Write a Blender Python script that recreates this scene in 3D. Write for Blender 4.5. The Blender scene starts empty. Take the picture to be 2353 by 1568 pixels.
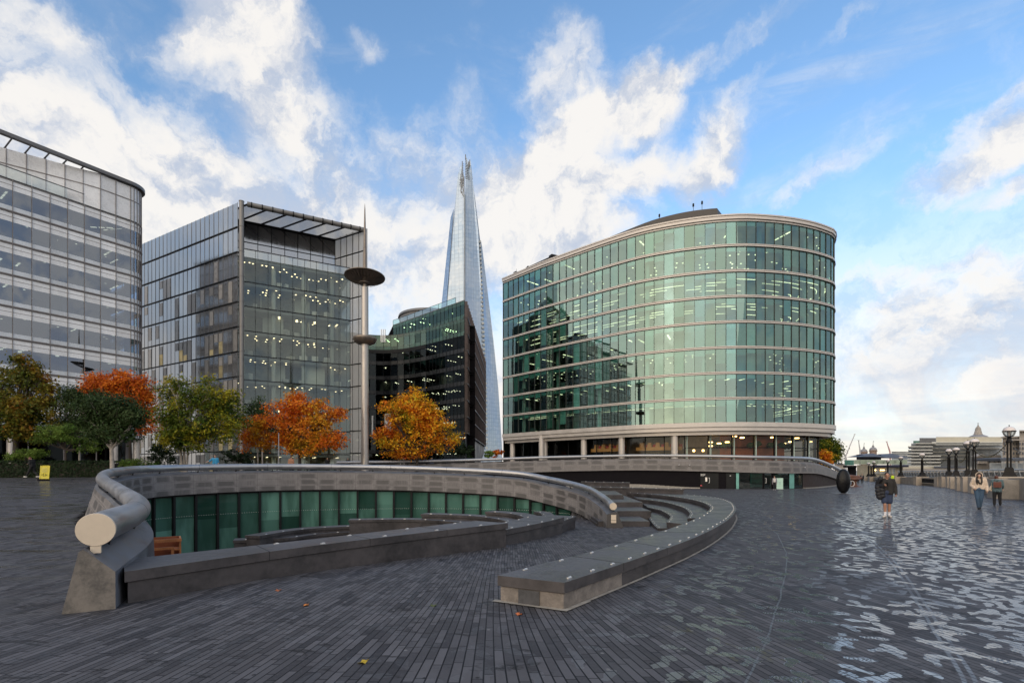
import bpy, math, random
import numpy as np
from mathutils import Vector, Matrix, noise as mnoise
random.seed(7)
sc = bpy.context.scene
col = sc.collection
R = math.radians
pi = math.pi

# ------------------------------------------------------------------ camera
EYE = 1.75
HZ = 1080.0          # horizon row in the 2352 x 1568 measuring frame
cam_d = bpy.data.cameras.new('camera')
cam = bpy.data.objects.new('camera', cam_d); col.objects.link(cam)
cam.location = (0, 0, EYE); cam.rotation_euler = (pi/2, 0, 0)
cam_d.sensor_width = 36; cam_d.lens = 18; cam_d.sensor_fit = 'HORIZONTAL'
cam_d.shift_y = (HZ-784)/2352
cam_d.clip_end = 20000; cam_d.clip_start = 0.05
sc.camera = cam

# ------------------------------------------------------------------ light, sky, exposure
SUN_EL, SUN_AZ = R(13), math.atan2(-0.50, -0.86)     # low morning sun behind the viewer's left shoulder
sd = bpy.data.lights.new('sun', 'SUN'); sd.energy = 1.3; sd.angle = R(100); sd.color = (1, .85, .70)
so = bpy.data.objects.new('sun', sd); col.objects.link(so)
sdir = Vector((math.sin(SUN_AZ)*math.cos(SUN_EL), math.cos(SUN_AZ)*math.cos(SUN_EL), math.sin(SUN_EL)))
so.rotation_euler = sdir.to_track_quat('Z', 'Y').to_euler()
so.location = (-20, -30, 60)
sc.view_settings.view_transform = 'Standard'; sc.view_settings.look = 'None'
sc.view_settings.exposure = 0.72; sc.view_settings.gamma = 1
sc.cycles.use_denoising = True
sc.cycles.max_bounces = 7; sc.cycles.transparent_max_bounces = 12
sc.cycles.glossy_bounces = 4; sc.cycles.diffuse_bounces = 3; sc.cycles.transmission_bounces = 4
sc.cycles.caustics_reflective = False; sc.cycles.caustics_refractive = False
sc.cycles.sample_clamp_indirect = 6


def px_dir(x, y):
    return Vector(((x-1176)/1176, 1, (HZ-y)/1176)).normalized()

W = bpy.data.worlds.new('World'); sc.world = W; W.use_nodes = True
nt = W.node_tree; nt.nodes.clear()
def wn(t, **k):
    n = nt.nodes.new(t)
    for a, b in k.items(): setattr(n, a, b)
    return n
def wl(a, b): nt.links.new(a, b)
def wmath(op, a, b=None, clamp=False):
    n = wn('ShaderNodeMath', operation=op, use_clamp=clamp)
    for i, v in enumerate((a, b)):
        if v is None: continue
        if isinstance(v, (int, float)): n.inputs[i].default_value = v
        else: wl(v, n.inputs[i])
    return n.outputs[0]
def wramp(v, a, b, c=0.0, d=1.0, kind='SMOOTHSTEP'):
    n = wn('ShaderNodeMapRange', interpolation_type=kind)
    wl(v, n.inputs[0])
    for i, q in enumerate((a, b, c, d)): n.inputs[i+1].default_value = q
    return n.outputs[0]
def wmix(f, a, b):
    n = wn('ShaderNodeMix', data_type='RGBA')
    if isinstance(f, (int, float)): n.inputs[0].default_value = f
    else: wl(f, n.inputs[0])
    for i, v in ((6, a), (7, b)):
        if isinstance(v, tuple): n.inputs[i].default_value = (*v, 1)
        else: wl(v, n.inputs[i])
    return n.outputs[2]
tc = wn('ShaderNodeTexCoord'); D = tc.outputs['Generated']
sky = wn('ShaderNodeTexSky', sky_type='NISHITA', sun_disc=False, sun_elevation=SUN_EL, sun_rotation=SUN_AZ,
         air_density=1.0, dust_density=0.6, ozone_density=2.2)
def wnoise(scale, detail, rough, dist=0.0, vec=None, lac=2.0):
    n = wn('ShaderNodeTexNoise'); n.inputs['Scale'].default_value = scale; n.inputs['Detail'].default_value = detail
    n.inputs['Roughness'].default_value = rough; n.inputs['Distortion'].default_value = dist; n.inputs['Lacunarity'].default_value = lac
    wl(vec if vec is not None else D, n.inputs['Vector'])
    return n
# directions are wobbled by noise so the banks of cloud get ragged edges
w1 = wnoise(4.2, 7, .62)
vs = wn('ShaderNodeVectorMath', operation='SUBTRACT'); wl(w1.outputs['Color'], vs.inputs[0]); vs.inputs[1].default_value = (.5, .5, .5)
vm = wn('ShaderNodeVectorMath', operation='SCALE'); wl(vs.outputs[0], vm.inputs[0]); vm.inputs['Scale'].default_value = .20
va = wn('ShaderNodeVectorMath', operation='ADD'); wl(D, va.inputs[0]); wl(vm.outputs[0], va.inputs[1])
DW = va.outputs[0]
def cloud_bank(x, y, a, b, rot, wgt):
    c = px_dir(x, y)
    k = 1/(Vector(((x-1176)/1176, 1, (HZ-y)/1176)).length*1176)
    up = Vector((0, 0, 1)); t1 = up.cross(c).normalized()*-1; t2 = c.cross(t1)*-1
    if t2.z < 0: t2 = -t2
    ca, sa = math.cos(R(rot)), math.sin(R(rot))
    u = t1*ca+t2*sa; v = u.cross(c)
    M = Matrix((u, c, v)).transposed()
    if M.determinant() < 0: M = Matrix((u, c, -v)).transposed()
    m = wn('ShaderNodeMapping', vector_type='TEXTURE')
    wl(DW, m.inputs['Vector'])
    m.inputs['Location'].default_value = c; m.inputs['Rotation'].default_value = M.to_euler(); m.inputs['Scale'].default_value = (a*k, .9, b*k)
    ln = wn('ShaderNodeVectorMath', operation='LENGTH'); wl(m.outputs[0], ln.inputs[0])
    return wramp(ln.outputs['Value'], 0.25, 1.55, wgt, 0.0)
banks = [(560, 660, 900, 300, 0, .50), (640, 175, 170, 120, -35, .95), (570, 40, 130, 80, 0, .8), (850, 110, 60, 50, 20, .5), (60, 320, 400, 240, -15, .50), (330, 440, 380, 130, -8, .46), (250, 150, 230, 45, -25, .30), (450, 300, 150, 70, 20, .25),
         (960, 560, 340, 190, 5, .70), (1150, 480, 110, 90, 0, .45), (1290, 160, 95, 125, 10, .80), (1330, 315, 215, 62, 24, 1.0), (1480, 270, 70, 60, 0, .55), (1650, 345, 115, 62, 48, .95),
         (1350, 440, 190, 55, 5, .95), (1300, 555, 150, 45, 6, .8), (1500, 370, 60, 30, 0, .4),
         (2240, 350, 190, 70, 26, 1.0), (2330, 440, 160, 30, 12, .6), (1960, 360, 70, 60, 20, .38), (1690, 110, 240, 40, 15, .45), (1950, 60, 260, 30, 12, .35),
         (1430, 200, 30, 50, 0, .5), (2150, 720, 380, 110, 8, .72), (2200, 900, 420, 120, 0, .75), (2000, 640, 200, 30, 0, .3), (200, 40, 260, 70, 15, .45), (2280, 190, 140, 26, 38, .5), (1860, 430, 80, 26, 15, .35)]
tot = None
for bk in banks:
    o = cloud_bank(*bk)
    tot = o if tot is None else wmath('ADD', tot, o)
fb = wnoise(5.0, 10, .62, .25, DW); fb2 = wnoise(13, 8, .62, .2)
sep = wn('ShaderNodeSeparateXYZ'); wl(D, sep.inputs[0])
elev = sep.outputs['Z']; fwd = sep.outputs['Y']
# broken cloud behind the viewer, the part the windows mirror
back = wmath('MULTIPLY', wramp(fwd, .25, -.15, 0, 1), wramp(wnoise(2.2, 4, .55, .5).outputs['Fac'], .26, .50, .45, 1.0))
dens = wmath('ADD', wmath('ADD', tot, back), wmath('MULTIPLY', wmath('SUBTRACT', fb.outputs['Fac'], .5), 2.1))
dens = wmath('ADD', dens, wmath('MULTIPLY', wmath('SUBTRACT', fb2.outputs['Fac'], .5), .7))
# thin high streaks
ms = wn('ShaderNodeMapping'); wl(D, ms.inputs['Vector']); ms.inputs['Rotation'].default_value = (0, R(-14), R(12)); ms.inputs['Scale'].default_value = (2.2, 2.2, 10)
streak = wramp(wnoise(1.5, 7, .62, .8, ms.outputs[0]).outputs['Fac'], .46, .80, 0, .34)
alpha = wramp(dens, .02, 1.10, 0, .96)
alpha = wmath('MAXIMUM', alpha, streak)
low = wramp(elev, .47, .15, 0, .97)                 # pale air over the horizon
alpha = wmath('MAXIMUM', alpha, wmath('MULTIPLY', low, wramp(fb.outputs['Fac'], .25, .6, .75, 1.0)))
vo_ = wn('ShaderNodeVectorMath', operation='ADD'); wl(DW, vo_.inputs[0]); vo_.inputs[1].default_value = (-.012, 0, .040)
fo = wnoise(5.0, 10, .62, .25, vo_.outputs[0])
relief = wmath('SUBTRACT', fb.outputs['Fac'], fo.outputs['Fac'])          # crests catch light, undersides stay grey
shade = wramp(wmath('ADD', wmath('MULTIPLY', relief, 4.6), wmath('MULTIPLY', dens, .16)), -.34, .42)
ccol = wmix(shade, (3.4, 3.75, 4.45), (5.9, 5.7, 5.45))
lowc = wmix(wramp(wnoise(3.0, 5, .6, .4, ms.outputs[0]).outputs['Fac'], .36, .62), (4.4, 4.35, 4.65), (5.9, 5.35, 5.0))
ccol = wmix(wramp(elev, .26, .03, 0, .85), ccol, lowc)
# warm glow of the low sun on the clouds round it
sdot = wn('ShaderNodeVectorMath', operation='DOT_PRODUCT'); wl(D, sdot.inputs[0]); sdot.inputs[1].default_value = sdir
ccol = wmix(wramp(sdot.outputs['Value'], .72, 1.0, 0, 1), ccol, (7.2, 6.0, 4.4))
hs = wn('ShaderNodeHueSaturation'); wl(sky.outputs[0], hs.inputs['Color']); hs.inputs['Saturation'].default_value = 1.06; hs.inputs['Value'].default_value = 1.9
skyc = wmix(alpha, hs.outputs[0], ccol)
bg = wn('ShaderNodeBackground'); wl(skyc, bg.inputs['Color']); bg.inputs['Strength'].default_value = 0.10
wo = wn('ShaderNodeOutputWorld'); wl(bg.outputs[0], wo.inputs['Surface'])
W.cycles.sampling_method = 'MANUAL'; W.cycles.sample_map_resolution = 1024

# ------------------------------------------------------------------ helpers
def P(x, y, d):                       # measuring-frame column, row and depth -> point
    return Vector(((x-1176)/1176*d, d, EYE-(y-HZ)/1176*d))
def G(x, y, z=0.0):                   # where the sight line meets height z
    d = (EYE-z)*1176/(y-HZ)
    return Vector(((x-1176)/1176*d, d, z))
def lerp(a, b, t): return a+(b-a)*t
def sstep(a, b, x):
    t = min(1, max(0, (x-a)/(b-a))); return t*t*(3-2*t)

class MB:
    """collects faces and links them as one mesh object"""
    def __init__(s): s.v = []; s.f = []; s.m = []; s.uv = []
    def add(s, vs, fs, m=0, uvs=None):
        o = len(s.v); s.v += [tuple(q) for q in vs]
        for i, f in enumerate(fs):
            s.f.append(tuple(o+j for j in f)); s.m.append(m)
            s.uv.append(uvs[i] if uvs else None)
    def quad(s, a, b, c, d, m=0, uv=None): s.add((a, b, c, d), ((0, 1, 2, 3),), m, [uv] if uv else None)
    def box(s, c, size, rz=0, m=0, top=1.0, rx=0, ry=0):
        hx, hy, hz = size[0]/2, size[1]/2, size[2]/2
        M = Matrix.Translation(Vector(c)) @ Matrix.Rotation(rz, 4, 'Z') @ Matrix.Rotation(ry, 4, 'Y') @ Matrix.Rotation(rx, 4, 'X')
        vs = []
        for z in (-1, 1):
            k = top if z > 0 else 1
            for x, y in ((-1, -1), (1, -1), (1, 1), (-1, 1)):
                vs.append(M @ Vector((x*hx*k, y*hy*k, z*hz)))
        s.add(vs, ((3, 2, 1, 0), (4, 5, 6, 7), (0, 1, 5, 4), (1, 2, 6, 5), (2, 3, 7, 6), (3, 0, 4, 7)), m)
    def prism(s, poly, z0, z1, m=0, mtop=None, bottom=True):
        n = len(poly)
        ar = sum(poly[i][0]*poly[(i+1) % n][1]-poly[(i+1) % n][0]*poly[i][1] for i in range(n))
        if ar < 0: poly = poly[::-1]
        g0 = z0 if callable(z0) else (lambda x, y: z0); g1 = z1 if callable(z1) else (lambda x, y: z1)
        vs = [(p[0], p[1], g0(p[0], p[1])) for p in poly]+[(p[0], p[1], g1(p[0], p[1])) for p in poly]
        s.add(vs, [tuple(range(n, 2*n))], m if mtop is None else mtop)
        s.add(vs, ([tuple(range(n-1, -1, -1))] if bottom else [])+[(i, (i+1) % n, n+(i+1) % n, n+i) for i in range(n)], m)
    def bar(s, a, b, r, m=0, seg=6, r2=None):
        s.tube([a, b], [r, r if r2 is None else r2], seg, m)
    def tube(s, pts, rad, seg=12, m=0, caps=True):
        pts = [Vector(p) for p in pts]; n = len(pts)
        if isinstance(rad, (int, float)): rad = [rad]*n
        vs = []; ref = None
        for i, p in enumerate(pts):
            t = (pts[min(i+1, n-1)]-pts[max(i-1, 0)]).normalized()
            if ref is None: ref = Vector((0, 0, 1)) if abs(t.z) < .9 else Vector((0, 1, 0))
            a = (ref-t*ref.dot(t)).normalized(); b = t.cross(a); ref = a
            for k in range(seg):
                q = 2*pi*k/seg; vs.append(p+(a*math.cos(q)+b*math.sin(q))*rad[i])
        fs = []
        for i in range(n-1):
            for k in range(seg):
                k2 = (k+1) % seg; fs.append((i*seg+k, i*seg+k2, (i+1)*seg+k2, (i+1)*seg+k))
        if caps: fs += [tuple(range(seg-1, -1, -1)), tuple((n-1)*seg+k for k in range(seg))]
        s.add(vs, fs, m)
    def lathe(s, prof, c=(0, 0, 0), seg=24, m=0, sx=1, sy=1):
        vs = []; fs = []; n = len(prof)
        for r, z in prof:
            for k in range(seg):
                q = 2*pi*k/seg; vs.append((c[0]+r*math.cos(q)*sx, c[1]+r*math.sin(q)*sy, c[2]+z))
        for i in range(n-1):
            for k in range(seg):
                k2 = (k+1) % seg; fs.append((i*seg+k, i*seg+k2, (i+1)*seg+k2, (i+1)*seg+k))
        if prof[0][0] > 1e-4: fs.append(tuple(range(seg-1, -1, -1)))
        if prof[-1][0] > 1e-4: fs.append(tuple((n-1)*seg+k for k in range(seg)))
        s.add(vs, fs, m)
    def sweep(s, loops, m=0, closed=True, caps=True, mfun=None, us=None):
        """loops: list of equal length rings of points"""
        n = len(loops); k = len(loops[0]); o = len(s.v)
        for L in loops: s.v += [tuple(p) for p in L]
        acc = 0.0
        for i in range(n-1):
            if us: u0, u1 = us[i], us[i+1]
            else: u0 = acc; acc += (Vector(loops[i+1][0])-Vector(loops[i][0])).length; u1 = acc
            for j in range(k if closed else k-1):
                j2 = (j+1) % k
                s.f.append((o+i*k+j, o+(i+1)*k+j, o+(i+1)*k+j2, o+i*k+j2)); s.m.append(mfun(j) if mfun else m)
                z = lambda a, b: loops[a][b][2]
                h0 = sum((Vector(loops[i][q+1])-Vector(loops[i][q])).length for q in range(0, j)) if j < k-1 else 0
                h1 = h0+(Vector(loops[i][j2])-Vector(loops[i][j])).length
                s.uv.append(((u0, h0), (u1, h0), (u1, h1), (u0, h1)))
        if caps and closed:
            s.f.append(tuple(o+j for j in range(k))); s.m.append(m); s.uv.append(None)
            s.f.append(tuple(o+(n-1)*k+j for j in range(k-1, -1, -1))); s.m.append(m); s.uv.append(None)
    def build(s, name, mats, parent=None, smooth=None, loc=None):
        me = bpy.data.meshes.new(name); me.from_pydata(s.v, [], s.f)
        if not isinstance(mats, (list, tuple)): mats = [mats]
        for q in mats: me.materials.append(q)
        me.polygons.foreach_set('material_index', s.m)
        if any(u for u in s.uv):
            uvl = me.uv_layers.new(name='UVMap'); d = []
            for f, u in zip(s.f, s.uv):
                d += [c for q in (u or [(0, 0)]*len(f)) for c in q]
            uvl.data.foreach_set('uv', d)
        if smooth is not None:
            me.shade_smooth(); me.set_sharp_from_angle(angle=R(smooth))
        me.update()
        o = bpy.data.objects.new(name, me); col.objects.link(o)
        if parent is not None:
            o.parent = parent
            o.matrix_parent_inverse = parent.matrix_basis.inverted()
        if loc is not None: o.location = loc
        return o

def empty(name, loc=(0, 0, 0), rz=0):
    o = bpy.data.objects.new(name, None); col.objects.link(o)
    o.location = loc; o.rotation_euler = (0, 0, rz); o.empty_display_size = .2
    return o
def tag(o, label, cat, group=None):
    o['label'] = label; o['category'] = cat
    if group: o['group'] = group
    return o
def thing(name, label, cat, loc=(0, 0, 0), group=None): return tag(empty(name, loc), label, cat, group)
def kind(o, k): o['kind'] = k; return o
def copy_tree(o, parent=None):
    c = o.copy(); col.objects.link(c)
    if parent is not None: c.parent = parent; c.matrix_parent_inverse = o.matrix_parent_inverse.copy()
    for ch in o.children: copy_tree(ch, c)
    return c

def catmull(pts, n=8):
    pts = [Vector(p) for p in pts]; out = []
    for i in range(len(pts)-1):
        p0 = pts[i-1] if i > 0 else pts[0]*2-pts[1]
        p1, p2 = pts[i], pts[i+1]
        p3 = pts[i+2] if i+2 < len(pts) else p2*2-p1
        for k in range(n):
            t = k/n
            out.append(.5*((2*p1)+(-p0+p2)*t+(2*p0-5*p1+4*p2-p3)*t*t+(-p0+3*p1-3*p2+p3)*t**3))
    out.append(pts[-1]); return out
def resample(pts, step=None, n=None):
    pts = [Vector(p) for p in pts]; L = [0]
    for a, b in zip(pts, pts[1:]): L.append(L[-1]+(b-a).length)
    n = n or max(1, round(L[-1]/step)); out = []; j = 0
    for i in range(n+1):
        s = L[-1]*i/n
        while j < len(pts)-2 and L[j+1] < s: j += 1
        out.append(pts[j].lerp(pts[j+1], (s-L[j])/max(1e-9, L[j+1]-L[j])))
    return out
def normals2(path, side=1):
    """unit horizontal normals of a path; side=1 is the right hand of travel"""
    out = []
    for i in range(len(path)):
        t = Vector(path[min(i+1, len(path)-1)])-Vector(path[max(i-1, 0)])
        out.append(Vector((t.y, -t.x, 0)).normalized()*side)
    return out

# ------------------------------------------------------------------ materials
class NT:
    def __init__(s, name):
        s.mat = bpy.data.materials.new(name); s.mat.use_nodes = True; s.t = s.mat.node_tree; s.t.nodes.clear()
        s.out = s.n('ShaderNodeOutputMaterial')
    def n(s, t, **k):
        q = s.t.nodes.new(t)
        for a, b in k.items(): setattr(q, a, b)
        return q
    def l(s, a, b): s.t.links.new(a, b)
    def set(s, inp, v):
        if hasattr(v, 'links') or isinstance(v, bpy.types.NodeSocket): s.l(v, inp)
        elif isinstance(v, tuple) and len(v) == 3 and inp.type == 'RGBA': inp.default_value = (*v, 1)
        else: inp.default_value = v
    def math(s, op, a, b=None, c=None, clamp=False):
        q = s.n('ShaderNodeMath', operation=op, use_clamp=clamp)
        for i, v in enumerate((a, b, c)):
            if v is not None: s.set(q.inputs[i], v)
        return q.outputs[0]
    def ramp(s, v, a, b, c=0.0, d=1.0, kind='SMOOTHSTEP'):
        q = s.n('ShaderNodeMapRange', interpolation_type=kind)
        for i, z in enumerate((v, a, b, c, d)): s.set(q.inputs[i], z)
        return q.outputs[0]
    def mix(s, f, a, b, blend='MIX'):
        q = s.n('ShaderNodeMix', data_type='RGBA', blend_type=blend)
        s.set(q.inputs[0], f); s.set(q.inputs[6], a); s.set(q.inputs[7], b)
        return q.outputs[2]
    def noise(s, vec, scale, detail=5, rough=.55, dist=0.0):
        q = s.n('ShaderNodeTexNoise'); s.set(q.inputs['Scale'], scale); q.inputs['Detail'].default_value = detail
        q.inputs['Roughness'].default_value = rough; q.inputs['Distortion'].default_value = dist
        if vec is not None: s.l(vec, q.inputs['Vector'])
        return q.outputs['Fac']
    def mapv(s, vec, scale=(1, 1, 1), rot=(0, 0, 0), loc=(0, 0, 0)):
        q = s.n('ShaderNodeMapping'); s.l(vec, q.inputs['Vector'])
        q.inputs['Scale'].default_value = scale; q.inputs['Rotation'].default_value = rot; q.inputs['Location'].default_value = loc
        return q.outputs[0]
    def pos(s): return s.n('ShaderNodeNewGeometry').outputs['Position']
    def obj(s): return s.n('ShaderNodeTexCoord').outputs['Object']
    def uv(s): return s.n('ShaderNodeTexCoord').outputs['UV']
    def island(s): return s.n('ShaderNodeNewGeometry').outputs['Random Per Island']
    def bump(s, h, strength=.3, dist=.02):
        q = s.n('ShaderNodeBump'); q.inputs['Strength'].default_value = strength; q.inputs['Distance'].default_value = dist
        s.l(h, q.inputs['Height']); return q.outputs[0]
    def bsdf(s, color, rough=.6, metal=0.0, normal=None, spec=None, ior=None, emit=None, estr=0):
        q = s.n('ShaderNodeBsdfPrincipled')
        s.set(q.inputs['Base Color'], color); s.set(q.inputs['Roughness'], rough); s.set(q.inputs['Metallic'], metal)
        if normal is not None: s.l(normal, q.inputs['Normal'])
        if spec is not None: s.set(q.inputs['Specular IOR Level'], spec)
        if ior is not None: s.set(q.inputs['IOR'], ior)
        if emit is not None: s.set(q.inputs['Emission Color'], emit); q.inputs['Emission Strength'].default_value = estr
        s.l(q.outputs[0], s.out.inputs['Surface']); return q

def mk(name, c, rough=.6, var=.25, scale=3.0, metal=0.0, bump=.15, bd=.01, spec=None, isl=0.0, rvar=.15, c2=None, detail=6):
    t = NT(name); p = t.obj()
    f = t.noise(p, scale, detail, .6); f2 = t.noise(p, scale*7.3, 4, .6)
    k = t.math('ADD', t.math('MULTIPLY', f, .7), t.math('MULTIPLY', f2, .3))
    dark = tuple(q*(1-var) for q in c); light = c2 or tuple(min(1, q*(1+var)) for q in c)
    cc = t.mix(t.ramp(k, .32, .68), dark, light)
    if isl:
        hsv = t.n('ShaderNodeHueSaturation'); t.l(cc, hsv.inputs['Color'])
        t.l(t.ramp(t.island(), 0, 1, 1-isl, 1+isl, 'LINEAR'), hsv.inputs['Value']); cc = hsv.outputs[0]
    rr = t.ramp(k, .3, .7, max(.02, rough-rvar), min(1, rough+rvar))
    t.bsdf(cc, rr, metal, t.bump(k, bump, bd) if bump else None, spec)
    return t.mat

def glass(name, tint, refl=.12, gloss=(1, 1, 1), rough=.0, rand=.0, dark=0.0):
    """see-through pane: tinted transmission under a mirror coat that strengthens at grazing angles"""
    t = NT(name)
    tr = t.n('ShaderNodeBsdfTransparent'); gl = t.n('ShaderNodeBsdfGlossy')
    gl.inputs['Roughness'].default_value = rough; gl.inputs['Color'].default_value = (*gloss, 1)
    lw = t.n('ShaderNodeLayerWeight'); lw.inputs['Blend'].default_value = .28
    f = t.math('ADD', t.math('MULTIPLY', lw.outputs['Fresnel'], .75), refl, clamp=True)
    if rand:
        r = t.island()
        tr_c = t.mix(r, tuple(q*(1-rand) for q in tint), tuple(min(1, q*(1+rand)) for q in tint)); t.l(tr_c, tr.inputs['Color'])
    else: tr.inputs['Color'].default_value = (*tint, 1)
    mx = t.n('ShaderNodeMixShader'); t.l(f, mx.inputs[0]); t.l(tr.outputs[0], mx.inputs[1]); t.l(gl.outputs[0], mx.inputs[2])
    if dark:
        df = t.n('ShaderNodeBsdfDiffuse'); df.inputs['Color'].default_value = (*tuple(q*.5 for q in tint), 1)
        m2 = t.n('ShaderNodeMixShader'); m2.inputs[0].default_value = dark; t.l(mx.outputs[0], m2.inputs[1]); t.l(df.outputs[0], m2.inputs[2]); mx = m2
    t.l(mx.outputs[0], t.out.inputs['Surface'])
    return t.mat
def glow(name, c, s):
    t = NT(name); e = t.n('ShaderNodeEmission'); e.inputs['Color'].default_value = (*c, 1)
    t.l(t.ramp(t.noise(t.pos(), .7, 2), .3, .7, s*.75, s*1.25), e.inputs['Strength'])
    t.l(e.outputs[0], t.out.inputs['Surface']); return t.mat

# ------------------------------------------------------------------ plan of the amphitheatre
def c3(px, py): return ((1500+px/2.75)/1.3605, (1380+py/2.75)/1.3605)     # detail-view pixels -> measuring frame
def c2(px, py): return ((900+px/2.941)/1.3605, (1380+py/2.941)/1.3605)
def g3(px, py, z): return G(*c3(px, py), z)
def g2(px, py, z): return G(*c2(px, py), z)

rail_pts = [(222, 1215, 6.6, .208), (318, 1166, 9.3, .185), (272, 1126, 12.3, .162), (235, 1098, 15.6, .158), (268, 1083, 19.0, .15), (376, 1074.7, 22.6, .145),
            (641, 1071, 26.5, .143), (911, 1074, 28.3, .143), (1161, 1085, 27.6, .143), (1263, 1100.5, 26.0, .14), (1343, 1119.5, 23.6, .137), (1385, 1142, 21.2, .135), (1408, 1162, 19.2, .135)]
def rail(pts, step):
    four = []
    q = [Vector((*P(*p[:3]), p[3])) for p in pts]
    def cm(i, t):
        p0 = q[i-1] if i else q[0]*2-q[1]; p1, p2 = q[i], q[i+1]; p3 = q[i+2] if i+2 < len(q) else p2*2-p1
        return .5*((2*p1)+(-p0+p2)*t+(2*p0-5*p1+4*p2-p3)*t*t+(-p0+3*p1-3*p2+p3)*t**3)
    for i in range(len(q)-1):
        for k in range(14): four.append(cm(i, k/14))
    four.append(q[-1])
    L = [0]
    for a, b in zip(four, four[1:]): L.append(L[-1]+(b.xyz-a.xyz).length)
    n = round(L[-1]/step); out = []; j = 0
    for i in range(n+1):
        s = L[-1]*i/n
        while j < len(four)-2 and L[j+1] < s: j += 1
        out.append(four[j].lerp(four[j+1], (s-L[j])/(L[j+1]-L[j])))
    return out, L[-1]
R1, L1 = rail(rail_pts, .24)
R1p = [v.xyz for v in R1]; N1 = normals2(R1p, 1)
far_pts = [(773, 1062.2, 56, .165), (1036, 1057.3, 60, .165), (1250, 1050.2, 61, .165), (1380, 1047.2, 61, .165), (1483, 1045.9, 60, .165), (1623, 1047, 57.5, .17), (1736, 1049.2, 56.3, .175),
           (1810, 1051, 57.2, .18), (1862, 1053.4, 60.5, .19), (1891, 1061.5, 66, .21), (1919, 1074, 74.5, .25), (1935, 1083, 81, .30)]
R2, L2 = rail(far_pts, .55)
R2p = [v.xyz for v in R2]; N2 = normals2(R2p, 1)
def at_col(path, x):                  # index along a path where it crosses a column of the frame
    return min(range(len(path)), key=lambda i: abs(1176+1176*path[i].x/path[i].y-x))
# left bench, three lengths stepping down the slope
bench1_f = [Vector((-5.06, 6.72, 0)), Vector((-3.62, 8.85, 0)), Vector((-2.05, 10.75, 0)), Vector((-.13, 12.87, 0))]
bench1_b = [Vector((-5.75, 7.6, 0)), Vector((-4.15, 9.45, 0)), Vector((-2.7, 11.3, 0)), Vector((-.95, 13.45, 0))]
bench2_f = [Vector((-.15, 13.3, 0)), Vector((.85, 15.0, 0)), Vector((1.68, 16.75, 0))]
bench2_b = [Vector((-.9, 14.0, 0)), Vector((.0, 15.6, 0)), Vector((.7, 17.5, 0))]
bench3_f = [Vector((1.62, 16.9, 0)), Vector((2.35, 18.9, 0))]
bench3_b = [Vector((.75, 17.6, 0)), Vector((1.5, 19.5, 0))]
mid = lambda f, b: [(p+q)/2 for p, q in zip(f, b)]
iA = at_col(R1p[:20], 318)
iapex = max(range(len(R1p)), key=lambda i: R1p[i].y)
_i1 = at_col(R1p, 1296)+1
pit_poly = [(p-n*.42).xy for p, n in zip(R1p[10:_i1], N1[10:_i1])]
pit_poly += [Vector((2.0, 19.2))]+[p.xy for p in reversed(mid(bench3_f, bench3_b))]+[p.xy for p in reversed(mid(bench2_f, bench2_b))]+[p.xy for p in reversed(mid(bench1_f, bench1_b))]
ZB = .35
out_edge = [(720, 1205), (1225, 1040), (1500, 945), (1790, 840), (1990, 750), (2130, 665), (2185, 605), (2196, 565), (2155, 517), (2050, 482), (1900, 463), (1750, 452)]
in_edge = [(170, 1145), (480, 1062), (950, 945), (1270, 857), (1500, 787), (1665, 735), (1785, 690), (1870, 652), (1925, 620), (1962, 593)]
arc1 = [(1962, 593), (1982, 572), (1970, 548), (1900, 515), (1750, 482), (1500, 452), (1180, 430)]
OUT = catmull([g3(x, y, ZB) for x, y in out_edge], 6); INN = catmull([g3(x, y, ZB) for x, y in in_edge], 6); AR1 = catmull([g3(x, y, ZB) for x, y in arc1], 6)
walk_poly = [p.xy for p in [g3(445, 1175, ZB)]]+[((a+b)/2).xy for a, b in zip(resample(OUT, n=30), resample(INN+AR1[1:2], n=30))]
walk_poly += [p.xy for p in AR1]+[Vector((4.6, 33)), Vector((4.2, 27))]+[p.xy for p in R1p[:at_col(R1p, 1300):-1]]+[Vector((2.0, 19.2))]
walk_poly += [p.xy for p in reversed(mid(bench3_f, bench3_b))]+[p.xy for p in reversed(mid(bench2_f, bench2_b))]+[p.xy for p in reversed(mid(bench1_f, bench1_b))]
up_poly = [Vector((-5.3, -60)), Vector((-5.3, 6.0))]+[(p-n*.45).xy for p, n in zip(R1p[1:iapex], N1[1:iapex])]+[p.xy+Vector((-.25, .75)) for p in R2p]+[Vector((64, 110)), Vector((300, 420)), Vector((6000, 9000)), Vector((-6000, 9000)), Vector((-6000, -60))]

def inside(poly, X, Y):
    r = np.zeros(X.shape, bool); n = len(poly)
    for i in range(n):
        x1, y1 = poly[i][0], poly[i][1]; x2, y2 = poly[(i+1) % n][0], poly[(i+1) % n][1]
        if y1 == y2: continue
        c = ((y1 > Y) != (y2 > Y)) & (X < (x2-x1)*(Y-y1)/(y2-y1)+x1)
        r ^= c
    return r
def np_ss(a, b, x):
    t = np.clip((x-a)/(b-a), 0, 1); return t*t*(3-2*t)
PIT_Z = -2.7
def z_low(X, Y): return -.008*np.clip(Y-22, 0, 110)
def z_up(X, Y):
    z = np.clip(.036*(Y-6.35), 0, 1.62)*np_ss(-4.0, -8.0, X+0*Y) if False else np.clip(.036*(Y-6.35), 0, 1.62)
    z = z+.12*np_ss(-40, -10, X)*np_ss(42, 58, Y)
    k = np_ss(33, 47, X)
    return z*(1-k)+(z_low(X, Y)+.05)*k
def z_walk(X, Y): return -np.clip(.036*(Y-8.0), 0, .45)
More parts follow.
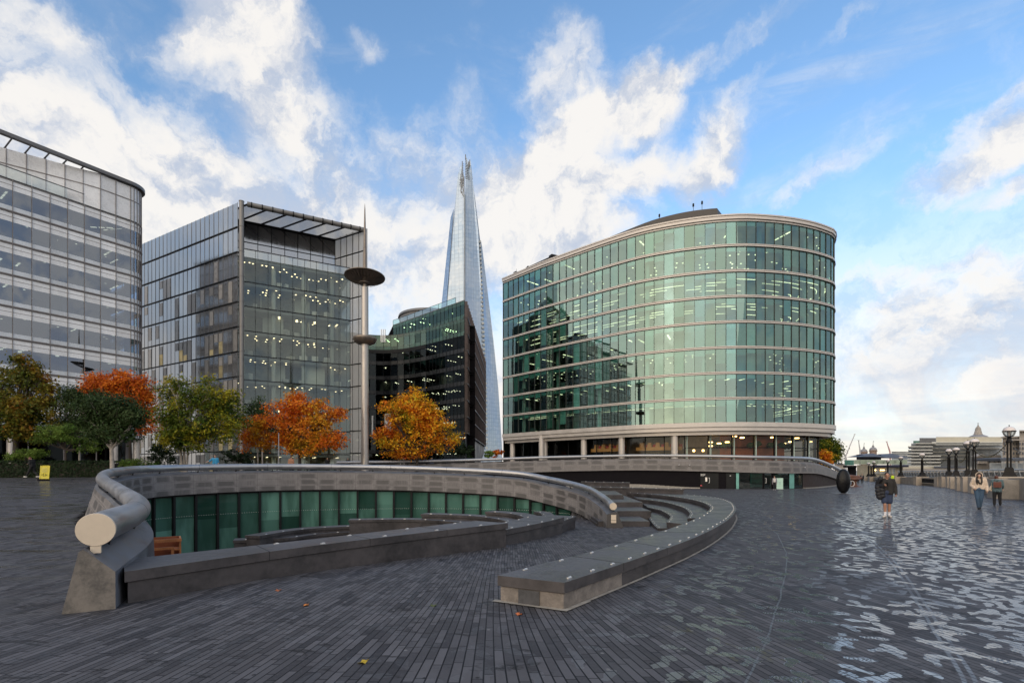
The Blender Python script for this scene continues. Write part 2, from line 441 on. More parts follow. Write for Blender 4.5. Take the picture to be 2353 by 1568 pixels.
def ground_z(X, Y):
    X = np.asarray(X, float); Y = np.asarray(Y, float)
    z = z_low(X, Y)
    z = np.where(inside(up_poly, X, Y), z_up(X, Y), z)
    z = np.where(inside(walk_poly, X, Y), z_walk(X, Y), z)
    z = np.where(inside(pit_poly, X, Y), PIT_Z, z)
    return z
def gz(x, y): return float(ground_z(np.array([x]), np.array([y]))[0])

# ------------------------------------------------------------------ paving
def paving():
    t = NT('slate_paving'); pos = t.pos()
    s = t.n('ShaderNodeSeparateXYZ'); t.l(pos, s.inputs[0]); X, Y = s.outputs['X'], s.outputs['Y']
    # rows of narrow setts that fan slowly from one side of the walk to the other
    tan = t.ramp(X, -2.2, 2.2, .10, -.22)
    yy = t.math('MINIMUM', t.math('SUBTRACT', Y, 6.3), 3.5)
    rest = t.math('MULTIPLY', t.math('MAXIMUM', t.math('SUBTRACT', Y, 9.8), 0), t.ramp(t.math('SUBTRACT', X, t.math('MULTIPLY', Y, .33)), .6, 3.0, .0, -.22))
    u = t.math('SUBTRACT', t.math('SUBTRACT', X, t.math('MULTIPLY', tan, yy)), rest)
    rowh, bl = .077, .44
    row = t.math('FLOOR', t.math('DIVIDE', u, rowh))
    wn_ = t.n('ShaderNodeTexWhiteNoise', noise_dimensions='1D'); t.l(row, wn_.inputs['W'])
    v = t.math('ADD', Y, t.math('MULTIPLY', wn_.outputs['Value'], 9.0))
    cb = t.n('ShaderNodeCombineXYZ'); t.l(v, cb.inputs[0]); t.l(u, cb.inputs[1])
    br = t.n('ShaderNodeTexBrick', offset=0.0, offset_frequency=2, squash=1.0); t.l(cb.outputs[0], br.inputs['Vector'])
    for nm, val in (('Scale', 1.0), ('Brick Width', bl), ('Row Height', rowh), ('Mortar Size', .0065), ('Mortar Smooth', .3), ('Bias', 0.0)): br.inputs[nm].default_value = val
    br.inputs['Color1'].default_value = (.0, .0, .0, 1); br.inputs['Color2'].default_value = (1, 1, 1, 1); br.inputs['Mortar'].default_value = (0, 0, 0, 1)
    val = t.n('ShaderNodeRGBToBW'); t.l(br.outputs['Color'], val.inputs[0])
    big = t.noise(pos, .22, 4, .6); med = t.noise(pos, 1.7, 6, .65); fine = t.noise(pos, 26, 5, .7)
    stone = t.mix(val.outputs[0], (.034, .034, .040), (.122, .121, .134))
    stone = t.mix(t.ramp(med, .35, .75, 0, .35), stone, (.047, .046, .052))
    stone = t.mix(t.ramp(big, .42, .7, 0, .45), stone, (.105, .100, .102))
    stone = t.mix(t.ramp(fine, .45, .8, 0, .35), stone, (.12, .12, .125))
    damp = t.math('MULTIPLY', t.ramp(t.noise(t.mapv(pos, (1.1, 2.6, 1)), 1.3, 7, .7, 1.2), .56, .65), .8)
    stone = t.mix(damp, stone, (.015, .0145, .015))
    gum = t.n('ShaderNodeTexVoronoi', voronoi_dimensions='2D', feature='F1'); gum.inputs['Scale'].default_value = 2.6; t.l(pos, gum.inputs['Vector'])
    gs = t.n('ShaderNodeSeparateColor'); t.l(gum.outputs['Color'], gs.inputs[0])
    spot = t.math('MULTIPLY', t.ramp(gum.outputs['Distance'], .035, .060, 1, 0), t.math('LESS_THAN', gs.outputs[0], .35))
    stone = t.mix(t.math('MULTIPLY', spot, .8), stone, t.mix(t.ramp(gs.outputs[1], .4, .6), (.012, .012, .013), (.20, .20, .20)))
    yellow_refl = t.math('MULTIPLY', t.ramp(t.noise(pos, 2.6, 6, .7, .8), .56, .72), t.math('MULTIPLY', t.ramp(t.math('ABSOLUTE', t.math('SUBTRACT', X, t.math('ADD', 1.4, t.math('MULTIPLY', Y, .16)))), .2, 1.1, .55, 0), t.ramp(Y, 4, 13, 1, 0)))
    stone = t.mix(yellow_refl, stone, (.13, .125, .03))  # yellowish reflection of the bright office glass, painted into the stone colour
    stone = t.mix(br.outputs['Fac'], stone, (.008, .008, .010))
    # wet shoe prints: two crossing scatters of sole-shaped puddles with tread bars
    ew = t.n('ShaderNodeTexNoise'); ew.inputs['Scale'].default_value = 16; ew.inputs['Detail'].default_value = 3; t.l(pos, ew.inputs['Vector'])
    ea = t.n('ShaderNodeVectorMath', operation='SUBTRACT'); t.l(ew.outputs['Color'], ea.inputs[0]); ea.inputs[1].default_value = (.5, .5, .5)
    es = t.n('ShaderNodeVectorMath', operation='SCALE'); t.l(ea.outputs[0], es.inputs[0]); es.inputs['Scale'].default_value = .07
    ep = t.n('ShaderNodeVectorMath', operation='ADD'); t.l(pos, ep.inputs[0]); t.l(es.outputs[0], ep.inputs[1])
    def prints(rot, loc, keep, s=2.7, spread=1.3, base=.0, big_=1.0):
        m = t.mapv(ep.outputs[0], (s, s, 0), (0, 0, rot), loc)
        vo = t.n('ShaderNodeTexVoronoi', voronoi_dimensions='2D', feature='F1'); vo.inputs['Scale'].default_value = 1; vo.inputs['Randomness'].default_value = .85; t.l(m, vo.inputs['Vector'])
        d = t.n('ShaderNodeVectorMath', operation='SUBTRACT'); t.l(m, d.inputs[0]); t.l(vo.outputs['Position'], d.inputs[1])
        cs_ = t.n('ShaderNodeSeparateColor'); t.l(vo.outputs['Color'], cs_.inputs[0])
        r = t.n('ShaderNodeVectorRotate', rotation_type='Z_AXIS'); t.l(d.outputs[0], r.inputs['Vector']); t.l(t.ramp(cs_.outputs[1], 0, 1, base-spread, base+spread, 'LINEAR'), r.inputs['Angle'])
        q = t.n('ShaderNodeSeparateXYZ'); t.l(r.outputs[0], q.inputs[0]); x, y = q.outputs[0], q.outputs[1]
        # sole: wide at the ball, waisted, a separate heel
        w = t.math('ADD', .15*big_, t.math('MULTIPLY', t.math('COSINE', t.math('MULTIPLY', t.math('SUBTRACT', y, .16), 9.0)), .045*big_))
        e = t.math('ADD', t.math('POWER', t.math('DIVIDE', x, w), 2.0), t.math('POWER', t.math('DIVIDE', y, .43*big_), 4.0))
        body = t.ramp(e, .8, 1.1, 1, 0)
        bars = t.math('SINE', t.math('ADD', t.math('MULTIPLY', y, 62), t.math('MULTIPLY', t.math('SINE', t.math('MULTIPLY', x, 22)), 1.5)))
        tread = t.math('MAXIMUM', t.ramp(bars, -.6, .0, .45, 1), t.ramp(cs_.outputs[2], .36, .46))
        return t.math('MULTIPLY', t.math('MULTIPLY', body, tread), t.math('LESS_THAN', cs_.outputs[0], keep))
    dens = t.ramp(t.math('SUBTRACT', X, t.math('MULTIPLY', Y, .50)), .2, 3.6, .38, 1.0)
    pr = None
    for k, (rot, loc, f_, sp, bs, bg) in enumerate(((.12, (0, 0, 0), .84, .7, .2, .9), (-.35, (3.3, 1.7, 0), .8, .9, -.3, .95), (.5, (7.1, 4.2, 0), .74, 1.3, .5, .9), (1.1, (12.3, 8.4, 0), .66, 1.5, 1.2, 1.0))):
        o = prints(rot, loc, t.math('MULTIPLY', dens, f_), 2.6+.12*k, sp, bs, bg); pr = o if pr is None else t.math('MAXIMUM', pr, o)
    def track(off, a=.75, b=.74, c=-.008, w=.028):
        e = t.math('ADD', t.math('MULTIPLY', Y, b), t.math('MULTIPLY', t.math('MULTIPLY', Y, Y), c))
        dd = t.math('ABSOLUTE', t.math('SUBTRACT', X, t.math('ADD', e, t.math('ADD', a+off, t.math('MULTIPLY', t.math('SUBTRACT', big, .5), .25)))))
        return t.math('MULTIPLY', t.ramp(dd, w*.5, w, 1, 0), t.ramp(med, .3, .6, .12, .55))
    pr = t.math('MAXIMUM', pr, t.math('MULTIPLY', t.math('MAXIMUM', t.math('MAXIMUM', track(0), track(.09)), t.math('MAXIMUM', track(1.35, .75, .80, -.006), track(-1.9, .75, .78, -.013, .016))), t.ramp(X, .5, 1.5)))
    pr = t.math('MULTIPLY', pr, t.math('MULTIPLY', t.ramp(t.math('SUBTRACT', X, t.math('MULTIPLY', Y, .52)), -2.6, .5, .12, 1), t.math('SUBTRACT', 1, t.math('MULTIPLY', br.outputs['Fac'], .8))))
    pr = t.math('MULTIPLY', pr, t.ramp(t.noise(pos, .45, 3, .5), .30, .44, .25, 1))
    stone = t.mix(t.math('MULTIPLY', pr, .75), stone, (.030, .031, .036))
    left = t.ramp(t.math('SUBTRACT', X, t.math('MULTIPLY', Y, -.45)), -1.5, -5, 0, 1)
    rough = t.math('ADD', t.ramp(med, .3, .7, .60, .76), t.math('MULTIPLY', t.math('SUBTRACT', val.outputs[0], .5), .10))
    rough = t.mix(t.math('MULTIPLY', left, t.ramp(t.noise(t.mapv(pos, (.5, 2.2, 1)), 1.0, 6, .65), .40, .60)), rough, (.16, .16, .16))
    rough = t.mix(pr, rough, (.10, .10, .10))
    h = t.math('ADD', t.math('MULTIPLY', t.math('SUBTRACT', 1, br.outputs['Fac']), 1.0), t.math('ADD', t.math('MULTIPLY', val.outputs[0], .18), t.math('MULTIPLY', fine, .22)))
    h = t.math('MULTIPLY', h, t.math('SUBTRACT', 1, t.math('MULTIPLY', pr, .8)))
    q = t.bsdf(stone, rough, 0, t.bump(h, .35, .006))
    t.l(t.ramp(pr, 0, 1, 1.42, 3.4, 'LINEAR'), q.inputs['IOR']); t.l(t.ramp(pr, 0, 1, .32, .5, 'LINEAR'), q.inputs['Specular IOR Level'])
    return t.mat
M_pave = paving()

def axis(fine0, fine1, step, lo, hi, grow=1.35):
    a = list(np.arange(fine0, fine1+1e-6, step)); s = step
    while a[-1] < hi: s *= grow; a.append(min(hi, a[-1]+s))
    s = step
    while a[0] > lo: s *= grow; a.insert(0, max(lo, a[0]-s))
    return np.array(a)
ax = np.concatenate([axis(-17, 13, .2, -6000, 13, 1.28), axis(13.4, 58, .4, 13.4, 6000, 1.28)]); ay = np.concatenate([axis(3.0, 38, .2, -400, 38, 1.22), axis(38.4, 90, .4, 38.4, 9000, 1.25)])
GX, GY = np.meshgrid(ax, ay); GZ = ground_z(GX, GY)
vs = np.stack([GX, GY, GZ], -1).reshape(-1, 3); nx, ny = len(ax), len(ay)
idx = np.arange(nx*ny).reshape(ny, nx)
river_cut = 150
fs = np.stack([idx[:-1, :-1], idx[:-1, 1:], idx[1:, 1:], idx[1:, :-1]], -1).reshape(-1, 4)
# the ground stops at the river wall on the right
cx = (GX[:-1, :-1]+GX[1:, 1:]).reshape(-1)/2; cy = (GY[:-1, :-1]+GY[1:, 1:]).reshape(-1)/2
def river_x(y): return np.interp(y, [-400, 12, 26.5, 36, 47.6, 50.5, 61.8, 65, 76.7, 89, 106, 116, 128, 146, 190, 330, 9000], [-200, 19, 28.5, 34.96, 43, 45, 53.6, 55.5, 61.4, 67.6, 77.8, 82, 89, 102.4, 140, 260, 7000])+.3
keep = ~((cx > river_x(cy)+1.2) & (cy > 0))
me = bpy.data.meshes.new('ground'); me.from_pydata(vs.tolist(), [], fs[keep].tolist()); me.materials.append(M_pave); me.update()
ground = bpy.data.objects.new('ground', me); col.objects.link(ground); kind(ground, 'structure')
t = NT('river_water'); pz = t.pos()
wv = t.noise(t.mapv(pz, (.5, .16, 1)), 1.6, 6, .6)
t.bsdf((.06, .065, .06), .08, 0, t.bump(wv, .5, .25)); M_water = t.mat
b = MB(); b.quad((20, -400, -5.2), (6000, -400, -5.2), (6000, 9000, -5.2), (20, 9000, -5.2)); kind(b.build('water', M_water), 'structure')

# ------------------------------------------------------------------ stone, steel
def stone_panels(name, c, w, h, dirt=.75, mort=.006):
    t = NT(name); uv = t.uv(); p = t.pos()
    br = t.n('ShaderNodeTexBrick', offset=0.0); t.l(uv, br.inputs['Vector'])
    for nm, val in (('Scale', 1.0), ('Brick Width', w), ('Row Height', h), ('Mortar Size', mort), ('Mortar Smooth', .2)): br.inputs[nm].default_value = val
    br.inputs['Color1'].default_value = (0, 0, 0, 1); br.inputs['Color2'].default_value = (1, 1, 1, 1); br.inputs['Mortar'].default_value = (.5, .5, .5, 1)
    bw = t.n('ShaderNodeRGBToBW'); t.l(br.outputs['Color'], bw.inputs[0])
    s = t.n('ShaderNodeSeparateXYZ'); t.l(uv, s.inputs[0])
    fu = t.math('FRACT', t.math('DIVIDE', s.outputs[0], w)); fv = t.math('FRACT', t.math('DIVIDE', s.outputs[1], h))
    n = t.noise(p, 2.6, 7, .7, .8); n2 = t.noise(t.mapv(p, (9, 9, 1.2)), 1.6, 5, .7); fine = t.noise(p, 40, 4, .7)
    # weather stain sits in the body of each slab and leaves its joints pale
    ed = t.math('MULTIPLY', t.ramp(t.math('ADD', t.math('ABSOLUTE', t.math('SUBTRACT', fu, .5)), t.math('MULTIPLY', t.math('SUBTRACT', n, .5), .5)), .26, .50, 1, 0), t.ramp(t.math('ABSOLUTE', t.math('SUBTRACT', fv, .48)), .26, .46, 1, 0))
    st = t.math('MULTIPLY', ed, t.ramp(t.math('ADD', t.math('ADD', t.math('MULTIPLY', n, .45), t.math('MULTIPLY', n2, .45)), t.math('MULTIPLY', bw.outputs[0], .60)), .42, .80))
    base = t.mix(t.ramp(n, .3, .7), tuple(q*.84 for q in c), tuple(q*1.14 for q in c))
    base = t.mix(t.ramp(fine, .4, .8, 0, .3), base, tuple(q*1.35 for q in c))
    cc = t.mix(t.math('MULTIPLY', st, dirt), base, tuple(q*.25 for q in c))
    cc = t.mix(t.math('MULTIPLY', t.ramp(n2, .5, .8), .35), cc, tuple(q*.5 for q in c))
    cc = t.mix(br.outputs['Fac'], cc, tuple(q*.33 for q in c))
    hh = t.math('SUBTRACT', t.math('MULTIPLY', fine, .3), br.outputs['Fac'])
    t.bsdf(cc, t.ramp(st, 0, 1, .72, .5), 0, t.bump(hh, .4, .008))
    return t.mat
M_panel = stone_panels('weathered_stone_panels', (.205, .192, .190), .98, .31)
M_panel2 = stone_panels('weathered_stone_panels_far', (.20, .186, .18), 1.62, .62)
M_rail = mk('brushed_steel_rail', (.42, .42, .43), .42, .10, 1.5, .85, .04)
M_cap = mk('painted_steel_cap', (.64, .54, .42), .5, .05, 2.5, 0, .02)
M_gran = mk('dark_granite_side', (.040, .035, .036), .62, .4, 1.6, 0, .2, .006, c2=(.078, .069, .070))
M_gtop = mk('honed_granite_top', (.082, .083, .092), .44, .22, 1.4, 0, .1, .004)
M_gpale = mk('pale_granite_end', (.19, .165, .145), .7, .35, 4.5, 0, .25, .006)
M_black = mk('black_cladding', (.007, .006, .008), .8, .3, 2, 0, .05, spec=.15)
M_brown = mk('brown_cladding', (.048, .036, .034), .75, .2, 2, 0, .05, spec=.2)
M_dark = mk('dark_frame', (.010, .011, .012), .6, .2, 3, 0, .03, spec=.25)
M_steel = mk('satin_stud', (.75, .73, .70), .35, .08, 8, .6, .0)
M_kerb = mk('pale_kerb_joint', (.30, .28, .25), .8, .25, 6, 0, .2)
M_conc = mk('plinth_concrete', (.10, .092, .084), .75, .42, 4.0, 0, .35, .008, c2=(.185, .165, .145))
M_lead = mk('lead_coping', (.105, .11, .128), .48, .3, 2.2, 0, .12, .01, c2=(.17, .175, .195))

# ------------------------------------------------------------------ near wall with its tube handrail
wall = thing('amphitheatre_wall', 'curved stone amphitheatre wall topped by a big steel tube that ends in a cream disc', 'wall', (R1p[0].x, R1p[0].y, 0))
loops = []; us = []; acc = 0
SP = R(0)
n1 = len(R1)
for i, v in enumerate(R1):
    if i: acc += (R1p[i]-R1p[i-1]).length
    s = acc/L1; q = N1[i]; p = Vector((v.x, v.y, 0)); tz = v.z
    k = sstep(.0, .22, s)
    go = gz(*(p-q*.9).xy) if i > 3 else 0.0
    zt = lerp(.54, .31, k)
    ob = lerp(.33, .50, k)
    if i == 0: sh = Vector((0, 0, 0))
    zo = min(go, tz-.6)-.25
    loops.append([p-q*.10+Vector((0, 0, tz-1.22)), p+q*.25+Vector((0, 0, tz-1.22)), p+q*lerp(.22, .23, k)+Vector((0, 0, tz-zt)), p-q*.10+Vector((0, 0, tz-lerp(.235, .20, k))),
                  p-q*lerp(.145, .18, k)+Vector((0, 0, tz-lerp(.27, .25, k))), p-q*ob+Vector((0, 0, zo))])
    us.append(acc)
mb = MB()
mb.sweep(loops, closed=True, us=us, mfun=lambda j: (1 if j in (2, 3) else 0))
o = mb.build('stone_band', [M_panel, M_lead], wall, 40)
# blunt near end and the plain first metres, in grey concrete
mb = MB(); lo2 = []
for i in range(0, 26):
    L = [Vector(p) for p in loops[i]]
    c = sum(L, Vector())/6
    lo2.append([c+(p-c)*1.012+Vector((0, 0, 0)) for p in L])
t0 = (R1p[0]-R1p[1]); t0.z = 0; t0.normalize()
lo2[0] = [p+t0*.16+t0*(.14 if p.z < .2 else 0) for p in lo2[0]]
mb.sweep(lo2, closed=True, mfun=lambda j: (1 if j in (1, 2, 3) else 0))
mb.build('plinth_end', [M_conc, M_lead], wall, 40)
mb = MB(); mb.tube([R1p[0]+(R1p[0]-R1p[1]).normalized()*.02]+R1p[1:], [v[3] for v in R1], 40)
tube = mb.build('handrail', M_rail, wall, 50)
mb = MB()
for i in range(9, n1-6, 13):
    d = (R1p[i+1]-R1p[i]).normalized(); mb.tube([R1p[i]-d*.006, R1p[i]+d*.006], R1[i][3]*1.006, 40)
mb.build('seam', M_dark, tube)
for i0, nm in ((0, 'end_cap'), (n1-1, 'end_cap')):
    d = (R1p[0]-R1p[1] if i0 == 0 else R1p[-1]-R1p[-2]).normalized(); mb = MB(); r = R1[i0][3]
    c = R1p[i0]
    mb.tube([c+d*.021, c+d*.034, c+d*.05, c+d*.046, c+d*.036, c+d*.031, c+d*.023], [r*1.0, r*1.02, r*.99, r*.95, r*.5, r*.10, r*.04], 48); mb.build(nm, M_cap, tube, 40)
mb = MB()
for i in range(3, n1-2, 7):
    v = R1[i]; q = N1[i]
    mb.bar(R1p[i]-Vector((0, 0, v[3]*.7)), Vector((v.x, v.y, v.z-.30))-q*.04, .022)
    mb.box(Vector((v.x, v.y, v.z-.23))-q*.05, (.07, .07, .05), math.atan2(q.y, q.x))
mb.build('rail_bracket', M_dark, tube)
mb = MB(); c = R1p[0]; mb.box((c.x, c.y-.01, .755), (.11, .05, .13), math.atan2(t0.y, t0.x)+pi/2); mb.build('rail_foot', M_cap, wall)
e = R1p[-1]; d = (R1p[-1]-R1p[-2]); d.z = 0; d.normalize(); q = N1[-1]
mb = MB()
for zc, h in ((e.z-.42, .20), (e.z-.58, .09)):
    c = Vector((e.x, e.y, zc))+d*.02-q*.02
    mb.box(c, (.02, .19, h), math.atan2(d.y, d.x))
mb.build('notice_plate', M_cap, wall)
# glazing below the stone band, round the sunken floor
iL, iR = 22, at_col(R1p, 1310)
gpath = [R1p[i]-N1[i]*.02 for i in range(iL, iR+1)]
gp = resample(gpath, .96); gn = normals2(gp, 1)
tg = NT('green_glass'); isl = tg.island(); uvn = tg.noise(tg.mapv(tg.pos(), (1.4, 1.4, .35)), 1.2, 3, .5)
gc = tg.mix(tg.ramp(isl, .0, 1, 0, 1, 'LINEAR'), (.016, .052, .040), (.135, .29, .235))
gc = tg.mix(tg.ramp(uvn, .35, .65, .0, .55), gc, (.012, .040, .026))
tg.bsdf(gc, .06, 0, None, .7); M_green = tg.mat
wt = mk('white_fritted_dots', (.7, .75, .7), .5, .1, 5, 0, 0)
mg = MB(); mm = MB(); md = MB()
for i in range(len(gp)-1):
    a, b_ = gp[i], gp[i+1]; ia = min(range(n1), key=lambda k: (R1p[k].xy-a.xy).length); ib = min(range(n1), key=lambda k: (R1p[k].xy-b_.xy).length)
    za, zb = R1p[ia].z-1.2, R1p[ib].z-1.2
    zm = random.uniform(-.9, .1)-.2
    off = gn[i]*random.uniform(-.006, .006)
    mg.quad((a.x+off.x, a.y+off.y, zm), (b_.x, b_.y, zm), (b_.x, b_.y, zb), (a.x+off.x, a.y+off.y, za))
    mg.quad((a.x, a.y, PIT_Z), (b_.x, b_.y, PIT_Z), (b_.x, b_.y, zm), (a.x, a.y, zm))
    c = Vector((a.x, a.y, (za+PIT_Z)/2))+gn[i]*.05
    mm.box(c, (.16, .10, za-PIT_Z-.01), math.atan2(gn[i].y, gn[i].x))
    c = (a+b_)/2; tz = (za+zb)/2-.06; dr = (b_-a).normalized()
    mm.box((c.x+gn[i].x*.03, c.y+gn[i].y*.03, tz), (.96, .10, .10), math.atan2(dr.y, dr.x))
    for k in range(9):
        q = a.lerp(b_, (k+.5)/9)+gn[i]*.012; md.box((q.x, q.y, -.35), (.022, .006, .022), math.atan2(dr.y, dr.x))
glz = mg.build('glazing', M_green, wall); mm.build('mullion', M_dark, glz); md.build('dot_line', wt, glz)

# ------------------------------------------------------------------ benches
def ribbon_poly(f, b): return [p.xy for p in f]+[p.xy for p in reversed(b)]
def offset_poly(poly, d):
    """grow a plan outline by d"""
    n = len(poly); ar = sum(poly[i][0]*poly[(i+1) % n][1]-poly[(i+1) % n][0]*poly[i][1] for i in range(n)); sg = 1 if ar > 0 else -1
    out = []
    for i in range(n):
        a, b_, c = Vector(poly[i-1]), Vector(poly[i]), Vector(poly[(i+1) % n])
        e1 = (b_-a).normalized(); e2 = (c-b_).normalized()
        n1_ = Vector((e1.y, -e1.x))*sg; n2_ = Vector((e2.y, -e2.x))*sg
        m_ = (n1_+n2_); m_ = m_.normalized() if m_.length > 1e-6 else n1_
        out.append(b_+m_*d/max(.5, m_.dot(n1_)))
    return out
def stud_row(pts, z, step, mb, inset, start=.4, side=1):
    L = 0; nxt = start
    N = normals2(pts, side)
    for i in range(len(pts)-1):
        a, b_ = Vector(pts[i]), Vector(pts[i+1]); l = (b_-a).length
        while nxt <= L+l:
            p = a.lerp(b_, (nxt-L)/l)+N[i]*inset; d = b_-a; ang = math.atan2(d.y, d.x)
            yield p, ang
            nxt += step
        L += l
stud_master = None
def add_stud(parent, p, ang, z):
    global stud_master
    if stud_master is None:
        mb = MB(); mb.box((0, 0, .008), (.088, .026, .014)); mb.box((.012, 0, .018), (.06, .024, .010), 0, 0, .55)
        o = mb.build('stud', M_steel, parent); stud_master = o
    else:
        o = stud_master.copy(); col.objects.link(o)
    o.parent = parent; o.matrix_parent_inverse = parent.matrix_basis.inverted(); o.location = (p.x, p.y, z); o.rotation_euler = (0, 0, ang)
def bench(name, label, f, b, ztop, seams, slab=.14, studs=(), mats=None, zbot=-1.0, lip=.02):
    t = thing(name, label, 'bench', (f[0].x, f[0].y, 0))
    poly = ribbon_poly(f, b)
    mb = MB(); mb.prism(offset_poly(poly, -.015), zbot, ztop-slab-.012)
    body = mb.build('base', M_gran if mats is None else mats, t)
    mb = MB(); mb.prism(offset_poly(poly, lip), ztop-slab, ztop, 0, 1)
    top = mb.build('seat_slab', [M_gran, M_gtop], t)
    for i in seams:                                  # dark joints between the slabs
        mb = MB()
        p, q = f[i], b[i]; e = (q-p).normalized(); a = math.atan2(e.y, e.x); c = (p+q)/2
        mb.box((c.x, c.y, ztop-slab/2+.001), ((q-p).length+2*lip+.004, .008, slab+.004), a)
        mb.build('groove', M_dark, top)
    for pts, inset, step, st, side in studs:
        for p, ang in stud_row(pts, ztop, step, None, inset, st, side): add_stud(t, p, ang, ztop)
    return t
f1 = resample(catmull(bench1_f, 6), n=12); b1 = resample(catmull(bench1_b, 6), n=12)
t = bench('stone_bench', 'long straight dark stone bench running back from the end of the tube wall', f1, b1, .43, (3, 6, 9), studs=((f1, .07, 1.35, 3.0, -1), (b1, .10, 1.5, 2.2, 1)))
f2 = resample(catmull(bench2_f, 6), n=6); b2 = resample(catmull(bench2_b, 6), n=6)
bench('stone_bench', 'short dark stone bench stepped down behind the far end of the long bench', f2, b2, .22, (3,), studs=((f2, .07, .9, .4, -1), (b2, .08, .9, .4, 1)))
f3 = resample(bench3_f, n=3); b3 = resample(bench3_b, n=3)
bench('stone_bench', 'smallest low stone bench at the end of the row, nearest the wall with steps', f3, b3, .06, (1,), studs=((f3, .06, .8, .3, -1),))
# the broad sweeping bench on the right with its plinth end
inn2 = resample(INN, n=44); out2 = resample(OUT, n=44)
bt = thing('stone_bench', 'broad curved dark stone bench sweeping round the right side of the steps', 'bench', (out2[0].x, out2[0].y, 0))
top_poly = [p.xy for p in OUT]+[p.xy for p in reversed(AR1)]+[p.xy for p in reversed(INN[:-1])]
mb = MB(); mb.prism(offset_poly(top_poly, -.02), -1.0, ZB-.145); mb.build('base', M_gran, bt)
# paler first length of the base
fp = [p.xy for p in OUT[:7]]+[p.xy for p in reversed(INN[:5])]
mb = MB(); mb.prism(offset_poly(fp, -.008), -.6, ZB-.149); mb.build('end_plinth', M_gpale, bt)
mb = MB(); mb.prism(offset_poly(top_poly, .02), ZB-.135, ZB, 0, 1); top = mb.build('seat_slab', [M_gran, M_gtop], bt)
for i, j in ((6, 10), (14, 18), (22, 25)):
    mb = MB(); p, q = OUT[i], INN[j]; e = (q-p).normalized(); c = (p+q)/2; mb.box((c.x, c.y, ZB-.06), ((q-p).length+.044, .008, .126), math.atan2(e.y, e.x)); mb.build('groove', M_dark, top)
mb = MB(); a, b_ = INN[0], OUT[0]; e = (b_-a).normalized(); c = a.lerp(b_, .47); nn = Vector((e.y, -e.x, 0))
mb.box((c.x+nn.x*.004, c.y+nn.y*.004, .105), (.30, .012, .185), math.atan2(e.y, e.x)); mb.build('metal_plate', mk('plate_metal', (.075, .075, .08), .5, .2, 9, .3, .1), bt)
mb = MB()
kp = [OUT[0]+nn*.10-e*-.02]+[OUT[i] for i in range(0, 46)]
kn = normals2(OUT[:46], 1)
for i in range(45):
    a, b_ = OUT[i]+kn[i]*.0, OUT[i+1]+kn[i+1]*.0
    za, zb_ = gz(a.x+kn[i].x*.3, a.y+kn[i].y*.3)+.012, gz(b_.x+kn[i+1].x*.3, b_.y+kn[i+1].y*.3)+.012
    w = .055 if i > 1 else .075
    mb.quad((a.x, a.y, za), (a.x+kn[i].x*w, a.y+kn[i].y*w, za), (b_.x+kn[i+1].x*w, b_.y+kn[i+1].y*w, zb_), (b_.x, b_.y, zb_))
a, b_ = INN[0]-e*.08, OUT[0]+e*.07
mb.quad((a.x+nn.x*.075, a.y+nn.y*.075, .014), (b_.x+nn.x*.075, b_.y+nn.y*.075, .014), (b_.x-nn.x*.03, b_.y-nn.y*.03, .014), (a.x-nn.x*.03, a.y-nn.y*.03, .014))
mb.build('base_joint', M_kerb, bt)
for pts, inset, step, st, side in ((OUT, .07, .62, .25, -1), (INN, .07, .95, .5, 1), (AR1, .07, .7, .3, 1)):
    for p, ang in stud_row(pts, ZB, step, None, inset, st, side): add_stud(bt, p, ang, ZB)

# ------------------------------------------------------------------ crescent terraces inside the broad bench
def terrace(label, outer, inner, z, studs=True, grp='crescent terraces right of the steps'):
    t = thing('curved_terrace', label, 'terrace', (inner[0].x, inner[0].y, z), grp)
    poly = [p.xy for p in outer]+[p.xy for p in reversed(inner)]
    mb = MB(); mb.prism(poly, -1.2, z-.09); mb.build('riser', M_gran, t)
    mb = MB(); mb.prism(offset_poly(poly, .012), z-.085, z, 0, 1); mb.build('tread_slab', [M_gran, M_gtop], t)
    if studs:
        for p, ang in stud_row(inner, z, .75, None, .07, .3, 1): add_stud(t, p, ang, z)
    return t
Z1, Z2, Z3 = .13, -.09, -.28
ar2 = catmull([g3(x, y, Z1) for x, y in [(1785, 655), (1800, 632), (1802, 606), (1740, 560), (1600, 520), (1480, 502), (1360, 490)]], 5)
ar3 = catmull([g3(x, y, Z2) for x, y in [(1605, 690), (1628, 660), (1632, 632), (1560, 590), (1500, 574), (1450, 564)]], 5)
ar4 = catmull([g3(x, y, Z3) for x, y in [(1530, 742), (1500, 715), (1470, 680), (1450, 652)]], 5)
# outer outlines reach a little under the slab above
push = lambda pts, d: [p+n*d for p, n in zip(pts, normals2(pts, 1))]
lower = lambda pts, z: [Vector((p.x, p.y, z)) for p in pts]
terrace('uppermost crescent stone terrace with a row of studs inside the broad curved bench', push(AR1, .25)[:-2], ar2, Z1)
terrace('second crescent stone terrace down, between two curved risers', push(ar2, .2), ar3, Z2)
terrace('lowest and smallest crescent stone terrace beside the foot of the steps', push(ar3, .2), ar4, Z3)
# straight blocks behind
def block(label, x0, y0, x1, y1, z, depth):
    a, b_ = g3(x0, y0, z), g3(x1, y1, z)
    f = resample([a, b_], n=6); bk = [p+Vector((.15, depth, 0)) for p in f]
    t = bench('stone_bench', label, f, bk, z, (2, 4), .1, ((f, .06, .8, .4, -1),), None, -.8)
    return t
block('long low stone bench below the black wall cladding, right end free', 900, 384, 1750, 406, .66, .9)
block('highest stone bench, farthest back against the black cladding', 868, 341, 1287, 349, .92, .8)
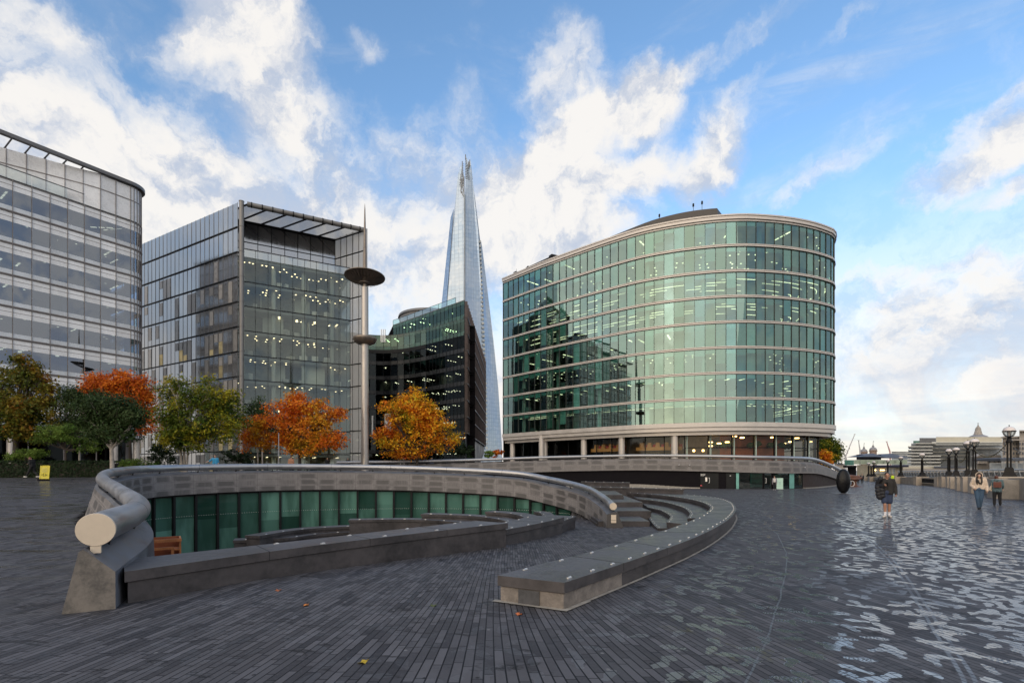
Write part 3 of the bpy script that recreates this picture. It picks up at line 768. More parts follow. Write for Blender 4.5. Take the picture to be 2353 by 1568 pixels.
# ------------------------------------------------------------------ steps up beside the wall end
st = thing('stone_steps', 'wide dark stone steps rising beside the low end of the tube wall', 'steps', (4.5, 20, -.45))
zc = -.45
for yy, k in ((724, 0), (706, 1), (634, 2), (616, 3), (554, 4), (538, 5), (490, 6), (474, 7)):
    zc += .115
    xl = (1130, 1150, 1150, 1150, 1120, 1120, 1060, 1060)[k]; xr = (1462, 1458, 1470, 1470, 1400, 1396, 1236, 1232)[k]
    a, b_ = g3(xl, yy, zc-.115), g3(xr, yy, zc-.115)
    a.x -= .6
    mb = MB(); mb.prism([(a.x, a.y), (b_.x, b_.y), (b_.x+.6, 32), (a.x+.3, 32)], -1.0, zc, 0, 1); mb.build('step', [M_gran, M_gtop], st)

# ------------------------------------------------------------------ rings of seats in the sunken floor
def ring(label, pts, z, w=.6):
    f = catmull([g2(x, y, z) for x, y in pts], 5); n = normals2(f, -1); b_ = [p+q*w for p, q in zip(f, n)]
    bench('curved_bench', label, f, b_, z, (len(f)//3, 2*len(f)//3), .1, ((f, .06, .9, .4, -1),), None, PIT_Z)
ring('curved stone seat behind the long bench, its squared left end before green glass', [(560, 717), (800, 713), (1050, 711), (1300, 717), (1500, 730), (1640, 745)], -.25)
ring('curved stone seat rising behind the first, below the middle of the green glass', [(1225, 662), (1450, 668), (1700, 680), (1900, 703), (2050, 738)], -.05)
ring('small hooked stone seat near the right end of the green glass', [(1815, 641), (1950, 648), (2100, 668), (2210, 706)], .12)
ring('tiniest curved stone seat tucked under the lowest corner of the green glass', [(2262, 640), (2320, 652), (2353, 690)], .13, .4)
ring('lower curved stone seat seen just over the long bench in the sunken floor', [(-260, 862), (0, 819), (250, 792), (560, 776), (900, 766), (1350, 764)], -.60)
ring('lowest curved stone seat, half hidden by the long bench', [(-500, 905), (0, 880), (300, 842), (600, 826), (900, 815), (1200, 800)], -.80)

# wooden crate down in the pit
wc = thing('wooden_crate', 'orange plywood crate standing in the sunken floor behind the tube wall end', 'crate', tuple(P(372, 1275, 10.6)))
M_ply = mk('orange_plywood', (.50, .18, .06), .6, .35, 3.5, 0, .15)
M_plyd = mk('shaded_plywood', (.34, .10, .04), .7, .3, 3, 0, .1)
c = P(379, 1262, 10.4); zt_, zb_ = c.z+.22, PIT_Z; ca = .60; CM = Matrix.Translation((c.x, c.y, 0)) @ Matrix.Rotation(ca, 4, 'Z')
def cbox(mb, x, y, z, s):
    k = len(mb.v); mb.box((x, y, z), s); mb.v[k:] = [tuple(CM @ Vector(q)) for q in mb.v[k:]]
zm = (zt_+zb_)/2; hh = zt_-zb_
mb = MB(); cbox(mb, 0, .42, zm, (.50, .03, hh)); mb.build('back_panel', M_plyd, wc)
for sx in (-.26, .26): mb = MB(); cbox(mb, sx, .2, zm, (.03, .46, hh)); mb.build('side_panel', M_ply, wc)
mb = MB(); cbox(mb, 0, -.04, zt_-.03, (.56, .06, .06)); mb.build('top_rail', M_ply, wc)
mb = MB(); cbox(mb, -.07, .02, zm-.22, (.32, .03, hh-.44)); mb.build('door_panel', M_plyd, wc)
mb = MB(); cbox(mb, -.05, -.02, zt_-.19, (.40, .05, .05)); mb.build('batten', M_ply, wc)
mb = MB(); cbox(mb, .13, -.02, zm-.10, (.05, .05, hh-.2)); mb.build('batten', M_ply, wc)
mb = MB(); cbox(mb, .2, .1, zt_-.22, (.10, .3, .03)); cbox(mb, .2, .1, zt_-.40, (.10, .3, .03)); mb.build('shelf', M_ply, wc)

# ------------------------------------------------------------------ far wall with doors
fw = thing('amphitheatre_wall', 'far curved stone wall with steel tube rail, black cladding and glass doors', 'wall', (R2p[0].x, R2p[0].y, 0))
loops = []; us = []; acc = 0
for i, v in enumerate(R2):
    if i: acc += (R2p[i]-R2p[i-1]).length
    q = N2[i]; p = Vector((v.x, v.y, 0)); tz = v.z; us.append(acc); r = v[3]
    zo = min(gz(*(p-q*1.5).xy), tz-1.0)-.3
    zb_ = tz-1.72
    loops.append([p-q*.10+Vector((0, 0, zb_)), p+q*.42+Vector((0, 0, zb_)), p+q*.30+Vector((0, 0, tz-.46-r)), p-q*.10+Vector((0, 0, tz-.12-r)), p-q*.25+Vector((0, 0, tz-.16-r)), p-q*.6+Vector((0, 0, zo))])
mb = MB(); mb.sweep(loops, closed=True, us=us, mfun=lambda j: 0); mb.build('stone_band', [M_panel2, M_lead], fw, 40)
mb = MB(); mb.tube(R2p, [v[3] for v in R2], 24); tube = mb.build('handrail', M_rail, fw, 50)
mb = MB()
for i in range(2, len(R2)-1, 4): mb.bar(R2p[i], Vector((R2[i].x, R2[i].y, R2[i].z-.5)), .03)
mb.build('rail_bracket', M_dark, tube)
def lower_wall(name, x0, x1, m, off=.0, ztop=None, split=None, mat2=None):
    i0, i1 = at_col(R2p, x0), at_col(R2p, x1); mb = MB()
    pts = [R2p[i]+N2[i]*off for i in range(i0, i1+1)]
    for a, b_ in zip(range(i0, i1), range(i0+1, i1+1)):
        A, B = pts[a-i0], pts[b_-i0]; zA, zB = R2p[a].z-1.70, R2p[b_].z-1.70
        mb.quad((A.x, A.y, -1.2), (B.x, B.y, -1.2), (B.x, B.y, zB), (A.x, A.y, zA))
    return mb.build(name, m, fw)
lower_wall('black_cladding', 800, 1608, M_black, .12)
lower_wall('brown_cladding', 1836, 1935, M_brown, .10)
# kerb under the cladding
mb = MB()
for i in range(at_col(R2p, 1300), at_col(R2p, 1606)):
    a, b_ = R2p[i]+N2[i]*.14, R2p[i+1]+N2[i+1]*.14; q = N2[i]
    k = sstep(1606, 1440, 1176+1176*a.x/a.y)*.32; z = gz(*(a+q).xy)
    mb.prism([(a.x, a.y), (b_.x, b_.y), (b_.x+q.x*.3, b_.y+q.y*.3), (a.x+q.x*.3, a.y+q.y*.3)], z-.5, z+.13+k)
for i in range(at_col(R2p, 1838), len(R2p)-3):
    a, b_ = R2p[i]+N2[i]*.12, R2p[i+1]+N2[i+1]*.12; q = N2[i]; z = gz(*(a+q).xy)
    mb.prism([(a.x, a.y), (b_.x, b_.y), (b_.x+q.x*.45, b_.y+q.y*.45), (a.x+q.x*.45, a.y+q.y*.45)], z-.5, z+.07)
mb.build('kerb', M_kerb, fw)
# door front
M_teal = glass('door_glass', (.30, .52, .48), .10)
M_tealp = mk('teal_partition', (.16, .40, .35), .5, .15, 2, 0, 0)
M_white = mk('white_paint', (.72, .72, .70), .55, .06, 3, 0, .02)
i0_, i1_ = at_col(R2p, 1608), at_col(R2p, 1838)
FP = [Vector((q.x, q.y, 0)) for q in R2p[i0_:i1_+1]]
FL = [0]
for a, b_ in zip(FP, FP[1:]): FL.append(FL[-1]+(b_-a).length)
LN = FL[-1]
def fpt(s):
    s = min(max(s, 0), LN); k = min(max(int(np.searchsorted(FL, s))-1, 0), len(FP)-2)
    return FP[k].lerp(FP[k+1], (s-FL[k])/(FL[k+1]-FL[k]))
mid_ = fpt(LN/2); e = (fpt(LN)-fpt(0)).normalized(); nn = Vector((e.y, -e.x, 0)); ang = math.atan2(e.y, e.x)
zg = gz(mid_.x+nn.x, mid_.y+nn.y)-.02; zt_ = R2p[at_col(R2p, 1720)].z-1.72; hD = zt_-zg
def fx(x): return (x-832)/(1930-832)*LN              # detail-view column -> distance along the front
def panel(mb, s0, s1, z0, z1, off, th, m=0):
    n = max(1, round((s1-s0)/1.0))
    for k in range(n):
        p, q = fpt(lerp(s0, s1, k/n)), fpt(lerp(s0, s1, (k+1)/n)); d = q-p; L_ = d.length; d.normalize(); w = Vector((d.y, -d.x, 0))
        c = (p+q)/2+w*(off+.16); mb.box((c.x, c.y, zg+(z0+z1)/2*hD), (max(L_, s1-s0 if n == 1 else 0)+(.002 if n > 1 else 0), th, (z1-z0)*hD), math.atan2(d.y, d.x), m)
mb = MB(); panel(mb, 0, LN, -.1, 1, -.07, .06); panel(mb, 0, fx(1150), -.1, 1, -.02, .03)
front = mb.build('entrance_recess', M_black, fw)
mb = MB(); panel(mb, fx(1280), fx(1390), .12, .95, -.02, .03); panel(mb, fx(1690), fx(1775), .02, .97, .03, .04); panel(mb, fx(1520), fx(1585), .02, .9, -.02, .03); mb.build('partition', M_tealp, fw)
for s0, s1, nm in ((fx(1183), fx(1392), 'glass_panel'), (fx(1412), fx(1478), 'glass_door'), (fx(1505), fx(1690), 'glass_panel'), (fx(1775), fx(1925), 'glass_panel')):
    mb = MB(); panel(mb, s0, s1, .02, .96, .02, .02); g_ = mb.build(nm, M_teal, fw)
    mb = MB(); panel(mb, s0-.05, s0, 0, .98, .03, .08); panel(mb, s1, s1+.05, 0, .98, .03, .08); panel(mb, s0, s1, .955, .99, .03, .08)
    if nm != 'glass_door': panel(mb, s0, s1, .66, .68, .035, .04); panel(mb, s0, s1, .30, .315, .035, .04)
    mb.build('frame', M_dark, g_)
mb = MB(); panel(mb, fx(1155), fx(1180), 0, .97, .05, .06); mb.build('jamb', M_tealp, fw)
for s0, s1 in ((fx(836), fx(1000)), (fx(1068), fx(1146))):
    mb = MB(); panel(mb, s0, s1, .01, .96, .02, .05); dr = mb.build('door', M_dark, fw)
    if s1-s0 > 1.0:
        mb = MB(); s = fx(918)
        panel(mb, s-.02, s+.02, .36, .68, .11, .03); panel(mb, s-.10, s+.02, .66, .68, .08, .05); panel(mb, s-.10, s+.02, .36, .38, .08, .05); mb.build('handle', M_white, dr)
        mb = MB(); panel(mb, fx(880), fx(897), .45, .70, .05, .02); mb.build('door_panel', M_steel, dr)
mb = MB(); s = fx(1424); panel(mb, s-.02, s+.02, .36, .68, .11, .03); panel(mb, s-.08, s+.02, .66, .68, .08, .05); panel(mb, s-.08, s+.02, .36, .38, .08, .05); mb.build('handle', M_white, fw)
# small lettering block on the door front
mb = MB()
for r_, w_ in ((.90, .62), (.865, .52), (.835, .58), (.81, .50), (.785, .30)):
    s = fx(838)
    for k in range(5):
        wk = w_*.62*(.16+.05*((k*7) % 3)); panel(mb, s, s+wk, r_, r_+.018, .055, .01); s += wk+.03
mb.build('lettering', M_white, fw)
mb = MB(); s = fx(1105); panel(mb, s-.06, s+.06, .78, .83, .05, .01); mb.build('door_sign', M_white, fw)
mb = MB(); panel(mb, fx(836), fx(850), .16, .23, .05, .01); mb.build('fire_sign', mk('red_sign', (.6, .08, .10), .5, .1, 3, 0, 0), fw)
# lamps and the long dark stain of the stone band
mb = MB()
for x in (1745/2.75+1500, 1845/2.75+1500, (1600)/1): pass
for x in (1559, 1586, 1841):
    i = at_col(R2p, x); p = R2p[i]+N2[i]*.44; mb.lathe([(0, -.05), (.09, -.04), (.10, .02), (.04, .06), (0, .07)], (p.x, p.y, R2p[i].z-1.05), 10)
mb.build('wall_lamp', M_steel, fw)
# free-standing notice board by the doors
c = fpt((fx(1516)+fx(1560))/2)+nn*.8
nb = thing('notice_board', 'pale mint free-standing notice board by the glass doors', 'sign', (c.x, c.y, zg))
mb = MB(); mb.box((c.x, c.y, zg+.62), (.72, .06, 1.18), ang); mb.build('board', mk('mint_board', (.50, .72, .60), .4, .05, 2, 0, 0), nb)
mb = MB(); mb.box((c.x, c.y, zg+.02), (.76, .35, .04), ang); mb.build('foot', M_steel, nb)
mb = MB()
for k, w_ in enumerate((.26, .18, .22)): mb.box((c.x+nn.x*.035, c.y+nn.y*.035, zg+.78-k*.1), (w_, .01, .02), ang)
mb.build('text', M_tealp, nb)

# ================================================================== BUILDINGS
M_fascia = mk('pale_metal_fascia', (.56, .52, .48), .45, .10, .6, .25, .02)
M_fasciad = mk('dark_fascia_gap', (.06, .05, .045), .5, .2, 1, 0, 0)
M_mull = mk('bronze_mullion', (.05, .055, .052), .4, .2, 1, .3, 0)
M_ceil = mk('office_ceiling', (.46, .47, .44), .8, .1, 1, 0, 0)
M_slab = mk('office_floor_carpet', (.05, .055, .055), .9, .3, 1, 0, 0)
M_core = mk('office_core_wall', (.085, .10, .09), .8, .5, .35, 0, 0)
M_colm = mk('office_column', (.42, .46, .42), .7, .1, .5, 0, 0)
M_lite = glow('office_ceiling_light', (1, .80, .48), 1.7)
M_lite2 = glow('warm_office_downlight', (1, .80, .48), 2.6)
M_litew = glow('warm_lamp', (1, .60, .20), 6.0)
M_spand = mk('green_back_painted_glass', (.14, .27, .235), .22, .18, .5, 0, 0, spec=.8, isl=.2)
M_blind = mk('drawn_blind', (.19, .30, .265), .7, .2, .5, 0, 0, isl=.3)
M_roofd = mk('roof_dark_metal', (.075, .068, .062), .6, .2, .5, .2, .05)
M_gteal = glass('teal_window_glass', (.46, .76, .68), .18, (.68, .94, .88), .0, .42)
M_gblue = glass('blue_grey_window_glass', (.18, .25, .33), .22, (.74, .81, .92), .0, .2)
M_ggrey = glass('grey_window_glass', (.78, .84, .79), .10, (.78, .86, .85), .0, .15)
M_shop = glass('shop_window_glass', (.74, .74, .70), .02, (.45, .5, .52), .0, .1)
M_gdark = glass('black_window_glass', (.15, .19, .19), .015, (.30, .36, .40), .0, .4)

def facade_panes(mb, path, z0, z1, jit=.010, m=0, skip=None, push=0.0, side=1):
    """one strip of separate panes, each set a hair out of true as real glazing is"""
    N = normals2(path, side)
    for i in range(len(path)-1):
        if skip and skip(i): continue
        a, b_ = path[i], path[i+1]; d = (b_-a).normalized()*.03; n = N[i]
        j = [n*(random.uniform(-jit, jit)+push) for _ in range(2)]; k = n*random.uniform(-jit, jit)
        mb.quad(Vector((a.x, a.y, z0))+d+j[0]+k, Vector((b_.x, b_.y, z0))-d+j[1]+k, Vector((b_.x, b_.y, z1))-d+j[1]-k, Vector((a.x, a.y, z1))+d+j[0]-k, m)
def mullions(mb, path, z0, z1, w=.06, depth=.12, m=0, side=1, out=.03):
    N = normals2(path, side)
    for p, n in zip(path, N): mb.box((p.x+n.x*out, p.y+n.y*out, (z0+z1)/2), (depth, w, z1-z0), math.atan2(n.y, n.x), m)
def band(mb, path, z0, z1, out, m=0, side=1, back=.3):
    N = normals2(path, side)
    loops = [[p-n*back+Vector((0, 0, z0-p.z)), p+n*out+Vector((0, 0, z0-p.z)), p+n*out+Vector((0, 0, z1-p.z)), p-n*back+Vector((0, 0, z1-p.z))] for p, n in zip(path, N)]
    mb.sweep(loops, closed=True, m=m)
def interior(name, parent, path, z0, z1, depth, style, side=1, colstep=6, seed=0, lite=None, core=None, light_len=1.2):
    """floor, ceiling, core wall, columns, furniture and lit lamps of one storey"""
    rg = random.Random(seed); N = normals2(path, side); mb = MB()
    # smooth inward directions so the far edge does not fold over itself
    inn = [p-n*depth for p, n in zip(path, N)]
    f = [p-n*.16 for p, n in zip(path, N)]
    Z = lambda p, z: (p.x, p.y, z)
    for i in range(len(path)-1):
        mb.quad(Z(f[i], z0), Z(f[i+1], z0), Z(inn[i+1], z0), Z(inn[i], z0), 1)
        mb.quad(Z(f[i], z1), Z(inn[i], z1), Z(inn[i+1], z1), Z(f[i+1], z1), 0)
        mb.quad(Z(inn[i], z0), Z(inn[i+1], z0), Z(inn[i+1], z1), Z(inn[i], z1), 2)
    for i in range(colstep//2, len(path)-1, colstep):
        p = path[i]-N[i]*1.5; mb.lathe([(.36, z0), (.36, z1)], (p.x, p.y, 0), 10, 3)
    for i in range(1, len(path)-2):                       # desks, screens, partitions
        r = rg.random()
        if r < .30:
            p = path[i]-N[i]*rg.uniform(1.0, 4); mb.box((p.x, p.y, z0+.55), (rg.uniform(.5, 1.4), rg.uniform(.5, 1.2), rg.uniform(.7, 1.2)), rg.random()*3, 2)
        elif r < .38:
            p = path[i]-N[i]*rg.uniform(2, 5); mb.box((p.x, p.y, (z0+z1)/2), (.12, rg.uniform(2, 4), z1-z0-.02), math.atan2(N[i].y, N[i].x)+rg.choice((0, pi/2)), 3)
    zl = z1-.05
    dpt = depth-.6
    for i in range(1, len(path)-1):
        n = N[i]; a = math.atan2(n.y, n.x)
        if style == 'rows':
            for d in np.arange(1.6, dpt, 2.3):
                if rg.random() < .12: continue
                p = path[i]-n*d; mb.box((p.x, p.y, zl), (.085, 1.1, .03), a+.35, 4)
        elif style == 'long':
            for q, d in enumerate(np.arange(1.2, dpt, 1.25)):
                if (i+q*2) % 6 in (0, 5) or (i//9+q) % 4 == 3: continue
                a_, b_ = path[i]-N[i]*d, path[i+1]-N[i+1]*d; c_ = (a_+b_)/2; v_ = b_-a_; mb.box((c_.x, c_.y, zl), (v_.length, .075, .03), math.atan2(v_.y, v_.x), 4)
        elif style == 'strips' and i % 2 == 0:
            for d in np.arange(1.5, dpt, 2.4):
                if rg.random() < .3: continue
                p = path[i]-n*d; mb.box((p.x, p.y, zl), (light_len, .14, .04), a+rg.choice((0, .2)), 4)
        elif style == 'few':
            if rg.random() < .22:
                p = path[i]-n*rg.uniform(1, dpt)
                for q in range(3): mb.box((p.x-n.x*q*1.1, p.y-n.y*q*1.1, zl), (.8, .2, .04), a, 4)
            elif rg.random() < .5:
                p = path[i]-n*rg.uniform(1, dpt); mb.box((p.x, p.y, zl), (.18, .18, .04), a, 4)
        elif style == 'spots':
            for d in np.arange(1.0, dpt, 1.6):
                if rg.random() < .45: continue
                p = path[i]-n*(d+rg.uniform(-.3, .3)); mb.lathe([(.13, -.03), (.13, .0)], (p.x+rg.uniform(-.4, .4), p.y, zl), 6, 4)
        elif style == 'clusters' and rg.random() < .40:
            d0 = rg.uniform(1, 3)
            for q in range(rg.randint(2, 5)):
                p = path[i]-n*(d0+q*.9); mb.box((p.x+rg.uniform(-.2, .2), p.y, zl), (.42, .17, .05), a+.6, 4)
    return mb.build(name, [M_ceil, M_slab, core or M_core, M_colm, lite or M_lite], parent)

# ------------------------------------------------------------------ curved green glass office on the right
HT = 38.2
roof_px = [(1155.9, 640.3), ((1520+300/1.844)/1.3605, (600+415/1.844)/1.3605), ((1520+430/1.844)/1.3605, (600+366/1.844)/1.3605), ((1520+580/1.844)/1.3605, (600+312/1.844)/1.3605),
           ((1520+740/1.844)/1.3605, (600+257/1.844)/1.3605), ((1520+890/1.844)/1.3605, (600+211/1.844)/1.3605), ((1520+1030/1.844)/1.3605, (600+180/1.844)/1.3605), (1579.6, 504), (1640, 496.6), (1698, 493.2), (1742, 494.3), (1801.8, 499.5), (1853.5, 508.5), (1889.4, 519.0), (1913.3, 531.0)]
fr = []
for x, y in roof_px:
    d = HT*1176/(HZ-y); fr.append(Vector(((x-1176)/1176*d, d, 0)))
fr += [Vector((53.3, 85.2, 0)), Vector((53.9, 89.5, 0)), Vector((53.2, 98, 0)), Vector((50, 108, 0))]
FR = resample(catmull(fr, 6), 1.5)
office = thing('glass_office', 'curved green glass office block with pale floor bands and round front columns', 'office building', (fr[9].x, fr[9].y, 0))
Z0 = 8.75; FH = (HT+EYE-.75-Z0)/8
styles = ['rows', 'strips', 'spots', 'few', 'long', 'long', 'spots', 'few']
for k in range(8):
    zb = Z0+k*FH; zt = zb+FH
    rg = random.Random(100+k); mb = MB()
    closed = [rg.random() < (.95 if k == 3 else .16 if k in (0, 1) else .28) for _ in FR]
    if k == 3: closed = [i > 24 or rg.random() < .4 for i in range(len(FR))]
    facade_panes(mb, FR, zb+.17, zt-.18, .006)
    mullions(mb, FR, zb+.2, zt-.2, .05, .16, 1)
    for i in range(len(FR)-1):                             # fritted head panel and drawn blinds just behind the glass
        a, b_ = FR[i], FR[i+1]; n = normals2(FR[i:i+2], 1)[0]*-.12
        hz = zt-.25-rg.choice((.62, .62, .62, .9))
        mb.quad(Vector((a.x, a.y, hz))+n, Vector((b_.x, b_.y, hz))+n, Vector((b_.x, b_.y, zt-.25))+n, Vector((a.x, a.y, zt-.25))+n, 2)
        if closed[i]:
            lo = zb+.25 if (k == 3 or rg.random() < .5) else zb+.25+rg.uniform(.3, 1.6)
            mb.quad(Vector((a.x, a.y, lo))+n*1.1, Vector((b_.x, b_.y, lo))+n*1.1, Vector((b_.x, b_.y, hz))+n*1.1, Vector((a.x, a.y, hz))+n*1.1, 3)
    mb.build('ribbon_window', [M_gteal, M_mull, M_spand, M_blind], office)
    interior('office_floor', office, FR[:-4], zb+.2, zt-.3, 9.0, {'rows8': 'rows'}.get(styles[k], styles[k]), colstep=6, seed=k)
    mb = MB()
    if k: band(mb, FR, zb-.19, zb-.03, .24, 0); band(mb, FR, zb-.03, zb+.05, .10, 1); band(mb, FR, zb+.05, zb+.18, .20, 0)
    else: band(mb, FR, zb-.45, zb+.22, .30, 0); band(mb, FR, zb-.50, zb-.45, .1, 1); band(mb, FR, zb-1.05, zb-.50, .12, 0); band(mb, FR, zb-1.10, zb-1.05, -.3, 1); band(mb, FR, zb-1.6, zb-1.10, -.45, 0, back=1.2)
    mb.build('floor_band', [M_fascia, M_fasciad], office)
ztop = HT+EYE
mb = MB(); band(mb, FR, ztop-.98, ztop-.78, .16); band(mb, FR, ztop-.78, ztop-.70, .08, 1); band(mb, FR, ztop-.70, ztop-.28, .34); band(mb, FR, ztop-.28, ztop-.22, .2, 1); band(mb, FR, ztop-.22, ztop, .42)
mb.build('cornice', [M_fascia, M_fasciad], office)
# roof deck, back walls
Nf = normals2(FR, 1)
poly = [p.xy for p in FR]+[Vector((40, 132)), Vector((2, 132))]
mb = MB(); mb.prism(poly, ztop-.9, ztop-.5); mb.build('roof', M_roofd, office)
mb = MB()
for a, b_ in ((FR[-1], Vector((40, 132, 0))), (Vector((40, 132, 0)), Vector((2, 132, 0))), (Vector((2, 132, 0)), FR[0])):
    mb.quad((a.x, a.y, 0), (b_.x, b_.y, 0), (b_.x, b_.y, ztop-.5), (a.x, a.y, ztop-.5))
mb.build('rear_wall', M_core, office)
# plant room behind the parapet, sloping inwards
i0, i1 = 12, min(range(len(FR)), key=lambda i: abs(1176+1176*FR[i].x/FR[i].y-1690))
ph = [FR[i]-Nf[i]*3.2 for i in range(i0, i1)]
bk = [p+Vector((.62, .78, 0))*10 for p in ph]
pl = [p.xy for p in ph]+[p.xy for p in reversed(bk)]
top = offset_poly(pl, -.55)
mb = MB(); n = len(pl)
def rise(i): return ztop+lerp(2.0, 3.0, sstep(0, .8, (i if i < n//2 else n-1-i)/(n//2)))
vs_ = [(p[0], p[1], ztop-.5) for p in pl]+[(p[0], p[1], rise(i)) for i, p in enumerate(top)]
mb.add(vs_, [tuple(range(n, 2*n))]+[(i, (i+1) % n, n+(i+1) % n, n+i) for i in range(n)])
mb.build('plant_room', M_roofd, office)
# cleaning crane and aerials on the roof
mb = MB()
def roofpt(x, dz, back=1.2):
    i = at_col(FR, x); p = FR[i]-Nf[i]*back; return Vector((p.x, p.y, ztop+dz))
a, b_ = roofpt(1203, .85), roofpt(1250, 1.05)
mb.bar(a, b_, .15); mb.bar(a, a-Vector((0, 0, 1.2)), .16); mb.box(b_+Vector((.6, .4, .1)), (1.7, 1.0, .6), .5); mb.box(b_+Vector((.6, .4, -.7)), (1.1, .8, 1.0), .5); mb.bar(roofpt(1203, 1.1), roofpt(1190, .5), .12)
mb.box(roofpt(1178, .35), (1.6, .8, .7), .6)
mb.build('roof_crane', M_dark, office)
mb = MB()
for x, h, bk_ in ((1174, 1.3, .8), (1507, 3.6, 4), (1590, 4.3, 4), (1630, 4.5, 4)):
    a = roofpt(x, 0, bk_); mb.bar(a, a+Vector((0, 0, h)), .035)
    if h > 3: mb.box(a+Vector((0, 0, h-.3)), (.22, .22, .45))
mb.build('aerial', M_dark, office)
# ground floor: columns, set-back glazing, restaurant
NC = normals2(FR, 1); zlow = 0.2
GF = [p-n*2.2 for p, n in zip(FR, NC)]
for x in (1171, 1236, 1248, 1329, 1419.5, 1559, 1775):
    i = at_col(FR, x); p = FR[i]-NC[i]*(1.15 if x != 1236 else .25)
    mb = MB(); mb.lathe([(.52, zlow-.5), (.52, 3.0), (.50, 3.02), (.50, 3.05), (.52, 3.07), (.52, Z0-1.05 if x != 1236 else Z0-.3)], (p.x, p.y, 0), 20); mb.build('column', M_fascia, office, 40)
iS = at_col(FR, 1565)
mb = MB(); g1 = GF[:iS+1]; facade_panes(mb, resample(g1, 3.0), zlow, Z0-1.3, .004); mullions(mb, resample(g1, 3.0), zlow, Z0-1.3, .10, .15, 1)
mb.build('shopfront', [M_shop, M_dark], office)
mb = MB(); g2_ = resample(GF[iS:], 3.4); facade_panes(mb, g2_, zlow, Z0-1.3, .004); mullions(mb, g2_, zlow, Z0-1.3, .16, .2, 1)
g2b = [p+n*.02 for p, n in zip(g2_, normals2(g2_, 1))]
band(mb, g2b, 5.22, 5.34, .05, 1)
for i in range(len(g2_)):
    p = g2_[i]; q = g2_[min(i+1, len(g2_)-1)]; c = p.lerp(q, .10); mb.box((c.x, c.y, 4.2), (.2, .22, 7), .3, 2)
mb.build('shopfront', [M_shop, M_dark, mk('pale_green_frame', (.42, .52, .46), .5, .1, 1, 0, 0)], office)
M_lobby = mk('lobby_wall', (.26, .20, .15), .8, .35, .3, 0, 0); M_terra = mk('terracotta_wall', (.46, .17, .09), .75, .3, .5, 0, 0); M_seat = mk('yellow_booth', (.62, .33, .10), .6, .1, 2, 0, 0); M_red = mk('red_booth_back', (.42, .035, .03), .6, .1, 2, 0, 0)
mb = MB(); deep = [p-n*5.0 for p, n in zip(GF, NC)]
for i in range(len(GF)-1):
    m_ = 1 if i > iS+4 else 0
    mb.quad((deep[i].x, deep[i].y, zlow), (deep[i+1].x, deep[i+1].y, zlow), (deep[i+1].x, deep[i+1].y, Z0-1.3), (deep[i].x, deep[i].y, Z0-1.3), 2 if i < at_col(FR, 1330) else m_)
    mb.quad((GF[i].x, GF[i].y, Z0-1.3), (deep[i].x, deep[i].y, Z0-1.3), (deep[i+1].x, deep[i+1].y, Z0-1.3), (GF[i+1].x, GF[i+1].y, Z0-1.3), 3)
    mb.quad((GF[i].x, GF[i].y, zlow), (GF[i+1].x, GF[i+1].y, zlow), (deep[i+1].x, deep[i+1].y, zlow), (deep[i].x, deep[i].y, zlow), 3)
mb.build('lobby', [M_lobby, M_terra, M_black, M_slab], office)
def gfp(x, z, back): i = at_col(FR, x); p = GF[i]-NC[i]*back; return Vector((p.x, p.y, z)), math.atan2(NC[i].y, NC[i].x)+pi/2
for x in (1345, 1359, 1377, 1404, 1452, 1477, 1503, 1530, 1550):
    p, a = gfp(x, 5.25, .8); mb = MB()
    mb.box(p, (1.9, .9, .55), a, 0); mb.box(p+Vector((0, 0, .6)), (.75, .9, .8), a, 0, .75); mb.box(p+Vector((math.cos(a)*.8, math.sin(a)*.8, .35)), (.5, .7, .7), a, 1)
    mb.build('booth', [M_seat, M_red], office)
mb = MB()
for x, z in ((1712, 7.1), (1722, 6.9), (1735, 6.9), (1764, 6.7), (1775, 7.1), (1806, 7.0), (1822, 7.0), (1862, 6.9), (1880, 7.0), (1640, 6.2), (1646, 5.6), (1668, 6.0), (1690, 6.2)):
    p, a = gfp(x, z, 1.6); mb.lathe([(.30, -.09), (.34, 0), (.30, .09)], p, 10)
mb.build('pendant_lamp', M_litew, office)
for x in (1597, 1624):
    p, a = gfp(x, 4.85, .3); mb = MB(); mb.lathe([(.16, -.16), (.2, 0), (.16, .16)], p, 10); mb.build('globe_lamp', M_litew, office)
M_tag = mk('chequered_panel', (.6, .55, .5), .6, .5, 8, 0, 0)
mb = MB()
for x in (1398, 1406, 1568): p, a = gfp(x, 5.9, .5); mb.box(p, (.5, .1, 1.5), a)
mb.build('screen', M_tag, office)
M_leafd = mk('indoor_planting', (.05, .10, .025), .7, .5, 3, 0, .3)
mb = MB()
for x in range(1670, 1892, 9):
    p, a = gfp(x, 5.9+random.uniform(-.1, .2), 3.4); mb.lathe([(0, -.5), (.5, -.3), (.7, 0), (.4, .4), (0, .5)], p, 7)
mb.build('planting', M_leafd, office)

# ------------------------------------------------------------------ white banded glass office at the left edge
M_frit = mk('fritted_white_glass', (.78, .79, .80), .30, .08, .9, 0, 0, spec=.9, isl=.12)
M_fritp = mk('fritted_pale_strip', (.60, .64, .68), .3, .1, .9, 0, 0, spec=.8, isl=.12)
M_grm = mk('grey_mullion', (.24, .22, .215), .45, .15, 1, .2, 0)
M_wdk = mk('office_core_blue', (.055, .07, .085), .8, .3, .3, 0, 0)
M_roofg = mk('roof_grey_metal', (.14, .14, .145), .5, .15, .6, .3, 0)
M_balus = glass('pale_balustrade_glass', (.66, .72, .68), .22)
def rounded_corner(p, q, dirp, r, n=7):
    pass
A1 = P(0, HZ, 62.5); A1.z = 0; B1 = P(335, HZ, 75.3); B1.z = 0
e1 = (B1-A1).normalized(); n1v = Vector((e1.y, -e1.x, 0))
C1 = B1-e1*1.9                        # start of the round corner
cen = C1-n1v*1.9
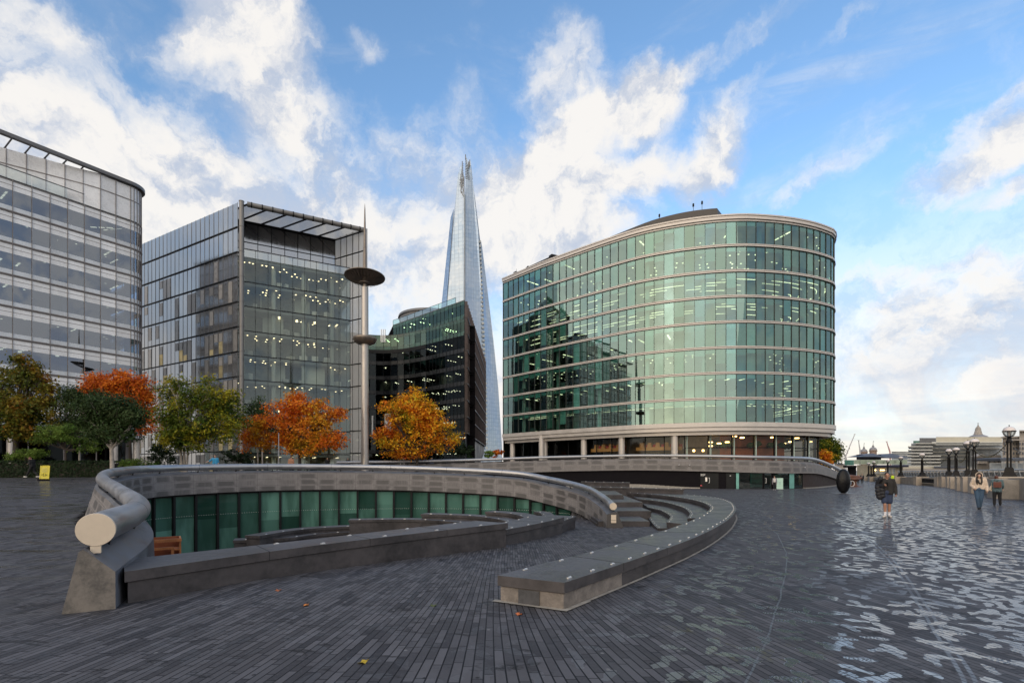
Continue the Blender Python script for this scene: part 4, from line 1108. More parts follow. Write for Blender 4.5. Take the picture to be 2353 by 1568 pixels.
arc = [cen+n1v*1.9*math.cos(q)+e1*1.9*math.sin(q) for q in np.linspace(0, pi*.52, 8)]
str1 = resample([A1-e1*46.8, A1, C1], 1.8)
PF1 = str1+arc[1:]
end1 = PF1[-1]+Vector((-e1.y, e1.x, 0))*0-n1v*20
PF1e = PF1+resample([PF1[-1], end1], 2.2)[1:]
of1 = thing('glass_office', 'office block of white and blue glass bands with a jutting roof at the left edge', 'office building', tuple(A1))
F1 = 3.92; ZT1 = 37.7
for k in range(9):
    zt = ZT1-k*F1; zb = zt-F1
    if zb < 5.2: break
    mb = MB(); facade_panes(mb, PF1e, zb+.62, zb+2.62, .012)
    facade_panes(mb, PF1e, zb+2.62, zb+3.78, .008, 1); facade_panes(mb, PF1e, zb+.10, zb+.62, .008, 2)
    mullions(mb, PF1e, zb, zt, .05, .15, 3)
    for (h0, h1, o_) in ((zb-.06, zb+.06, .14), (zb+3.74, zb+3.80, .10), (zb+3.20, zb+3.24, .03)): band(mb, PF1e, h0, h1, o_, 3)
    mb.build('ribbon_window', [M_gblue, M_frit, M_fritp, M_grm], of1)
    interior('office_floor', of1, PF1[18:-3], zb+.1, zb+3.3, 7, 'spots' if k == 6 else ('few' if k < 4 else 'clusters' if k == 5 else 'few'), colstep=5, seed=30+k, core=M_wdk)
    # solid backing so the far side never shows through
mb = MB(); pb = [p-n*7.2 for p, n in zip(PF1e, normals2(PF1e, 1))]
for a, b_ in zip(pb, pb[1:]): mb.quad((a.x, a.y, 0), (b_.x, b_.y, 0), (b_.x, b_.y, ZT1), (a.x, a.y, ZT1))
mb.build('core_wall', M_wdk, of1)
# ground floor
mb = MB(); gf = [p-n*1.6 for p, n in zip(PF1e, normals2(PF1e, 1))]; facade_panes(mb, gf, 1.0, 6.5, .004); mullions(mb, gf[::2], 1.0, 6.6, .10, .2, 1); mb.build('shopfront', [M_gdark, M_grm], of1)
for i in range(3, len(PF1), 6):
    p = PF1[i]-normals2(PF1, 1)[i]*.6; mb = MB(); mb.lathe([(.45, .8), (.45, 6.2)], (p.x, p.y, 0), 16); mb.build('column', M_fascia, of1, 40)
# set-back top storey, balustrade and the jutting open roof
iC = len(str1)-1
setb = []
for i, p in enumerate(PF1e):
    n = normals2(PF1e, 1)[i]; s = (PF1e[min(i, iC)]-C1).length
    setb.append(p-n*min(9.0, max(0.02, (s-4.0)*.34)) if i <= iC else p-n*.02)
mb = MB(); facade_panes(mb, setb, ZT1+.1, 42.6, .01, 0); mullions(mb, setb, ZT1, 42.7, .07, .14, 1); band(mb, setb, 40.6, 40.72, .06, 1); mb.build('top_storey_window', [M_frit, M_grm], of1)
bal = PF1[:iC-2]
mb = MB(); facade_panes(mb, bal[::2], ZT1+.1, ZT1+1.35, .004, 0); band(mb, bal, ZT1+1.35, ZT1+1.45, .05, 1, back=.05); mb.build('balustrade', [M_balus, M_roofg], of1)
mb = MB(); mb.prism([p.xy for p in PF1e]+[p.xy for p in reversed(pb)], ZT1-.05, ZT1+.08); mb.build('terrace', M_slab, of1)
RZ = 43.1
mb = MB()
rim = [p+n*.25 for p, n in zip(PF1e, normals2(PF1e, 1))]
band(mb, rim, RZ-.34, RZ+.10, .22, 0, back=.35)
inn_ = [p-normals2(PF1e, 1)[i]*min(11, max(.3, ((p-C1).length-1)*.42)) if i <= iC else p for i, p in enumerate(PF1e)]
band(mb, inn_[:iC], RZ-.5, RZ+.0, .2, 0, back=.25)
for i in range(0, iC-2, 1): mb.bar(rim[i]+Vector((0, 0, RZ-.15)), inn_[i]+Vector((0, 0, RZ-.15)), .09)
mb.prism([p.xy for p in inn_[:iC+1]]+[p.xy for p in PF1e[iC+1:]]+[p.xy for p in reversed(pb)], RZ-.55, RZ-.1)
mb.build('roof', M_roofg, of1)
mb = MB(); gl = [p-normals2(PF1e, 1)[i]*.9 for i, p in enumerate(inn_)][:iC-1]; facade_panes(mb, gl, RZ-1.4, RZ-.5, .01); mb.build('roof_light', M_gteal, of1)

# ------------------------------------------------------------------ grey glass block with louvred roof canopy
def metal_panel():
    t = NT('grey_glass_panel'); i = t.island(); p = t.pos()
    st = t.noise(t.mapv(p, (3, 3, .12)), 1.0, 5, .65)
    c = t.mix(t.ramp(i, 0, 1, 0, 1, 'LINEAR'), (.075, .078, .084), (.125, .13, .138))
    c = t.mix(t.ramp(st, .35, .7, 0, .5), c, (.12, .12, .125))
    r = t.ramp(st, .3, .7, .05, .14)
    t.bsdf(c, r, 0.0, None, 1.0, 2.5); return t.mat
M_gp = metal_panel()
M_bl2 = mk('pale_blind', (.27, .26, .25), .35, .1, 1, 0, 0, spec=.6, isl=.25)
M_yel = glow('lit_office_room', (.9, .72, .40), .16)
M_alu = mk('weathered_aluminium', (.21, .205, .20), .5, .15, .8, .4, .02)
M_perf = glass('perforated_screen', (.92, .96, 1), .05, (1, 1, 1), .3, .1, .62)
of2 = thing('glass_office', 'grey glass office block with louvred roof canopy and steel side fin', 'office building', (-42.8, 81, 0))
K2 = Vector((-42.8, 81, 0)); L2e = Vector((-80.4, 102.6, 0)); R2e = Vector((-25.9, 90.2, 0))
eL = (L2e-K2).normalized(); eR = (R2e-K2).normalized(); back2 = eL
lf = resample([L2e, K2-eL*-.0+eL*.95], 1.32)
T2 = 44.4; H2 = 3.96
nL = Vector((lf[-1]-lf[0]).normalized()); nL = Vector((nL.y, -nL.x, 0))
for k in range(11):
    zt = T2-k*H2; zb = max(.6, zt-H2)
    mb = MB(); rg = random.Random(k*3+1)
    facade_panes(mb, lf, zb+.10, zt-.06, .009, 0)
    for i in range(len(lf)-1):
        if k >= 3 and rg.random() < .38 or (k == 2 and rg.random() < .1):
            a, b_ = lf[i], lf[i+1]; d = (b_-a).normalized()*.16; lo = zb+rg.choice((.12, .12, 1.2, 2.2)); nn_ = nL*.035
            mb.quad(Vector((a.x, a.y, lo))+d+nn_, Vector((b_.x, b_.y, lo))-d+nn_, Vector((b_.x, b_.y, zt-.4))-d+nn_, Vector((a.x, a.y, zt-.4))+d+nn_, 2)
            if k >= 5 and lo > zb+1 and rg.random() < .6: mb.quad(Vector((a.x, a.y, zb+.2))+d+nn_, Vector((b_.x, b_.y, zb+.2))-d+nn_, Vector((b_.x, b_.y, lo-.05))-d+nn_, Vector((a.x, a.y, lo-.05))+d+nn_, 3)
    mullions(mb, lf, zb, zt, .04, .05, 4, out=.02); band(mb, lf, zb-.04, zb+.10, .16, 1)
    mb.build('ribbon_window', [M_gp, M_dark, M_bl2, M_yel, M_alu], of2)
    # rounded corner post, one length per storey
    mb = MB(); c = K2+eL*.45+eR*.25; mb.lathe([(.36, zb+.12), (.36, zt-.02), (.41, zt+.0), (.41, zt+.10)], (c.x, c.y, 0), 18); mb.build('corner_post', M_alu, of2, 40)
REC, REC2 = 3.7, 7.6
nR = Vector((eR.y, -eR.x, 0))
ga, gb = K2+back2*REC*.2+eR*.9, R2e+back2*REC
ga = K2+back2*REC+eR*.2
gpath2 = resample([ga, gb], n=10); hpath2 = resample([K2+back2*REC2+eR*.2, R2e+back2*REC2], n=9)
ZM = 38.1; HM = 4.02
for k in range(9):
    zt = ZM-k*HM-(1.35 if k >= 0 else 0); zb = max(.5, zt-HM)
    mb = MB(); facade_panes(mb, gpath2, zb+.05, zt-.05, .004); mullions(mb, gpath2, zb, zt, .05, .12, 1); band(mb, gpath2, zb-.05, zb+.05, .08, 1)
    hz = zt-.85; nn_ = normals2(gpath2, 1)
    for i in range(len(gpath2)-1):
        a, b_ = gpath2[i]-nn_[i]*.25, gpath2[i+1]-nn_[i+1]*.25
        mb.quad((a.x, a.y, hz+.3), (b_.x, b_.y, hz+.3), (b_.x, b_.y, zt), (a.x, a.y, zt), 2)
    mb.build('ribbon_window', [M_ggrey, M_dark, mk('pale_soffit_edge', (.16, .18, .17), .6, .1, 1, 0, 0) if k == 0 else bpy.data.materials['pale_soffit_edge']], of2)
    interior('office_floor', of2, resample([ga, gb], n=20), zb+.1, zt-.5, 8, 'spots' if k in (0, 1, 3, 4, 5) else 'strips' if k > 5 else 'clusters', colstep=5, seed=70+k, lite=M_lite2, core=mk('grey_core', (.45, .46, .42), .8, .5, .25, 0, 0) if k == 0 else bpy.data.materials['grey_core'])
mb = MB(); facade_panes(mb, gpath2, ZM-1.30, ZM, .003); band(mb, gpath2, ZM-.03, ZM+.05, .08, 1); mullions(mb, gpath2, ZM-1.35, ZM, .05, .1, 1); mb.build('balustrade', [M_balus, M_dark], of2)
mb = MB(); facade_panes(mb, hpath2, ZM-1.2, ZM+2.4, .004, 0); facade_panes(mb, hpath2, ZM+2.5, T2-.3, .004, 2); mullions(mb, hpath2, ZM-1.3, T2-.2, .10, .14, 1); band(mb, hpath2, ZM+2.38, ZM+2.5, .08, 1)
mb.build('top_storey_window', [M_gp, M_dark, M_gp], of2)
mb = MB(); mb.prism([ga.xy, gb.xy, hpath2[-1].xy, hpath2[0].xy], ZM-1.5, ZM-1.3); a, b_ = hpath2[0]+back2*.6, hpath2[-1]+back2*.6
mb.quad((a.x, a.y, ZM-1.4), (b_.x, b_.y, ZM-1.4), (b_.x, b_.y, T2-.2), (a.x, a.y, T2-.2)); mb.build('terrace', M_core, of2)
# side fin
fin = [R2e+eR*.0, R2e+back2*9.2]
fpth = resample([R2e+back2*9.2, R2e], 1.55)
for k in range(11):
    zt = T2-k*H2; zb = max(.5, zt-H2); mb = MB()
    facade_panes(mb, fpth, zb+.12, zt-.05, .01, 0, side=-1)
    mullions(mb, fpth, zb, zt, .07, .12, 1, side=-1); band(mb, fpth, zb-.02, zb+.13, .10, 1, side=-1, back=.1)
    o2 = [p+eR*.42 for p in fpth]; facade_panes(mb, o2, zb+.05, zt-.02, .01, 0)
    a = R2e; mb.box((a.x+eR.x*.21, a.y+eR.y*.21, (zb+zt)/2), (.42, .10, zt-zb-.06), math.atan2(eR.y, eR.x), 0)
    mb.build('side_fin', [M_perf, M_dark], of2)
# canopy
mb = MB()
pA, pB = K2+eR*.8+Vector((0, 0, T2)), R2e+Vector((0, 0, T2))
mb.tube([pA+Vector((0, 0, -.35)), pB+Vector((0, 0, -.35))], .38, 16)
for i in range(12): c = pA.lerp(pB, (i+.4)/12)+Vector((0, 0, -.35)); mb.tube([c-eR*.08, c+eR*.08], .43, 16, 1)
mb.build('canopy_edge', [M_alu, M_dark], of2, 40)
mb = MB()
for d in np.arange(.55, REC2+.2, .40):
    a = pA+back2*d; b_ = pB+back2*d; c = (a+b_)/2
    mb.box((c.x, c.y, T2-.30), ((b_-a).length, .24, .05), math.atan2(eR.y, eR.x), 0, 1, .25)
mb.build('canopy_louvre', M_alu, of2)
mb = MB()
for i in range(7):
    a = pA.lerp(pB, i/6)+Vector((0, 0, -.42)); b_ = a+back2*(REC2+.4); mb.bar(a, b_, .15)
mb.box(((pA+pB)/2+back2*(REC2+.2)+Vector((0, 0, -.45))), ((pB-pA).length, .4, .5), math.atan2(eR.y, eR.x))
mb.build('canopy_beam', M_dark, of2)
# flank wall behind, roof
mb = MB(); b0 = hpath2[0]+back2*1.0; b1_ = hpath2[-1]+back2*1.0; far = back2*21
mb.prism([b0.xy, b1_.xy, (b1_+far).xy, (b0+far).xy], 0.2, T2-.6); mb.build('rear_block', M_core, of2)

# ------------------------------------------------------------------ black glass office with brown finned side and curved link
M_brfin = mk('bronze_fin', (.10, .075, .068), .5, .3, .6, .3, .04)
M_bside = mk('bronze_side_wall', (.050, .038, .037), .55, .3, .3, .1, .04)
M_ggrn = glass('dark_green_window_glass', (.20, .38, .30), .09, (.5, .72, .62), 0, .35)
M_spang = mk('dark_green_spandrel', (.030, .085, .062), .22, .3, .4, 0, 0, spec=.5, isl=.35)
M_spark = glow('office_lamp_cluster', (1, .84, .55), 9.0)
M_blk = mk('black_spandrel', (.010, .011, .013), .3, .3, .4, 0, 0, spec=.35)
of3 = thing('glass_office', 'black glass office with a sharp bronze-finned corner and curved link wing', 'office building', (-11.3, 122, 0))
K3 = Vector((-11.3, 122, 0)); E3 = Vector((-33.2, 143, 0)); S3 = Vector((-10.3, 189, 0))
def z3(y, d=122): return EYE+(HZ-y)/1176*d
T3 = z3(690)
fr3 = resample([E3, K3-(K3-E3).normalized()*.0], n=20)
wing = resample(catmull([Vector((-53, 126, 0)), Vector((-46, 131.5, 0)), Vector((-39.5, 136, 0)), Vector((-34.0, 137.2, 0)), Vector((-28.5, 135.6, 0)), Vector((-22.0, 131.2, 0))], 6), n=18)
main = wing[:-1]+resample([wing[-1], K3], n=11)
def storey3(path, zb, zt, sp, gm, sm, mull=True):
    mb = MB(); facade_panes(mb, path, zb+sp, zt-.05, .008, 0); facade_panes(mb, path, zb+.05, zb+sp, .006, 1)
    mullions(mb, path, zb, zt, .05, .08, 2); band(mb, path, zb-.05, zb+.05, .05, 2); return mb.build('ribbon_window', [gm, sm, M_dark], of3)
H3 = 3.95
# top two storeys of the main block
ztop3 = T3
storey3(fr3, ztop3-4.3, ztop3, 1.0, M_ggrn, M_spang); interior('office_floor', of3, fr3[:-4], ztop3-4.2, ztop3-.3, 6, 'clusters', seed=200, core=M_wdk, lite=M_spark)
mb = MB(); facade_panes(mb, fr3, ztop3-.9, ztop3-.05, .004, push=.03); mb.build('spandrel', M_spang, of3)
zz = ztop3-4.3
k = 0
while zz > 4:
    zb = zz-H3; gm, sm = (M_ggrn, M_spang) if k < 1 else (M_gdark, M_blk)
    storey3(main, zb, zz, .95, gm, sm)
    if k == 0: mb = MB(); facade_panes(mb, main, zz-.75, zz-.05, .004, push=.03); mb.build('spandrel', M_spang, of3)
    interior('office_floor', of3, main[:-2], zb+.1, zz-.3, 6, 'clusters', seed=210+k, core=M_black, lite=M_spark)
    if k == 0:                                   # the link is bridged below its first storey
        mb = MB(); band(mb, wing, zb-.9, zb-.05, .15, 0); mb.build('link_soffit', M_dark, of3)
    zz = zb; k += 1
mb = MB()
Nm = normals2(main, 1); bkm = [p-n*6.1 for p, n in zip(main, Nm)][:-2]+[K3+Vector((-.1, 6, 0))]
for a, b_ in zip(bkm, bkm[1:]): mb.quad((a.x, a.y, 0), (b_.x, b_.y, 0), (b_.x, b_.y, ztop3-4.2), (a.x, a.y, ztop3-4.2))
mb.build('core_wall', M_black, of3)
mb = MB(); mb.prism([p.xy for p in main]+[p.xy for p in reversed(bkm)], ztop3-4.35, ztop3-4.25); mb.prism([K3.xy, S3.xy, (S3+Vector((-40, 0, 0))).xy, E3.xy], ztop3-.1, ztop3+.15); mb.build('roof', M_roofd, of3)
# white panels low on the left
mb = MB()
for x, y0, y1 in ((893, 950, 1003), (858, 955, 1005)):
    p = P(x, 1000, 134.5); mb.box((p.x, p.y-1.0, (z3(y0, 134)+z3(y1, 134))/2), (1.9 if x > 880 else .4, .15, z3(y0, 134)-z3(y1, 134)), -.35)
mb.build('white_panel', M_white, of3)
# bronze side
zb3 = z3(1018)
sd3 = resample([K3, S3], n=22); nS = Vector((1, 0, 0))
mb = MB(); a, b_ = K3+Vector((.1, .1, 0)), S3; mb.quad((a.x, a.y, zb3), (b_.x, b_.y, zb3), (b_.x, b_.y, T3), (a.x, a.y, T3)); mb.quad((a.x, a.y, 0), (b_.x-3, b_.y, 0), (b_.x, b_.y, zb3), (a.x, a.y, zb3))
mb.build('side_wall', M_bside, of3)
kk = 0; zt = T3
while zt-H3 > zb3-1:
    zb = max(zb3, zt-H3); mb = MB()
    for i, p in enumerate(resample([K3, S3], n=26)):
        mb.box((p.x+.35, p.y+.1, (zb+zt)/2), (.7, .16, (zt-zb)-.35), .35)
    band(mb, sd3, zb-.12, zb+.14, .75, 1, side=1)
    mb.build('fin_row', [M_brfin, M_bside], of3); zt = zb if zb > zb3 else 0; kk += 1
# roof rail and round plant drum
mb = MB(); rp = resample([E3+(K3-E3)*.0, K3+(E3-K3)*.10], n=8); rp = [p-Vector((.2, -.8, 0)) for p in rp]; facade_panes(mb, rp, T3+.15, T3+1.6, .004); mullions(mb, rp, T3+.1, T3+1.6, .06, .06, 1); band(mb, rp, T3+1.6, T3+1.68, .03, 1, back=.03); mb.build('roof_rail', [glass('rail_glass', (.45, .70, .66), .25), M_dark], of3)
c = P(990, 700, 152); mb = MB(); mb.lathe([(9.2, T3), (9.2, T3+4.2), (9.6, T3+4.2), (9.4, T3+4.9), (6, T3+5.6), (0, T3+5.8)], (c.x, c.y, 0), 40); mb.build('plant_drum', [M_roofg], of3, 30)
mb = MB(); p = P(880, 760, 137)
for dx in (-.5, 0, .5): mb.bar((p.x+dx, p.y, 36), (p.x+dx, p.y, EYE+(HZ-756)/1176*137), .16)
mb.build('flue', M_steel, of3)

# ------------------------------------------------------------------ tall glass spire tower
def shard_glass():
    t = NT('pale_spire_glass'); p = t.pos(); i = t.island()
    s = t.n('ShaderNodeSeparateXYZ'); t.l(p, s.inputs[0])
    br = t.n('ShaderNodeTexBrick', offset=0.0); cb = t.n('ShaderNodeCombineXYZ')
    t.l(t.math('ADD', s.outputs[0], t.math('MULTIPLY', s.outputs[1], .6)), cb.inputs[0]); t.l(s.outputs[2], cb.inputs[1]); t.l(cb.outputs[0], br.inputs['Vector'])
    for nm, val in (('Scale', 1.0), ('Brick Width', 3.0), ('Row Height', 3.8), ('Mortar Size', .22), ('Mortar Smooth', .4)): br.inputs[nm].default_value = val
    br.inputs['Color1'].default_value = (.30, .40, .52, 1); br.inputs['Color2'].default_value = (.36, .45, .55, 1); br.inputs['Mortar'].default_value = (.20, .27, .36, 1)
    n = t.noise(t.mapv(p, (.02, .02, .045)), 1.0, 5, .6); bl = t.noise(t.mapv(p, (.25, .25, .26)), 1.0, 2, .5)
    c = t.mix(t.ramp(n, .35, .65, 0, .5), br.outputs['Color'], (.42, .48, .56))
    c = t.mix(t.ramp(bl, .58, .64, 0, .25), c, (.60, .63, .66))
    t.bsdf(c, .12, .55, None, .9); return t.mat
M_shard = shard_glass()
M_shgap = mk('spire_core_dark', (.24, .28, .32), .5, .25, .1, .2, 0)
M_shst = mk('spire_steel', (.20, .21, .22), .5, .2, .1, .4, 0)
tower = thing('glass_skyscraper', 'very tall pale glass spire tower tapering to a broken pointed top', 'skyscraper', tuple(P(1069, 1080, 490)))
def cs(x, y): return ((1000+x/1.568)/1.3605, (450+y/1.568)/1.3605)
def facet(name, pts, th=2.5, mat=None, nj=True):
    vs_ = [P(*cs(x, y), d) for x, y, d in pts]; n = len(vs_)
    bkv = [v+Vector((0, th, 0)) for v in vs_]; mb = MB()
    mb.add(vs_+bkv, [tuple(range(n)), tuple(range(2*n-1, n-1, -1))]+[(i, n+i, n+(i+1) % n, (i+1) % n) for i in range(n)])
    return mb.build(name, mat or M_shard, tower)
Dn, Df = 484, 500
facet('glass_facet', [(705, 152, 489), (706, 1560, Dn), (560, 1560, 498), (626, 750, 494), (660, 320, 491), (676, 150, 490), (690, 98, 490), (697, 118, 490)], 2)
facet('glass_facet', [(713, 58, 488), (726, 82, 488.5), (737, 95, 489), (745, 160, 489.5), (757, 250, 490), (774, 420, 492), (789, 690, 494), (800, 930, 496), (812, 1200, 497), (818, 1560, 498), (712, 1560, Dn-.5), (710, 240, 488)], 2)
facet('glass_facet', [(655, 318, 497), (621, 770, 500), (548, 1560, 506), (530, 1560, 509), (597, 770, 506), (640, 360, 502)], 2)
facet('glass_facet', [(789, 474, 499), (794, 500, 500), (811, 640, 503), (831, 800, 506), (852, 970, 508), (874, 1200, 511), (892, 1490, 514), (892, 1560, 514), (818, 1560, 500), (813, 1200, 499), (800, 930, 499), (786, 560, 499)], 2)
facet('glass_facet', [(733, 74, 492), (737, 78, 492), (748, 170, 493), (742, 168, 493)], 1.5)
# inner core that shows in the gaps
mb = MB()
def ringp(zpx, xs): return [P(*cs(x, zpx), d) for x, d in xs]
lo_ = ringp(1560, ((560, 500), (708, 487), (815, 500), (884, 516), (700, 540), (540, 520))); mi_ = ringp(700, ((632, 497), (709, 489), (788, 497), (812, 508), (720, 520), (612, 510))); hi_ = ringp(250, ((668, 492), (708, 490), (756, 491.5), (758, 497), (715, 503), (668, 498)))
mb.sweep([lo_, mi_, hi_]); mb.build('core', M_shgap, tower)
# open steelwork at the broken top
mb = MB()
for x0, y0, x1, y1 in ((690, 165, 702, 230), (702, 165, 690, 230), (690, 230, 706, 262), (706, 160, 706, 285), (690, 150, 691, 240), (684, 175, 708, 175), (688, 205, 708, 205), (690, 236, 708, 236), (697, 85, 697, 160), (733, 78, 734, 110), (713, 52, 713, 75), (728, 88, 727, 120)):
    mb.bar(P(*cs(x0, y0), 487), P(*cs(x1, y1), 487), .45)
for k in range(13):
    y = 60+k*8; mb.bar(P(*cs(712, y+10), 487.6), P(*cs(718+k*1.6, y+16), 488.2), .22)
for k in range(12):
    y = 88+k*9; mb.bar(P(*cs(697-k*1.4, y+14), 489.2), P(*cs(703, y+8), 488.8), .22)
mb.build('spire_frame', M_shst, tower)
mb = MB(); mb.tube([P(*cs(708.5, y), Dn+3-(y-250)*.003) for y in range(250, 1560, 60)], .95, 6); mb.build('ridge_gap', M_shgap, tower)
M_gapw = mk('gap_window', (.30, .34, .36), .4, .4, .05, 0, 0)
for y in range(480, 1510, 21):
    x2 = np.interp(y, [470, 690, 930, 1200, 1500], [782, 790, 800, 811, 816]); mb = MB(); mb.box(P(*cs(x2+1, y), 495), (2.2, 2, 2.2), 0, (y//21) % 3 != 0); mb.build('gap_window', [M_shgap, M_gapw], tower)

# ------------------------------------------------------------------ light mast
M_mast = mk('brushed_mast_steel', (.44, .41, .38), .42, .12, 1.2, .7, .03)
M_bowl = mk('bronze_bowl', (.20, .17, .145), .40, .3, 1.5, .5, .03)
mc = P(838, HZ, 55); zg = gz(mc.x, mc.y)
mast = thing('light_mast', 'tall steel light mast with a wide pierced saucer, lower bowl and top spike', 'light mast', (mc.x, mc.y, zg))
zf = lambda y: EYE+(HZ-y)/1176*55
mb = MB(); mb.lathe([(.40, zg-.3), (.385, zf(905)), (.39, zf(904)), (.37, zf(660))], (mc.x, mc.y, 0), 28); mb.build('pole', M_mast, mast, 40)
mb = MB(); mb.lathe([(.22, zf(660)), (.20, zf(600)), (.13, zf(540)), (.06, zf(482)), (.015, zf(468))], (mc.x, mc.y, 0), 16); mb.build('spike', M_bowl, mast, 40)
mb = MB(); q = zf(636)
ringN, rad = 32, [.55, .8, 1.02, 1.22, 1.40, 1.56, 1.70, 1.82, 1.93, 2.02]
def sz(r): return q-.75*(1-(r/2.1)**2.6)
for a_, b_ in zip(rad, rad[1:]):
    for k in range(ringN):
        t0_, t1_ = 2*pi*(k+.16)/ringN, 2*pi*(k+.66)/ringN; r0, r1 = a_+.02, b_-.045
        V = lambda r, t: (mc.x+r*math.cos(t), mc.y+r*math.sin(t), sz(r))
        mb.quad(V(r0, t0_), V(r0, t1_), V(r1, t1_), V(r1, t0_))
for k in range(ringN):
    t0_ = 2*pi*k/ringN; mb.bar((mc.x+.4*math.cos(t0_), mc.y+.4*math.sin(t0_), sz(.4)+.02), (mc.x+2.05*math.cos(t0_), mc.y+2.05*math.sin(t0_), sz(2.05)+.02), .03, 0, 4)
mb.lathe([(.36, sz(.36)-.06), (.60, sz(.6)-.04), (.60, sz(.6)+.06), (.36, sz(.36)+.08)], (mc.x, mc.y, 0), 32)
mb.lathe([(2.02, q-.05), (2.12, q-.02), (2.13, q+.04), (2.02, q+.06), (2.0, q+.02)], (mc.x, mc.y, 0), 48); tl = Matrix.Translation((mc.x, mc.y, q)) @ Matrix.Rotation(R(-5), 4, 'X') @ Matrix.Translation((-mc.x, -mc.y, -q))
mb.v = [tuple(tl @ Vector(v_)) for v_ in mb.v]; mb.build('saucer', M_bowl, mast)
q = zf(778)
mb = MB(); mb.lathe([(.40, q-.62), (.75, q-.56), (1.05, q-.40), (1.24, q-.15), (1.30, q+.05), (1.27, q+.10), (.9, q-.05), (.3, q-.1)], (mc.x, mc.y, 0), 40); mb.build('bowl', M_bowl, mast, 50)

# ================================================================== TREES AND PLANTING
def leaf_mat(name, cols, scale=.5, tr=.36, bias=(.30, .70)):
    t = NT(name); p = t.pos(); i = t.island()
    n = t.noise(p, scale, 4, .6, .6); n2 = t.noise(p, scale*4.5, 3, .6)
    f = t.ramp(t.math('ADD', t.math('MULTIPLY', n, .75), t.math('MULTIPLY', n2, .25)), *bias)
    c = cols[0]
    for k, q in enumerate(cols[1:]):
        a = k/len(cols[1:]); c = t.mix(t.ramp(f, a, a+1/len(cols[1:])), c, q)
    h = t.n('ShaderNodeHueSaturation'); t.l(c, h.inputs['Color']); t.l(t.ramp(i, 0, 1, .8, 2.0, 'LINEAR'), h.inputs['Value']); t.l(t.ramp(i, 0, 1, .485, .515, 'LINEAR'), h.inputs['Hue'])
    d = t.n('ShaderNodeBsdfPrincipled'); t.l(h.outputs[0], d.inputs['Base Color']); d.inputs['Roughness'].default_value = .6; d.inputs['Specular IOR Level'].default_value = .2
    tl = t.n('ShaderNodeBsdfTranslucent'); t.l(h.outputs[0], tl.inputs['Color'])
    m = t.n('ShaderNodeMixShader'); m.inputs[0].default_value = tr; t.l(d.outputs[0], m.inputs[1]); t.l(tl.outputs[0], m.inputs[2]); t.l(m.outputs[0], t.out.inputs['Surface'])
    return t.mat
M_bark = mk('dark_bark', (.045, .035, .028), .85, .4, 5, 0, .4)
M_birch = mk('pale_bark', (.36, .32, .28), .75, .3, 5, 0, .3)
L_brown = leaf_mat('rusty_green_leaves', [(.028, .045, .010), (.065, .080, .012), (.15, .11, .014), (.26, .10, .014)], .55)
L_dark = leaf_mat('dark_green_leaves', [(.018, .034, .012), (.030, .052, .016), (.050, .068, .022)], .6)
L_orange = leaf_mat('orange_leaves', [(.36, .07, .012), (.44, .11, .012), (.50, .15, .015)], .6)
L_green = leaf_mat('yellow_green_leaves', [(.020, .040, .008), (.040, .070, .010), (.090, .115, .012), (.26, .22, .016)], .55, bias=(.30, .62))
L_red = leaf_mat('red_orange_leaves', [(.28, .18, .015), (.44, .19, .014), (.48, .125, .012), (.42, .075, .010)], .35)
L_maple = leaf_mat('yellow_orange_leaves', [(.46, .10, .010), (.52, .19, .012), (.54, .29, .016), (.26, .27, .022)], .55, bias=(.34, .66))
L_hedge = leaf_mat('hedge_leaves', [(.012, .024, .010), (.022, .038, .014)], .8)
L_shrub = leaf_mat('bright_shrub_leaves', [(.06, .11, .02), (.12, .17, .03)], .8)

def crown_mesh(mb, blobs, n, size, rg, clump=.55, per=22, flat=.0, sky=.0):
    """leaf clumps scattered through and over a set of ellipsoids"""
    vol = [r[0]*r[1]*r[2] for _, r in blobs]; tot = sum(v**.7 for v in vol)
    for (c, r), v in zip(blobs, vol):
        k = max(3, int(n/per*v**.7/tot))
        for _ in range(k):
            while True:
                d = Vector((rg.gauss(0, 1), rg.gauss(0, 1), rg.gauss(0, 1)))
                if d.length > .1: break
            d.normalize(); rr = rg.uniform(.55, 1.06) if rg.random() < .8 else rg.uniform(.15, .6)
            q = Vector((c[0]+d.x*r[0]*rr, c[1]+d.y*r[1]*rr, c[2]+d.z*r[2]*rr))
            out = Vector((d.x/r[0], d.y/r[1], d.z/r[2])).normalized()
            for _ in range(int(per*rg.uniform(.6, 1.4))):
                o = Vector((rg.gauss(0, 1), rg.gauss(0, 1), rg.gauss(0, .7)))*clump*.5
                p = q+o
                nrm = (out*1.0+Vector((0, 0, .55))+Vector((rg.gauss(0, 1), rg.gauss(0, 1), rg.gauss(0, 1)))*.65).normalized()
                a = nrm.orthogonal().normalized(); b_ = nrm.cross(a); th = rg.uniform(0, 2*pi)
                u = a*math.cos(th)+b_*math.sin(th); w = nrm.cross(u); s = size*rg.uniform(.6, 1.3)
                mb.add((p-u*s*.62, p+w*s*.30-nrm*s*.06, p+u*s*.62, p-w*s*.30+nrm*s*.04), ((0, 1, 2, 3),))
def limb(mb, a, b_, r0, r1, rg, wig=.12, m=0):
    a, b_ = Vector(a), Vector(b_); n = 6; L = (b_-a).length
    pts = [a.lerp(b_, i/n)+(Vector((rg.gauss(0, 1), rg.gauss(0, 1), rg.gauss(0, .5)))*wig*L*.25 if 0 < i < n else Vector()) for i in range(n+1)]
    mb.tube(pts, [lerp(r0, r1, i/n) for i in range(n+1)], 7, m)
    return pts
